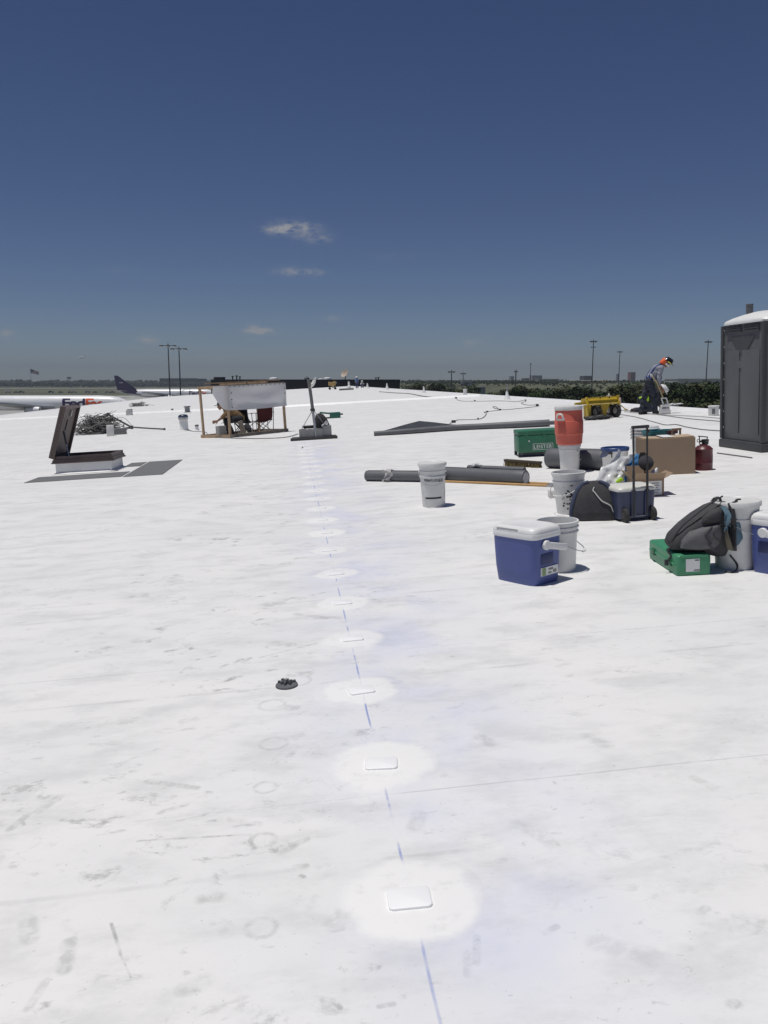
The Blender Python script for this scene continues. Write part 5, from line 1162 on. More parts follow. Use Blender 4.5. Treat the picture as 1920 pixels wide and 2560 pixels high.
# camp chairs and bags under the shade
def camp_chair(label, col, p, yaw, group=None):
    t = empty('camp_chair', label, 'chair', group); fm = M('chair_'+label.split()[0], col, .9, var=.12, scale=12, bump=.1); bm = nb(); gv = []
    for i in range(9):
        x = -.25+.5*i/8; sag = .05*(1-(x/.25)**2); col_ = []
        for z, y in ((.92, .28), (.72, .25), (.50, .20), (.40, .12), (.37, -.05), (.40, -.22)): col_.append(bm.verts.new((x, y+sag*.8*(1 if z > .45 else 0), z-sag*(1 if z < .45 else 0))))
        gv.append(col_)
    for i in range(8):
        for j in range(5): bm.faces.new((gv[i][j], gv[i+1][j], gv[i+1][j+1], gv[i][j+1]))
    bmesh.ops.solidify(bm, geom=bm.faces[:], thickness=.006); finish(bm, 'sling', fm, t, 60)
    for a, b in (((-.25, -.22, .40), (.25, -.2, .02)), ((.25, -.22, .40), (-.25, -.2, .02)), ((-.25, .18, .42), (.25, .2, .02)), ((.25, .18, .42), (-.25, .2, .02)), ((-.27, .30, .92), (-.25, .18, .02)), ((.27, .30, .92), (.25, .18, .02)), ((-.26, -.22, .62), (-.25, -.22, .02)), ((.26, -.22, .62), (.25, -.22, .02))):
        bm = nb(); tube(bm, [a, b], .011, 6); finish(bm, 'leg', sitm, t)
    for s in (-1, 1):
        bm = nb(); box(bm, (s*.265, .03, .63), (.05, .52, .014), None, .004); finish(bm, 'armrest', fm, t)
    put(t, p, yaw); return t
q = c2_+(c3_-c2_)*.74+Vector((-.26, .36, 0)); camp_chair('maroon camp chair with a cloth seat near the right post of the shade', (.105, .028, .03), (q.x, q.y, rz(q.x)), 205)
q = c2_+(c3_-c2_)*.50+Vector((-.40, .60, 0)); camp_chair('navy camp chair between the seated worker and the maroon chair', (.022, .025, .035), (q.x, q.y, rz(q.x)), 150)
bm = nb(); loft(bm, [(0, 0, 0, .10, .09, 4), (0, 0, .18, .12, .10, 4), (0, 0, .30, .09, .08, 3), (0, 0, .36, .03, .03, 2)], 20, .02, 9); t = tag(finish(bm, 'bag', dark_cloth, None, 60), 'dark soft bag on the roof between the stool and the navy chair', 'bag'); q = c2_+(c3_-c2_)*.37+Vector((-.12, .22, 0)); put(t, (q.x, q.y, rz(q.x)), 0)
bm = nb(); box(bm, (0, 0, .23), (.15, .04, .46), None, .006); t = tag(finish(bm, 'board', grey_wood, None, 20), 'grey board leaning beside the folding stool under the shade', 'board'); q = c2_+(c3_-c2_)*.30+Vector((-.10, .17, 0)); put(t, (q.x, q.y, rz(q.x)), 20); t.matrix_world = t.matrix_world @ Matrix.Rotation(R(-14), 4, 'Y')
bm = nb(); ball(bm, (0, 0, .06), (.05, .05, .06), 2); lathe(bm, [(.02, .1), (.02, .15), (0, .15)], 10); t = tag(finish(bm, 'jug', M('pale_jug', (.5, .5, .36), .5), None), 'small pale jug on the dark bag beneath the shade', 'jug'); q = c2_+(c3_-c2_)*.365+Vector((-.14, .12, 0)); put(t, (q.x, q.y, rz(q.x)), 0, .0)

# ------------------------------------------------------------------ mast on a weighted timber base
t = empty('mast', 'leaning pole with a small white dish, on dark timbers weighted with blocks', 'mast'); o = roof_pt(786, 1099); t.location = o
dk = M('dark_timber', (.06, .058, .06), .85, var=.2, scale=9, bump=.1)
for k, (x0, x1, yy, hh) in enumerate(((-.62, .60, .0, .07), (-.58, .58, .24, .075))):
    bm = nb(); box(bm, ((x0+x1)/2, yy, hh/2), (x1-x0, .2, hh), None, .008); 
    for v in bm.verts: v.co.z += SLOPE*v.co.x
    finish(bm, 'base_timber', dk, t)
bm = nb(); tube(bm, [(.04, .0, .08), (.01, .02, .40), (-.035, .04, .78)], .036, 10); finish(bm, 'lower_pipe', M('galvanised', (.42, .43, .44), .45, .5, bump=.02), t)
bm = nb(); tube(bm, [(-.03, .04, .74), (-.07, .05, 1.1), (-.13, .06, 1.56)], .042, 8); finish(bm, 'upper_pole', M('grey_pole', (.17, .17, .165), .8, var=.2), t)
bm = nb(); box(bm, (-.035, .03, .77), (.12, .1, .07), None, .01); finish(bm, 'clamp', dk, t)
for a, b in (((-.05, .03, .74), (-.36, .0, .22)), ((-.0, .05, .74), (.30, .2, .36)), ((-.02, .06, .74), (.0, .5, .1))):
    bm = nb(); tube(bm, [a, b], .010, 6); finish(bm, 'brace', M('galvanised', (.42, .43, .44), .45, .5), t)
bm = nb(); mm = Matrix.Translation((.03, .05, 1.44)) @ Matrix.Rotation(R(-62), 4, 'Y') @ Matrix.Rotation(R(8), 4, 'X'); lathe(bm, [(0, .0), (.07, .008), (.14, .04), (.165, .064), (.16, .067), (.07, .016), (0, .008)], 24)
for v in bm.verts: v.co = mm @ v.co
finish(bm, 'dish', white_pl, t, 40); bm = nb(); tube(bm, [(-.11, .06, 1.54), (.06, .05, 1.56)], .008, 6); tube(bm, [(-.09, .05, 1.40), (.03, .05, 1.44)], .012, 6); finish(bm, 'bracket', black_m, t)
for k, (px, w_, h_, lab) in enumerate(((758, .20, .20, 'leftmost grey concrete block on the mast base'), (777, .20, .19, 'grey concrete block left of the mast pole foot'), (800, .19, .20, 'grey concrete block right of the mast pole foot'), (820, .21, .27, 'tallest grey concrete block, at the right end of the mast base'))):
    tb = cblock(lab, w_, .36, h_, 'blocks weighing the mast base'); p = roof_pt(px, 1097); put(tb, (p.x, o.y+.15, rz(p.x)), 0, .078)
bm = nb(); loft(bm, [(0, 0, 0, .19, .11, 3), (0, 0, .18, .19, .12, 3), (-.04, .02, .38, .15, .09, 2.6), (-.08, .03, .50, .10, .06, 2.2), (-.09, .03, .54, .04, .03, 2)], 28, .03, 6); t = tag(finish(bm, 'bag', M('black_bag', (.03, .026, .028), .8, var=.3, bump=.2), None, 60), 'black bag slumped behind the blocks at the mast foot', 'bag'); p = roof_pt(804, 1086); put(t, (o.x+.27, o.y+.46, rz(o.x+.27)), 0, .12)
bm = nb()
for k in range(5): tube(bm, [((.14+.01*k)*math.cos(2*math.pi*j/20), (.10)*math.sin(2*math.pi*j/20), .02+.014*k) for j in range(20)], .010, 6, closed=True)
t = tag(finish(bm, 'cable_coil', black_m, None), 'dark cable coil lying on the left blocks of the mast base', 'cable'); p = roof_pt(776, 1095); put(t, (p.x-.02, o.y+.17, rz(p.x)), 0, .28)
crs = [[(-.1, 0, .0), (.0, 0, .02), (.1, .02, .0)], [(-.06, .02, .08), (.02, .03, .12), (.12, .04, .08)], [(-.0, .05, .14), (.06, .06, .2), (.1, .06, .17)]]
t = empty('plastic_sheet', 'crumpled pale plastic tucked between the black bag and right block', 'plastic'); crumple('film', patch_grid(crs), pm, t, 3, .02, 10); put(t, (o.x+.28, o.y+.22, rz(o.x+.28)), 0, .27)
# ------------------------------------------------------------------ wire tangle and fallen mast, vents
t = empty('wire_tangle', 'big tangle of grey wire and cable heaped on the roof behind the hatch', 'wire pile'); wr = random.Random(11); A = roof_pt(190, 1087); B = roof_pt(300, 1084); ctr = (A+B)/2; bm = nb()
for k in range(150):
    x, y = wr.gauss(0, .38), wr.gauss(.3, .2); x = max(-.72, min(.8, x)); top = .62*max(.12, 1-(x/.9)**2)
    pts = []; a0 = wr.uniform(0, 6.3); rr_ = wr.uniform(.15, .42); z0 = wr.uniform(.03, top)
    for j in range(9):
        a = a0+j*wr.uniform(.35, .8); pts.append((x+rr_*math.cos(a), y+rr_*.6*math.sin(a), max(.02, z0+.22*top*math.sin(a*1.3+k)+.0)))
    tube(bm, curve_pts(pts, 3), wr.choice((.008, .011, .014, .018)), 5)
finish(bm, 'tangled_wire', M('wire_grey', (.16, .157, .15), .7, var=.35, scale=5, bump=0), t)['kind'] = 'stuff'
bm = nb()
for k in range(9):
    x = wr.uniform(-.6, .9); tube(bm, curve_pts([(x, .2, .3), (x+wr.uniform(-.2, .2), .2, .6), (x+wr.uniform(-.4, .4), .2, wr.uniform(.65, .85))], 4), .007, 5)
finish(bm, 'loose_ends', M('wire_grey', (.10, .098, .092), .7), t); put(t, (ctr.x, ctr.y, rz(ctr.x)), 0)
tb = tag(finish(box(nb(), (0, 0, .19), (.24, .24, .38), Matrix.Rotation(R(4), 3, 'Y'), .02), 'junction_box', M('pale_box', (.66, .66, .64), .6, var=.06), None), 'pale box standing in front of the wire tangle', 'box'); putr(tb, 277, 1090, 10)
tb = tag(finish(box(nb(), (0, 0, .11), (.44, .3, .22), None, .02), 'junction_box', M('grey_box', (.16, .165, .17), .6), None), 'low dark grey box to the right of the pale box by the wire tangle', 'box'); putr(tb, 300, 1086, 0)
t = empty('fallen_mast', 'thin steel mast with a bent arm lying across the roof by the wire tangle', 'mast'); o = roof_pt(331, 1080); t.location = o; f_ = 1/67.
def mp_(px, py): return Vector(((px-331)*f_, 0, (1079-py)*f_))
bm = nb(); tube(bm, [mp_(274, 1035), mp_(331, 1068)], .035, 8); tube(bm, [mp_(273, 1031), mp_(275, 1039)], .045, 8); finish(bm, 'arm', M('dull_steel', (.12, .12, .12), .5, .5), t)
bm = nb(); tube(bm, [mp_(296, 1072), mp_(331, 1067), mp_(370, 1070), mp_(412, 1072.5)], .028, 8); tube(bm, [mp_(300, 1070), mp_(331, 1070)], .02, 6); tube(bm, [mp_(408, 1070), mp_(410, 1075)], .05, 8); tube(bm, [mp_(331, 1063), mp_(331, 1072)], .04, 8); finish(bm, 'pole', M('dull_steel', (.12, .12, .12), .5, .5), t)
bm = nb(); tube(bm, curve_pts([mp_(296, 1046), mp_(305, 1042), mp_(318, 1048), mp_(332, 1066)], 5), .008, 5); tube(bm, curve_pts([mp_(298, 1064), mp_(297, 1050), mp_(296, 1040)], 4), .009, 5); tube(bm, [mp_(310, 1066), mp_(312, 1056)], .02, 5); finish(bm, 'loose_cable', gc, t)
def vent(label, px, py, r, h, cap=None, mat=cb, capm=None):
    t = empty('roof_vent', label, 'vent'); bm = nb(); lathe(bm, [(r*1.5, .005), (r*1.12, .02), (r, .07), (r, h), (0, h)], 24); finish(bm, 'stack', mat, t, 40)
    if cap:
        bm = nb(); R2, ch = cap; lathe(bm, [(r*.9, h-.02), (R2, h-.01), (R2*1.02, h+ch*.35), (R2, h+ch*.62), (R2*.8, h+ch*.88), (R2*.3, h+ch), (0, h+ch)], 24); finish(bm, 'cap', capm, t, 35)
    putr(t, px, py, 0); return t
chrome = M('bright_steel', (.42, .42, .42), .25, 1., var=.1, bump=.01)
vent('white vent stack with a shiny domed metal cap, left of the shade frame', 461, 1077, .15, .42, (.175, .17), cb, chrome)
vent('grey vent stack with a flat cap beyond the shiny capped vent', 469, 1031, .16, .34, (.21, .06), M('vent_stack_grey', (.27, .28, .28), .6), M('vent_cap_grey', (.16, .165, .165), .6))
vent('short white pipe stub between the capped vent and the shade frame', 493, 1076, .06, .16, (.07, .05), cb, M('vent_cap_grey', (.16, .165, .165), .6))
t = empty('roof_vent', 'square pale grey vent box on the white joint, behind the fallen mast', 'vent'); bm = nb(); box(bm, (0, 0, .17), (.36, .36, .33), None, .01); finish(bm, 'body', M('vent_pale', (.56, .56, .55), .6), t); bm = nb(); box(bm, (.04, 0, .36), (.30, .36, .05), None, .01); box(bm, (0.03, 0, .22), (.31, .37, .02)); finish(bm, 'cap', M('vent_stack_grey', (.27, .28, .28), .6), t); putr(t, 324, 1038, 0)
vent('small grey vent lying near the white joint, left of the flat capped vent', 431, 1029, .08, .2, None, M('vent_stack_grey', (.27, .28, .28), .6)); 
t = empty('wire_tangle', 'small far heap of wire on the roof beyond the white joint', 'wire pile'); bm = nb()
for k in range(40):
    x = wr.gauss(0, .35); a0 = wr.uniform(0, 6.3); rr_ = wr.uniform(.2, .5); z0 = wr.uniform(.03, .4*max(.1, 1-(x/.8)**2))
    tube(bm, [(x+rr_*math.cos(a0+j*.6), rr_*math.sin(a0+j*.6), max(.03, z0+.08*math.sin(j+k))) for j in range(7)], .016, 5)
finish(bm, 'tangled_wire', M('wire_grey', (.10, .098, .092), .7), t)['kind'] = 'stuff'; putr(t, 349, 1016, 0)
# edge vents along the right side
for k, (px, py, r, h, lab) in enumerate(((919, 971, .26, .75, 'white cone vent on the far right roof edge, nearest the far workers'), (968, 974, .24, .75, 'white cone vent on the right roof edge in front of the dark building end'), (1060, 982, .17, .55, 'white cone vent on the right roof edge just right of the dark building'), (1268, 999, .19, .42, 'white cone vent with a pipe mast on the right roof edge'))):
    t = empty('roof_vent', lab, 'vent'); bm = nb(); lathe(bm, [(r, 0), (r*.8, h*.25), (r*.4, h*.6), (r*.3, h), (0, h)], 16); finish(bm, 'cone', cb, t, 40)
    if k == 3: bm = nb(); tube(bm, [(0, 0, .35), (.05, 0, .8)], .035, 8); finish(bm, 'pipe', M('vent_stack_grey', (.27, .28, .28), .6), t)
    putr(t, px, py, 0)
t = empty('roof_vent', 'white square stub at the right roof edge beside the white joint', 'vent'); bm = nb(); box(bm, (0, 0, .2), (.2, .2, .4), None, .02); finish(bm, 'body', cb, t); putr(t, 1163, 988, 0)
t = empty('bucket', 'small white bucket at the right roof edge left of the portable toilet', 'bucket'); bm = nb(); lathe(bm, [(0, 0), (.13, 0), (.14, .25), (.15, .26), (.14, .27), (0, .27)], 24); finish(bm, 'body', white_dirty, t, 30); finish(arc_label(rect_bm(-.05, .03, -.09, .05), .139, .142, .14, .14, R(-25)), 'label_print', greyink_m, t, 0); putr(t, 1784, 1039, 0)
t = empty('warning_flag', 'small pinkish flag on a short stake at the roof edge by the yellow cart', 'flag'); bm = nb(); tube(bm, [(0, 0, 0), (0, 0, .36)], .012, 6); lathe(bm, [(.05, 0), (.03, .05), (0, .05)], 10); finish(bm, 'stake', M('vent_stack_grey', (.27, .28, .28), .6), t); bm = nb(); ball(bm, (0, 0, .24), (.045, .03, .11), 2); finish(bm, 'cloth', M('pink_cloth', (.62, .42, .44), .8), t); putr(t, 1550, 1018, 0)
bm = nb(); capsule(bm, (-.25, 0, .09), .08, (.3, .05, .1), .06); box(bm, (.35, .05, .13), (.3, .2, .03), None, .01); tb = remesh(bm, 'plastic_scrap', bagm, None, .02, 2, .02, 8); tag(tb, 'crumpled white plastic at the roof edge right of the workers', 'plastic'); putr(tb, 1672, 1022, 0)
# far end of the roof: machine, two workers, rolls
t = empty('lift_machine', 'small tan and yellow wheeled machine at the far end of the roof', 'machine'); tm = M('tan_machine', (.40, .27, .10), .6, var=.15); bm = nb(); box(bm, (0, 0, .88), (1.1, .8, .55), None, .05); box(bm, (.36, 0, 1.2), (.35, .5, .18), None, .03); box(bm, (-.45, 0, 1.2), (.1, .5, .16)); finish(bm, 'body', tm, t); bm = nb(); box(bm, (.1, 0, .45), (.3, .5, .4)); finish(bm, 'underframe', M('tan_pale', (.5, .42, .25), .6), t); bm = nb(); box(bm, (.62, -.1, 1.03), (.08, .3, .22)); finish(bm, 'white_panel', paper_m, t)
for x in (-.4, .45):
    for y in (-.3, .3):
        bm = nb(); lathe(bm, [(0, -.09), (.19, -.09), (.19, .09), (0, .09)], 16, (x, y, .19), Matrix.Rotation(R(90), 4, 'X')); finish(bm, 'wheel', tyre_m, t)
putr(t, 831, 974, 0)
def far_worker(label, px, py, crouch, cols):
    t = empty('person', label, 'person'); z = .55 if crouch else 1.
    bm = nb(); hd = (0, 0, 1.62*z+(.06 if crouch else 0)); head(bm, hd, (.3, -1, -.2)); limb(bm, [(0, 0, .95*z), (0, 0, 1.2*z), (0, 0, 1.42*z), (0, 0, 1.55*z)], [.14, .15, .15, .06])
    for s in (-1, 1):
        limb(bm, [(s*.1, 0, 1.4*z), (s*.24, -.02, 1.15*z), (s*.22, -.16, .95*z)], [.08, .06, .045]); hand(bm, (s*.22, -.16, .95*z), (0, -.5, -1), (0, -1, 0)); limb(bm, [(s*.08, 0, .95*z), (s*.13, -.22 if crouch else 0, .5), (s*.12, 0, .06)], [.11, .08, .06]); foot(bm, (s*.12, 0, .09), (0, -1, 0))
    remesh(bm, 'body', skin_m, t, .02, 2)
    bm = nb(); limb(bm, [(0, 0, .93*z), (0, 0, 1.2*z), (0, 0, 1.43*z)], [.165, .175, .17])
    for s in (-1, 1): limb(bm, [(s*.1, 0, 1.4*z), (s*.24, -.02, 1.15*z), (s*.225, -.1, 1.02*z)], [.1, .078, .065])
    remesh(bm, 'shirt', M('worker_'+str(px), cols, .9), t, .02, 2); bm = nb()
    for s in (-1, 1): limb(bm, [(s*.08, 0, .95*z), (s*.13, -.22 if crouch else 0, .5), (s*.12, 0, .1)], [.14, .1, .085])
    remesh(bm, 'trousers', M('blue_jeans', (.05, .07, .13), .9), t, .02, 2)
    hardhat(t, Vector(hd)+Vector((0, 0, .06)), (.3, -1, 0), (0, 0, 1), M('white_hat', (.8, .8, .78), .3), 1.25); putr(t, px, py, 0); return t
far_worker('far standing worker in blue with a white hat against the dark building', 893, 971, False, (.12, .18, .36))
far_worker('far crouching worker in pale clothes right of the standing one', 906, 970, True, (.5, .5, .52))
for k, (px, py, L, lab) in enumerate(((857, 976, 1.0, 'left dark roll lying far off beside the tan machine'), (875, 975, 1.0, 'right dark roll lying far off near the far workers'))):
    p = roof_pt(px, py); roll('membrane_roll', lab, (p.x-L/2, p.y, rz(p.x-L/2)+.14), (p.x+L/2, p.y, rz(p.x+L/2)+.14), .12, spiral=False)
t = empty('roof_vent', 'white far pipe with a collar left of the far workers', 'vent'); bm = nb(); lathe(bm, [(.3, 0), (.28, .4), (.17, .5), (.14, 1.1), (0, 1.1)], 16); finish(bm, 'stack', cb, t, 40); putr(t, 873, 972, 0)
# ------------------------------------------------------------------ dark building beyond the far end
def frame_at(o, p, cam_yaw_extra=0.):
    """stand a thing at p, its x axis along the picture's width"""
    o.matrix_world = Matrix.Translation(p) @ Matrix.Rotation(-YAW+cam_yaw_extra, 4, 'Z'); return o
dkm = M('dark_cladding', (.034, .034, .038), .6, var=.15, scale=.5, bump=.0); dkr = M('dark_cladding_rib', (.042, .042, .046), .6, bump=0)
t = empty('dark_building', 'long dark ribbed metal building beyond the far end of the roof', 'building')
TD = 190.; A = at(527, 955, TD); B = at(1000, 955, TD); Wd = (B-A).length; z1 = (955-949.5)/FPX*TD+EYE; base = Vector((A.x, A.y, GZ)); Hd_ = z1-GZ
bm = nb(); box(bm, (Wd/2, 11, Hd_/2), (Wd, 22, Hd_)); finish(bm, 'wall', dkm, t, 0)
nr = 110
bm = nb(); box(bm, (0, -.06, Hd_/2+1), (.16, .11, Hd_-2.2)); rib0 = finish(bm, 'wall_rib', dkr, t, 0); rib0.location.x = Wd*.5/nr
for k in range(1, nr): c = rib0.copy(); C.objects.link(c); c.location.x = Wd*(k+.5)/nr
bm = nb(); box(bm, (Wd/2, 11, Hd_+.02), (Wd+.3, 22.3, .12)); finish(bm, 'parapet_cap', dkr, t, 0); frame_at(t, base)
def on_bld(px, dy, z): d = at(px, 955, TD+dy); return Vector((d.x, d.y, z))
for k, (px, h) in enumerate(((582, .85), (592, .95), (600, .75), (940, .5), (946, .55))):
    bm = nb(); lathe(bm, [(.14, 0), (.14, h*.75), (.28, h*.75), (.28, h), (0, h)], 10); o = tag(finish(bm, 'vent_pipe', dkr, None), ['leftmost thin dark vent pipe on the dark building roof', 'middle thin dark vent pipe of the three on the dark building', 'third thin dark vent pipe from the left on the dark building', 'left of two short vent pipes near the dark building right end', 'right of two short vent pipes near the dark building right end'][k], 'vent', 'vent pipes on the dark building'); o.location = on_bld(px, 6, z1+.08)
o = tag(finish(box(nb(), (0, 0, .3), (2.6, 1.6, .6), None, .05), 'roof_unit', dkr, None), 'low dark roof unit near the left end of the dark building', 'roof unit'); o.location = on_bld(549, 6, z1+.08)
t = empty('dish_antenna', 'large tan dish antenna tilted up behind the dark building', 'antenna'); bm = nb(); mm = Vector((-.62, -.62, .48)).to_track_quat('Z', 'Y').to_matrix(); lathe(bm, [(0, 0), (.5, .06), (.95, .22), (1.05, .30), (1.02, .31), (.5, .1), (0, .04)], 28)
for v in bm.verts: v.co = mm @ v.co+Vector((0, 0, 1.35))
finish(bm, 'dish', M('dish_tan', (.46, .39, .31), .6, bump=0), t, 40); bm = nb(); tube(bm, [(0, 0, 0), (.1, 0, 1.2)], .12, 8); tube(bm, [(.1, 0, 1.0), (.9, -.2, 1.6)], .05, 6); finish(bm, 'mount', M('dish_tan', (.46, .39, .31), .6), t); t.location = on_bld(863, 8, z1+.08); 
def dome(label, px, py, wpx, hpx, tt, mat):
    p = at(px, py, tt); r = wpx/FPX*tt/2; h = hpx/FPX*tt; g = p.z-h-6; t = empty('storage_tank', label, 'tank'); bm = nb(); lathe(bm, [(r, g-p.z), (r, -h), (r*.92, -h*.4), (r*.6, -h*.1), (0, 0)], 24); finish(bm, 'shell', mat, t, 40); bm = nb(); lathe(bm, [(r*.1, 0), (r*.1, h*.4), (0, h*.4)], 10); finish(bm, 'vent', mat, t); t.location = p
wtm = M('tank_white', (.75, .76, .77), .4, bump=0)
dome('wide white domed tank roof behind the left part of the dark building', 684, 943, 22, 5, 420, wtm)
dome('bright white domed tank roof behind the dark building near the mast', 818, 943, 19, 5, 420, wtm)
dome('low white tank roof just left of the bright dome behind the dark building', 802, 946, 14, 3, 430, wtm)
dome('grey domed tank roof behind the dark building left of the mast top', 767, 942, 13, 6, 440, M('tank_grey', (.10, .11, .12), .6, bump=0))

# ------------------------------------------------------------------ parked freighters
fus_w = M('aircraft_white', (.80, .81, .82), .3, var=.03, scale=.3, bump=0); pur = M('aircraft_purple', (.028, .014, .075), .35, var=.05, scale=.3, bump=0); org = M('aircraft_orange', (.72, .09, .015), .4, bump=0); alu = M('aircraft_grey', (.42, .43, .44), .4, bump=0)
def aircraft(label, L, r, origin, logo_x, logo_w, logo_h, logo_z, mirror=False):
    """x axis runs tail(0) to nose(L); origin on the ground below the tail"""
    t = empty('cargo_aircraft', label, 'aircraft'); zc = r+2.5*r/2.5
    prof = [(.02, .10, .42), (.06, .28, .34), (.12, .55, .22), (.2, .82, .09), (.3, 1, 0), (.6, 1, 0), (.84, 1, 0), (.90, .95, -.02), (.94, .83, -.07), (.97, .62, -.15), (.99, .36, -.24), (1., .06, -.30)]
    bm = nb(); rings = []; n = 40
    for u, s, dz in prof: rings.append([bm.verts.new((u*L, r*s*math.cos(2*math.pi*k/n), zc+dz*r+r*s*math.sin(2*math.pi*k/n))) for k in range(n)])
    for A, B in zip(rings, rings[1:]):
        for k in range(n): bm.faces.new((A[k], A[(k+1) % n], B[(k+1) % n], B[k]))
    bm.faces.new(rings[0][::-1]); bm.faces.new(rings[-1]); finish(bm, 'fuselage', fus_w, t, 60)
    def slab(name, pts, th, mat, vertical=False):
        bm = nb(); 
        if vertical: prism(bm, pts, -th/2, th/2, 'xz')
        else:
            A = [bm.verts.new((x, y, z+th/2)) for x, y, z in pts]; B = [bm.verts.new((x, y, z-th/2)) for x, y, z in pts]; m = len(pts); bm.faces.new(A); bm.faces.new(B[::-1])
            for k in range(m): bm.faces.new((A[k], B[k], B[(k+1) % m], A[(k+1) % m]))
        return finish(bm, name, mat, t, 20)
    ft = zc+r*4.25; fin = slab('tail_fin', [(-.012*L, ft), (.022*L, ft), (.205*L, zc+r*.93), (.02*L, zc+r*.75), (.012*L, zc+r*.95)], .5, pur, True)
    slab('tail_cone_paint', [(.015*L, zc+r*.95), (.20*L, zc+r*.96), (.26*L, zc-r*.55), (.09*L, zc+r*.1)], r*1.66, pur, True) if not mirror else None
    for s in (-1, 1):
        slab('tailplane', [(.02*L, s*r*.4, zc+r*.45), (.13*L, s*r*.4, zc+r*.45), (.04*L, s*r*3.6, zc+r*.8), (.0*L, s*r*3.6, zc+r*.8)], .35, alu)
        slab('wing', [(.44*L, s*r*.7, zc-r*.6), (.62*L, s*r*.7, zc-r*.6), (.40*L, s*r*8.6, zc+r*.35), (.35*L, s*r*8.6, zc+r*.35)], .6, alu)
        bm = nb(); lathe(bm, [(0, 0), (r*.32, .2), (r*.44, r*.8), (r*.46, r*1.6), (r*.42, r*1.9), (r*.36, r*1.8)], 20, (.50*L, s*r*3.1, zc-r*.85), Matrix.Rotation(R(90), 4, 'Y')); finish(bm, 'engine', fus_w, t, 40)
        for k in range(2):
            bm = nb(); lathe(bm, [(0, -.4), (r*.22, -.4), (r*.22, .4), (0, .4)], 16, (.45*L+k*r*.6, s*r*.9, r*.22), Matrix.Rotation(R(90), 4, 'X')); finish(bm, 'wheel', tyre_m, t)
        bm = nb(); bar(bm, (.46*L, s*r*.9, r*.2), (.46*L, s*r*.8, zc-r*.6), .4); finish(bm, 'landing_gear', alu, t)
    bm = nb(); bar(bm, (.90*L, 0, r*.2), (.90*L, 0, zc-r*.7), .3); lathe(bm, [(0, -.4), (r*.17, -.4), (r*.17, .4), (0, .4)], 16, (.90*L, 0, r*.17), Matrix.Rotation(R(90), 4, 'X')); finish(bm, 'nose_gear', alu, t)
    for s in (-1, 1):
        bm = nb()
        bm.faces.new([bm.verts.new((x, s*y, z)) for x, y, z in ((.955*L, r*.66, zc+r*.30), (.972*L, r*.50, zc+r*.22), (.976*L, r*.50, zc+r*.10), (.957*L, r*.74, zc+r*.10))]); bmesh.ops.solidify(bm, geom=bm.faces[:], thickness=.1); finish(bm, 'cockpit_window', ink_m, t, 0)
    # lettering wrapped on the near (-y) side
    def letters(s, x0, w_, col):
        bm = fit(text_bm(s, 1., .028, space=.86), w=w_, h=logo_h); bmesh.ops.subdivide_edges(bm, edges=[e for e in bm.edges if e.calc_length() > .25], cuts=3); bmesh.ops.triangulate(bm, faces=bm.faces[:])
        for v in bm.verts:
            a = v.co.y/r+logo_z; rr = r+.03; v.co = Vector((x0+w_/2+v.co.x, -rr*math.cos(a), zc+rr*math.sin(a)))
        finish(bm, 'lettering', col, t, 0)
    letters('Fed', logo_x, logo_w*.565, pur); letters('Ex', logo_x+logo_w*.575, logo_w*.425, org)
    bm = fit(text_bm('FedEx', 1., .02), w=.035*L)
    for v in bm.verts: v.co = Vector((.055*L+v.co.x, -.27, zc+r*2.55+v.co.y))
    finish(bm, 'tail_lettering', fus_w, t, 0)
    t.matrix_world = Matrix.Translation(origin) @ Matrix.Rotation(-YAW, 4, 'Z'); return t
def gpt(px, tt, z=GZ+.08): p = at(px, 955, tt); return Vector((p.x, p.y, z))
T1 = 285.; mpp = T1/FPX; r1 = 18.8*mpp; L1 = 66.; zc1 = EYE-(1007-955)*mpp; nose = gpt(324, T1); ex = Vector((math.cos(YAW), -math.sin(YAW), 0))
aircraft('nearer white cargo jet with purple and orange lettering near its nose', L1, r1, nose-ex*L1+Vector((0, 0, zc1-(GZ+.08)-2*r1)), L1-(324-159.5)*mpp, 101*mpp, 24.5*mpp, .02)
T2 = 620.; mpp = T2/FPX; r2 = 10.2*mpp; L2 = 76.; tail = gpt(289, T2); zc2 = EYE-(982.5-955)*mpp
aircraft('farther cargo jet with a purple tail fin, behind the left light masts', L2, r2, tail+Vector((0, 0, zc2-(GZ+.08)-2*r2)), (474-289)*mpp, 44*mpp, 11*mpp, .05)
t = empty('boarding_stairs', 'thin white boarding frame beside the farther cargo jet', 'stairs'); bm = nb()
for a, b in (((0, 0, 0), (0, 0, 6.2)), ((5, 0, 0), (5, 0, 7.6)), ((0, 0, 5.8), (5.2, 0, 7.6)), ((-.4, 0, 5.8), (0, 0, 5.8))): bar(bm, a, b, .25)
finish(bm, 'frame', alu, t); t.matrix_world = Matrix.Translation(gpt(456, 575)) @ Matrix.Rotation(-YAW, 4, 'Z')
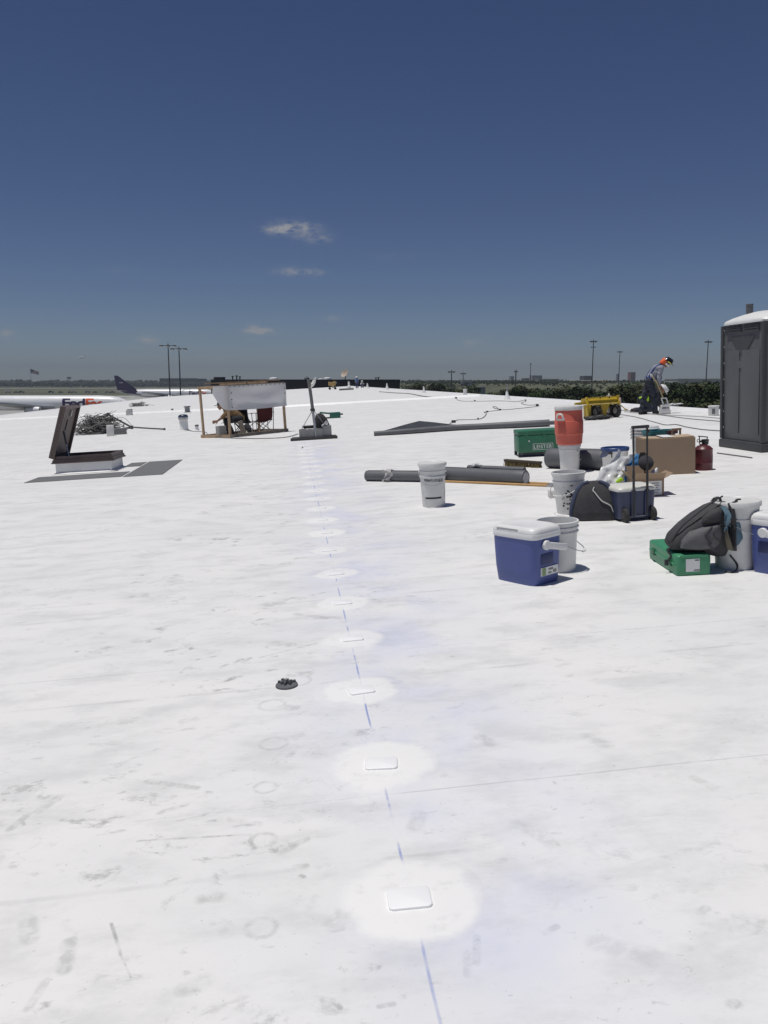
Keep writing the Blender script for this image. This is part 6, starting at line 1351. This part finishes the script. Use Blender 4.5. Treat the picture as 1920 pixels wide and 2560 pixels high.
# airliner climbing out
t = empty('airliner', 'small airliner flying low in the sky at the left', 'aircraft'); T3 = 2500.; bm = nb(); L3, r3 = 22., 1.8
lathe(bm, [(0, 0), (r3*.5, 1), (r3, 4), (r3, L3*.7), (r3*.6, L3*.88), (.2, L3)], 16, (0, 0, 0), Matrix.Rotation(R(90), 4, 'Y')); finish(bm, 'fuselage', M('airliner_skin', (.88, .89, .9), .4, bump=0), t)
bm = nb(); prism(bm, [(L3*.84, .7), (L3*.97, .8), (L3*1.03, 4.6), (L3*.97, 4.6)], -.3, .3, 'xz'); finish(bm, 'tail_fin', M('airliner_tail', (.05, .06, .09), .5), t)
for s in (-1, 1):
    bm = nb(); A = [(L3*.38, s*1, -.6), (L3*.56, s*1, -.6), (L3*.66, s*10, .6), (L3*.62, s*10, .6)]; va = [bm.verts.new(p) for p in A]; bm.faces.new(va); bmesh.ops.solidify(bm, geom=bm.faces[:], thickness=.5); finish(bm, 'wing', M('airliner_wing', (.3, .31, .33), .4), t)
    bm = nb(); lathe(bm, [(0, 0), (1, .2), (1.1, 2), (.7, 3.6), (0, 3.6)], 12, (L3*.4, s*5.5, -1.8), Matrix.Rotation(R(90), 4, 'Y')); finish(bm, 'engine', M('airliner_wing', (.3, .31, .33), .4), t)
t.matrix_world = Matrix.Translation(at(195.5, 894, T3)) @ Matrix.Rotation(-YAW-R(12), 4, 'Z') @ Matrix.Rotation(R(-3), 4, 'Y')

# ------------------------------------------------------------------ light masts
pole_m = M('pole_grey', (.055, .06, .065), .6, bump=0); lamp_m = M('lamp_face', (.7, .68, .62), .3, bump=0)
def light_mast(label, px, ptop, tt, lamps, extra=0, wide=1.):
    p = at(px, ptop, tt); g = gz(p.x, p.y); h = p.z-g; t = empty('light_mast', label, 'light mast'); s = tt/300*wide
    bm = nb(); tube(bm, [(0, 0, 0), (0, 0, h)], [.30*s, .17*s], 10); finish(bm, 'pole', pole_m, t)
    bm = nb(); bar(bm, (-lamps*.85*s, 0, h-.5*s), (lamps*.85*s, 0, h-.5*s), .16*s); tube(bm, [(0, 0, h), (0, 0, h+.5*s)], .06*s, 6); finish(bm, 'crossbar', pole_m, t)
    for k in range(lamps):
        x = (k-(lamps-1)/2)*1.9*s*(1.25 if lamps == 3 else 1); bm = nb(); box(bm, (x, -.3*s, h-.7*s), (1.2*s, 1.1*s, .35*s), Matrix.Rotation(R(-14), 3, 'X'), .06*s); hd = finish(bm, 'lamp_head', pole_m, t); bm = nb(); box(bm, (x, -.42*s, h-.93*s), (.9*s, .8*s, .12*s), Matrix.Rotation(R(-14), 3, 'X')); finish(bm, 'lens', lamp_m, hd)
    for k in range(extra): bm = nb(); bar(bm, (-1*s, 0, h-3.2*s*(k+1)), (1*s, 0, h-3.2*s*(k+1)), .16*s); box(bm, (-.8*s, -.2*s, h-3.2*s*(k+1)), (.5*s, .5*s, .4*s)); box(bm, (.8*s, -.2*s, h-3.2*s*(k+1)), (.5*s, .5*s, .4*s)); finish(bm, 'lower_crossbar', pole_m, t)
    t.matrix_world = Matrix.Translation((p.x, p.y, g)) @ Matrix.Rotation(-YAW, 4, 'Z')
light_mast('left and taller of two triple-lamp masts near the purple tail fin', 420, 860, 300, 3)
light_mast('right and shorter of two triple-lamp masts near the purple tail fin', 447, 868, 322, 3)
light_mast('tall dark mast with two crossbars, left of the standing worker', 1484, 850, 330, 2, 1, .8)
light_mast('slimmer light mast just left of the standing worker', 1550, 877, 430, 2, 0, .6)
light_mast('tall light mast beside the portable toilet', 1771, 851, 330, 2, 0, .8)
light_mast('far light mast with a flat head above the trees right of the dark building', 1129, 926, 560, 2, 0, .8)
light_mast('fainter far light mast just right of the flat-headed one', 1158, 931, 640, 2, 0, .65)
light_mast('far light mast above the middle of the right tree line', 1290, 925, 560, 1, 0, .9)
light_mast('thin far pole with a small head, taller than its left neighbour', 1327, 908, 560, 1, 0, .5)

# ------------------------------------------------------------------ trees
def tree_mesh(seed, H=11.5, W=9.):
    r = random.Random(seed); bm = nb(); lobes = []
    for k in range(11):
        a = r.uniform(0, 6.3); z = r.uniform(.36, .84)*H; d = r.uniform(.1, .42)*W*max(.12, 1.25-1.25*z/H); lobes.append((Vector((d*math.cos(a), d*math.sin(a), z)), r.uniform(.17, .29)*W*(1.2-.6*z/H)))
    lobes.append((Vector((0, 0, H*.84)), W*.17)); V = []; F = []; NN = []
    for k in range(9000):
        c, rad = lobes[r.randrange(len(lobes))]; v = Vector((r.gauss(0, 1), r.gauss(0, 1), r.gauss(0, 1))).normalized()*rad*(r.random()**.3)*(1+.22*noise.noise(Vector((k*.01, seed, 0))))
        v.z *= .74; p = c+v; s = r.uniform(.08, .19); n_ = Vector((r.gauss(0, 1), r.gauss(0, 1), r.gauss(.5, 1))).normalized(); a = n_.orthogonal().normalized(); b = n_.cross(a); i = len(V)
        V += [p-a*s, p-b*s*.6+n_*s*.15, p+a*s, p+b*s*.6+n_*s*.15]; F.append((i, i+1, i+2, i+3)); NN += [(v.normalized()*.75+n_*.3+Vector((0, 0, .15))).normalized()]*4
    me = bpy.data.meshes.new('crown'); me.from_pydata(V, [], F); me.polygons.foreach_set('use_smooth', [True]*len(F)); me.normals_split_custom_set_from_vertices([tuple(q) for q in NN]); return me, lobes
def leaf_mat(name, col):
    m = bpy.data.materials.new(name); m.use_nodes = True; t = m.node_tree; b = t.nodes['Principled BSDF']; tx = t.nodes.new('ShaderNodeTexCoord'); n = t.nodes.new('ShaderNodeTexNoise'); n.inputs['Scale'].default_value = .55; n.inputs['Detail'].default_value = 5
    t.links.new(tx.outputs['Object'], n.inputs[0]); cr = t.nodes.new('ShaderNodeValToRGB'); e = cr.color_ramp.elements; e[0].position = .32; e[1].position = .7; e[0].color = tuple(c*.6 for c in col)+(1,); e[1].color = tuple(c*1.35 for c in col)+(1,); t.links.new(n.outputs[0], cr.inputs[0]); t.links.new(cr.outputs[0], b.inputs['Base Color']); b.inputs['Roughness'].default_value = .75; b.inputs['Specular IOR Level'].default_value = .2
    return m
LM = [leaf_mat('leaf_a', (.036, .058, .022)), leaf_mat('leaf_b', (.060, .074, .034)), leaf_mat('leaf_c', (.026, .042, .022))]
bark = M('bark', (.06, .05, .04), .9, bump=.2, scale=3)
PROT = []
for s in range(5):
    me, lobes = tree_mesh(20+s); me.materials.append(LM[s % 3]); bm = nb()
    tube(bm, [(0, 0, 0), (.1, .05, 2.), (.0, .1, 5.)], [.34, .26, .16], 8)
    for c, rad in lobes[:6]: tube(bm, [(.05, .05, 2.2+.3*(rad)), (c.x*.5, c.y*.5, c.z*.62), c], [.13, .09, .03], 6)
    bmesh.ops.recalc_face_normals(bm, faces=bm.faces[:]); tm_ = bpy.data.meshes.new('trunk'); bm.to_mesh(tm_); bm.free(); tm_.materials.append(bark); PROT.append((me, tm_))
TREES = [(1015, 968, 215, 1.0), (1048, 964, 235, 1.), (1092, 966, 190, 1.1), (1128, 962, 230, 1.1), (1150, 970, 165, 1.), (1186, 972, 210, 1.), (1226, 976, 150, 1.), (1262, 968, 205, 1.1), (1300, 966, 150, 1.1), (1338, 969, 175, 1.1), (1378, 965, 135, 1.15), (1420, 966, 150, 1.15), (1452, 968, 118, 1.1), (1500, 968, 138, 1.15), (1548, 958, 122, 1.2), (1590, 955, 150, 1.25), (1632, 958, 116, 1.2), (1676, 955, 140, 1.2), (1716, 951, 110, 1.25), (1760, 950, 124, 1.3), (1800, 955, 108, 1.2), (1850, 952, 120, 1.25), (1900, 954, 110, 1.2), (1470, 972, 190, 1.), (1240, 985, 128, .95), (1340, 985, 112, .95), (1180, 984, 135, .9), (1530, 985, 98, 1.), (1420, 990, 100, .95), (1690, 985, 92, 1.), (1610, 990, 96, 1.), (1790, 990, 90, 1.), (1560, 966, 200, 1.), (1694, 950, 190, 1.), (1640, 956, 205, 1.)]
TL = []
tv = random.Random(9)
for k, (px, py, tt, sw) in enumerate(TREES):
    py += tv.uniform(-9, 11)-(5 if px < 1460 else 2); sw *= tv.uniform(.95, 1.35)
    p = at(px, py, tt); g = gz(p.x, p.y); h = p.z-g; me, tm_ = PROT[k % 5]
    t = empty('tree', '', 'tree', 'dark green trees below the right roof edge'); t.matrix_world = Matrix.Translation((p.x, p.y, g)) @ Matrix.Rotation(k*1.9, 4, 'Z') @ Matrix.Diagonal((sw*h/11.5*1.02, sw*h/11.5*1.02, h/11.2, 1))
    a = bpy.data.objects.new('crown', me); C.objects.link(a); a.parent = t; a = bpy.data.objects.new('trunk', tm_); C.objects.link(a); a.parent = t
    pl = ('front', 'second', 'third')[0 if tt < 125 else 1 if tt < 172 else 2]; TL.append((px, pl, t))
near = [(1800, 'the portable toilet'), (1625, 'the standing worker'), (1505, 'the yellow cart'), (1425, 'the orange drink cooler'), (1327, 'the thin far pole'), (1268, 'the pipe vent'), (1163, 'the white edge stub'), (1129, 'the flat-headed mast'), (1000, 'the dark building end')]
used = {}
for px, pl, t in sorted(TL, key=lambda q: q[0]):
    x, nm = min(near, key=lambda q: abs(q[0]-px)); sd_ = 'just left of' if px < x-12 else 'just right of' if px > x+12 else 'right behind'
    lab = 'dark green %s-row tree past the roof edge, %s %s' % (pl, sd_, nm); used[lab] = used.get(lab, 0)+1
    t['label'] = lab if used[lab] == 1 else lab.replace('dark green', 'second dark green' if used[lab] == 2 else 'third dark green')
# far woods: bands of foliage far out
def woods(name, label, spans, col, seed):
    r = random.Random(seed); V = []; F = []
    ico = bmesh.new(); bmesh.ops.create_icosphere(ico, subdivisions=1, radius=1); iv = [v.co.copy() for v in ico.verts]; iff = [[v.index for v in f.verts] for f in ico.faces]; ico.free()
    for (x0, x1, t0, t1, n, h0, h1) in spans:
        for k in range(n):
            px = r.uniform(x0, x1); tt = r.uniform(t0, t1); p = at(px, 955, tt); g = gz(p.x, p.y); h = r.uniform(h0, h1)
            for q in range(7):
                c = Vector((p.x+r.uniform(-5, 5), p.y+r.uniform(-5, 5), g+h*r.uniform(.2, .85))); s = h*r.uniform(.12, .26); i = len(V)
                for v in iv: w_ = v*s*(1+.35*r.uniform(-1, 1)); V.append((c.x+w_.x*1.2, c.y+w_.y*1.2, c.z+w_.z*.85))
                F += [[i+a for a in f] for f in iff]
    me = bpy.data.meshes.new(name); me.from_pydata(V, [], F); me.materials.append(leaf_mat(name+'_leaf', col)); o = bpy.data.objects.new(name, me); C.objects.link(o); o['kind'] = 'stuff'; o['label'] = label; o['category'] = 'woods'; return o
woods('far_woods', 'dark band of woodland along the far edge of the airfield at left', [(-250, 560, 1700, 1950, 700, 7, 12), (-250, 560, 1950, 2400, 500, 11, 17)], (.030, .042, .026), 1)
woods('far_scrub', 'hazy scrub and low trees filling the middle distance at right', [(1000, 2000, 240, 420, 260, 2, 5.), (1000, 2000, 420, 760, 130, 2., 4.0), (1000, 1430, 560, 830, 160, 1.5, 3.5), (1000, 1430, 830, 1500, 460, 1.5, 4.2), (1430, 2000, 850, 1500, 260, 1.5, 4.)], (.032, .045, .022), 2)
# ------------------------------------------------------------------ far buildings, buses, water tower, flag, vehicles
def block_building(label, px0, px1, ytop, tt, col, depth=20., name='far_building', bands=0, group=None):
    A = at(px0, 955, tt); B = at(px1, 955, tt); z = EYE+(955-ytop)/FPX*tt; g = min(gz(A.x, A.y), gz(B.x, B.y)); w_ = (B-A).length; h = z-g
    t = empty(name, label, 'building', group); m_ = M('bld_%02d%02d%02d' % tuple(int(c*99) for c in col), col, .8, var=.12, scale=.1, bump=0); bm = nb(); box(bm, (w_/2, depth/2, h/2), (w_, depth, h)); finish(bm, 'wall', m_, t, 0)
    bm = nb(); box(bm, (w_/2, depth/2, h+.2), (w_+.6, depth+.6, .45)); finish(bm, 'roof', M('bld_roof', (.55, .55, .54), .7, bump=0), t, 0)
    for k in range(bands):
        bm = nb(); box(bm, (w_/2, -.08, h*(.9-.8*(k+.3)/bands*min(1, 8/h*bands))), (w_*.9, .2, min(1.3, h*.12))); finish(bm, 'window_band', ink_m, t, 0)
    t.matrix_world = Matrix.Translation((A.x, A.y, g)) @ Matrix.Rotation(-YAW, 4, 'Z')
block_building('reddish brown far tower block left of the standing worker', 1576, 1588, 931, 1600, (.22, .09, .07), 20, bands=5)
block_building('thin grey far tower at the foot of the slimmer light mast', 1543, 1547, 935, 1700, (.2, .2, .2), 10, bands=4)
block_building('wide grey far block above the middle trees at right', 1331, 1355, 939, 1900, (.22, .22, .22), 40, bands=3)
block_building('small grey far block left of the middle light mast', 1277, 1285, 941, 1900, (.26, .26, .27), 30, bands=2)
block_building('dark far block between the two middle far poles', 1311, 1323, 946, 1300, (.08, .08, .085), 30, bands=1)
block_building('dark far block standing behind the row of buses', 1460, 1480, 940, 1300, (.05, .05, .055), 30, bands=1)
block_building('long pale low building behind the bent worker, left of the toilet', 1695, 1806, 948, 620, (.5, .5, .48), 30)
block_building('low pale shed roof among the trees right of the worker', 1682, 1702, 956, 420, (.55, .55, .52), 12)
block_building('low pale shed beside the portable toilet', 1783, 1806, 963, 330, (.42, .42, .40), 12)
block_building('white two-storey far building right of the fainter light mast', 1156, 1182, 953, 620, (.6, .6, .6), 15, bands=2)
block_building('pale low far building left of the middle light mast', 1196, 1232, 951, 900, (.45, .45, .44), 20, bands=1)
block_building('long low pale far building above the middle trees', 1256, 1330, 951, 850, (.3, .3, .31), 20, bands=1)
block_building('beige low far building between the middle trees and the buses', 1345, 1398, 948, 1100, (.32, .29, .25), 20, bands=1)
block_building('pale open fenced yard block among the trees left of the pipe vent', 1198, 1214, 968, 330, (.35, .36, .33), 8)
rb = random.Random(21)
for k in range(26):
    x = 1010+k*5.6+rb.uniform(-2, 2); block_building('tiny pale building in the hazy far town right of the dark building', x, x+rb.uniform(3, 9), 951.5+rb.uniform(-2.5, 3.5), rb.uniform(850, 1450), rb.choice(((.7, .7, .7), (.5, .47, .44), (.8, .8, .8), (.36, .32, .28))), 15, 'town_building', 0, 'tiny buildings of the far town')
block_building('white far hangar with a flat roof at the left edge of the horizon', -14, 8, 950.5, 2300, (.7, .7, .7), 30)
block_building('small white far shed just right of the far hangar at left', 16, 21, 951, 2300, (.72, .72, .72), 20)
block_building('broad grey far terminal block behind the left light masts', 399, 486, 946, 1900, (.055, .062, .062), 40)
block_building('low grey far block right of the broad terminal block', 492, 508, 947, 1900, (.06, .066, .066), 40)
# buses
bw_ = M('bus_yellow', (.42, .28, .06), .5, bump=0); bus_names = ['leftmost yellow bus with a white roof parked on the far rise', 'second yellow white-roofed bus from the left on the far rise', 'third yellow white-roofed bus from the left on the far rise', 'rightmost yellow bus with a white roof parked on the far rise']
for k in range(4):
    p = at(1437+27.5*k, 955, 800); g = gz(p.x, p.y); t = empty('parked_bus', bus_names[k], 'bus', 'buses parked on the far rise'); L = 9.8
    bm = nb(); box(bm, (0, 0, 1.75), (L, 2.5, 2.3), None, .2); finish(bm, 'body', bw_, t); bm = nb(); box(bm, (0, 0, 3.0), (L*.98, 2.45, .5), None, .2); finish(bm, 'roof', wtm, t); bm = nb(); box(bm, (0, 0, 2.25), (L*.92, 2.56, .7)); finish(bm, 'window_strip', ink_m, t)
    for x in (-.32, .32): bm = nb(); lathe(bm, [(0, -1.28), (.5, -1.28), (.5, 1.28), (0, 1.28)], 12, (x*L, 0, .5), Matrix.Rotation(R(90), 4, 'X')); finish(bm, 'wheel', tyre_m, t)
    t.matrix_world = Matrix.Translation((p.x, p.y, max(g, EYE-(961-955)/FPX*800))) @ Matrix.Rotation(-YAW, 4, 'Z')
# water tower, distant twin tank, flag
def water_tower(label, px, py, tt, s, mat):
    p = at(px, py, tt); g = gz(p.x, p.y); h = p.z-g; t = empty('water_tower', label, 'water tower'); bm = nb(); lathe(bm, [(0, h-6.5*s), (4*s, h-6*s), (5.2*s, h-4.5*s), (5.2*s, h-2*s), (3.6*s, h-.5*s), (0, h)], 20); finish(bm, 'tank', mat, t, 40)
    for k in range(5):
        a = k*1.256; bm = nb(); tube(bm, [(4.6*s*math.cos(a), 4.6*s*math.sin(a), 0), (4.4*s*math.cos(a), 4.4*s*math.sin(a), h-5*s)], .35*s, 6); finish(bm, 'leg', mat, t)
    t.location = (p.x, p.y, g)
water_tower('grey water tower on legs above the far left woods', 172, 941, 2100, 1., M('tower_grey', (.08, .10, .10), .6, bump=0))
water_tower('small white water tower peeking over the far left woods', 209, 946, 2300, .4, wtm)
t = empty('flag', 'large striped red and white flag with a dark blue corner above the far left woods', 'flag'); TF = 1500.; p0 = at(76, 922, TF); g = gz(p0.x, p0.y); bm = nb(); tube(bm, [(0, 0, 0), (0, 0, p0.z-g+1)], [.5, .2], 8); finish(bm, 'pole', M('flag_pole', (.35, .36, .37), .5, bump=0), t)
fw_, fh_ = 14.5, 7.6
def flag_bit(name, u0, u1, v0, v1, mat, off=0.):
    bm = nb(); n = 8; A = []
    for i in range(n+1):
        u = u0+(u1-u0)*i/n; col = []
        for v in (v0, v1): col.append(bm.verts.new((u*fw_, .6*math.sin(u*6+v)-off, p0.z-g-v*fh_*(1-.25*u)-u*5.2)))
        A.append(col)
    for i in range(n): bm.faces.new((A[i][0], A[i+1][0], A[i+1][1], A[i][1]))
    bmesh.ops.solidify(bm, geom=bm.faces[:], thickness=.06); finish(bm, name, mat, t, 60)
fr_, fwt, fb_ = M('flag_red', (.28, .035, .045), .8, bump=0), M('flag_white', (.6, .6, .6), .8, bump=0), M('flag_blue', (.02, .025, .08), .8, bump=0)
for k in range(13): flag_bit('stripe', 0, 1, k/13, (k+1)/13, fr_ if k % 2 == 0 else fwt)
flag_bit('canton', 0, .42, 0, .54, fb_, .12); t.matrix_world = Matrix.Translation((p0.x, p0.y, g)) @ Matrix.Rotation(-YAW, 4, 'Z')
# vehicles on the airfield road
def vehicle(label, px, kind, col, py=984.5):
    tt = 885.; p = at(px, 955, tt); t = empty('airfield_vehicle', label, 'vehicle', 'vehicles on the far airfield road'); m_ = M('veh_'+label[:12].replace(' ', '_')+str(px), col, .4, bump=0); L = {'truck': 6.2, 'van': 5.4, 'car': 4.6}[kind]; H = {'truck': 2.1, 'van': 2.3, 'car': 1.5}[kind]
    bm = nb(); box(bm, (0, 0, H*.36+.25), (L, 1.9, H*.40), None, .12); finish(bm, 'body', m_, t); bm = nb()
    if kind == 'truck': box(bm, (-L*.12, 0, H*.72+.2), (L*.36, 1.7, H*.42), None, .15)
    elif kind == 'van': box(bm, (.1, 0, H*.72+.15), (L*.85, 1.8, H*.45), None, .2)
    else: box(bm, (0, 0, H*.75+.2), (L*.55, 1.6, H*.42), None, .2)
    cb_ = finish(bm, 'cabin', m_, t); bm = nb(); box(bm, (-L*.08, 0, H*.76+.2), (L*.30, 1.86, H*.20)); finish(bm, 'window', ink_m, cb_)
    for x in (-.32, .32): bm = nb(); lathe(bm, [(0, -.98), (.4, -.98), (.4, .98), (0, .98)], 12, (x*L, 0, .4), Matrix.Rotation(R(90), 4, 'X')); finish(bm, 'wheel', tyre_m, t)
    t.matrix_world = Matrix.Translation((p.x, p.y, GZ+.36)) @ Matrix.Rotation(-YAW, 4, 'Z')
for px, kind, col, lab in ((18, 'van', (.55, .55, .52), 'white van on the far airfield road at the left edge'), (38, 'car', (.05, .05, .05), 'dark car right of the white van on the far road'), (52, 'truck', (.04, .045, .05), 'dark pickup left of the striped flag foot on the far road'), (126, 'truck', (.03, .032, .03), 'large dark truck on the far road above the lettered jet'), (150, 'car', (.03, .03, .03), 'small dark car right of the large dark truck'), (184, 'truck', (.40, .40, .38), 'pale pickup on the far road above the jet lettering'), (174, 'car', (.06, .06, .06), 'dark car touching the pale pickup on the far road'), (217, 'van', (.30, .30, .28), 'grey van on the far road above the jet nose'), (236, 'car', (.04, .05, .06), 'dark car right of the grey van on the far road'), (268, 'truck', (.35, .35, .33), 'pale truck on the far road left of the purple tail fin'), (280, 'car', (.03, .03, .03), 'dark car beside the purple tail fin on the far road')): vehicle(lab, px, kind, col)
for k, px in enumerate((175, 181)):
    p = at(px, 955, 1300); o = tag(finish(box(nb(), (0, 0, 2.6), (.6, .6, 5.2)), 'antenna_post', wtm, None, 0), ['left white antenna post on the airfield grass', 'right white antenna post on the airfield grass'][k], 'post'); o.location = (p.x, p.y, GZ+.5)
# ------------------------------------------------------------------ summer haze
bm = nb(); box(bm, (0, 0, (GZ-2+140)/2), (15400, 15400, 140-(GZ-2)))
hz = finish(bm, 'haze', None, None, 0); hz['kind'] = 'stuff'; hz['label'] = 'thin grey-blue summer haze over the airfield'; hz['category'] = 'haze'
hm = bpy.data.materials.new('haze_air'); hm.use_nodes = True; t_ = hm.node_tree; t_.nodes.clear(); ou = t_.nodes.new('ShaderNodeOutputMaterial'); pv = t_.nodes.new('ShaderNodeVolumePrincipled')
pv.inputs['Color'].default_value = (.50, .56, .64, 1); pv.inputs['Density'].default_value = .00022; pv.inputs['Anisotropy'].default_value = .0
t_.links.new(pv.outputs[0], ou.inputs['Volume']); hz.data.materials.append(hm)
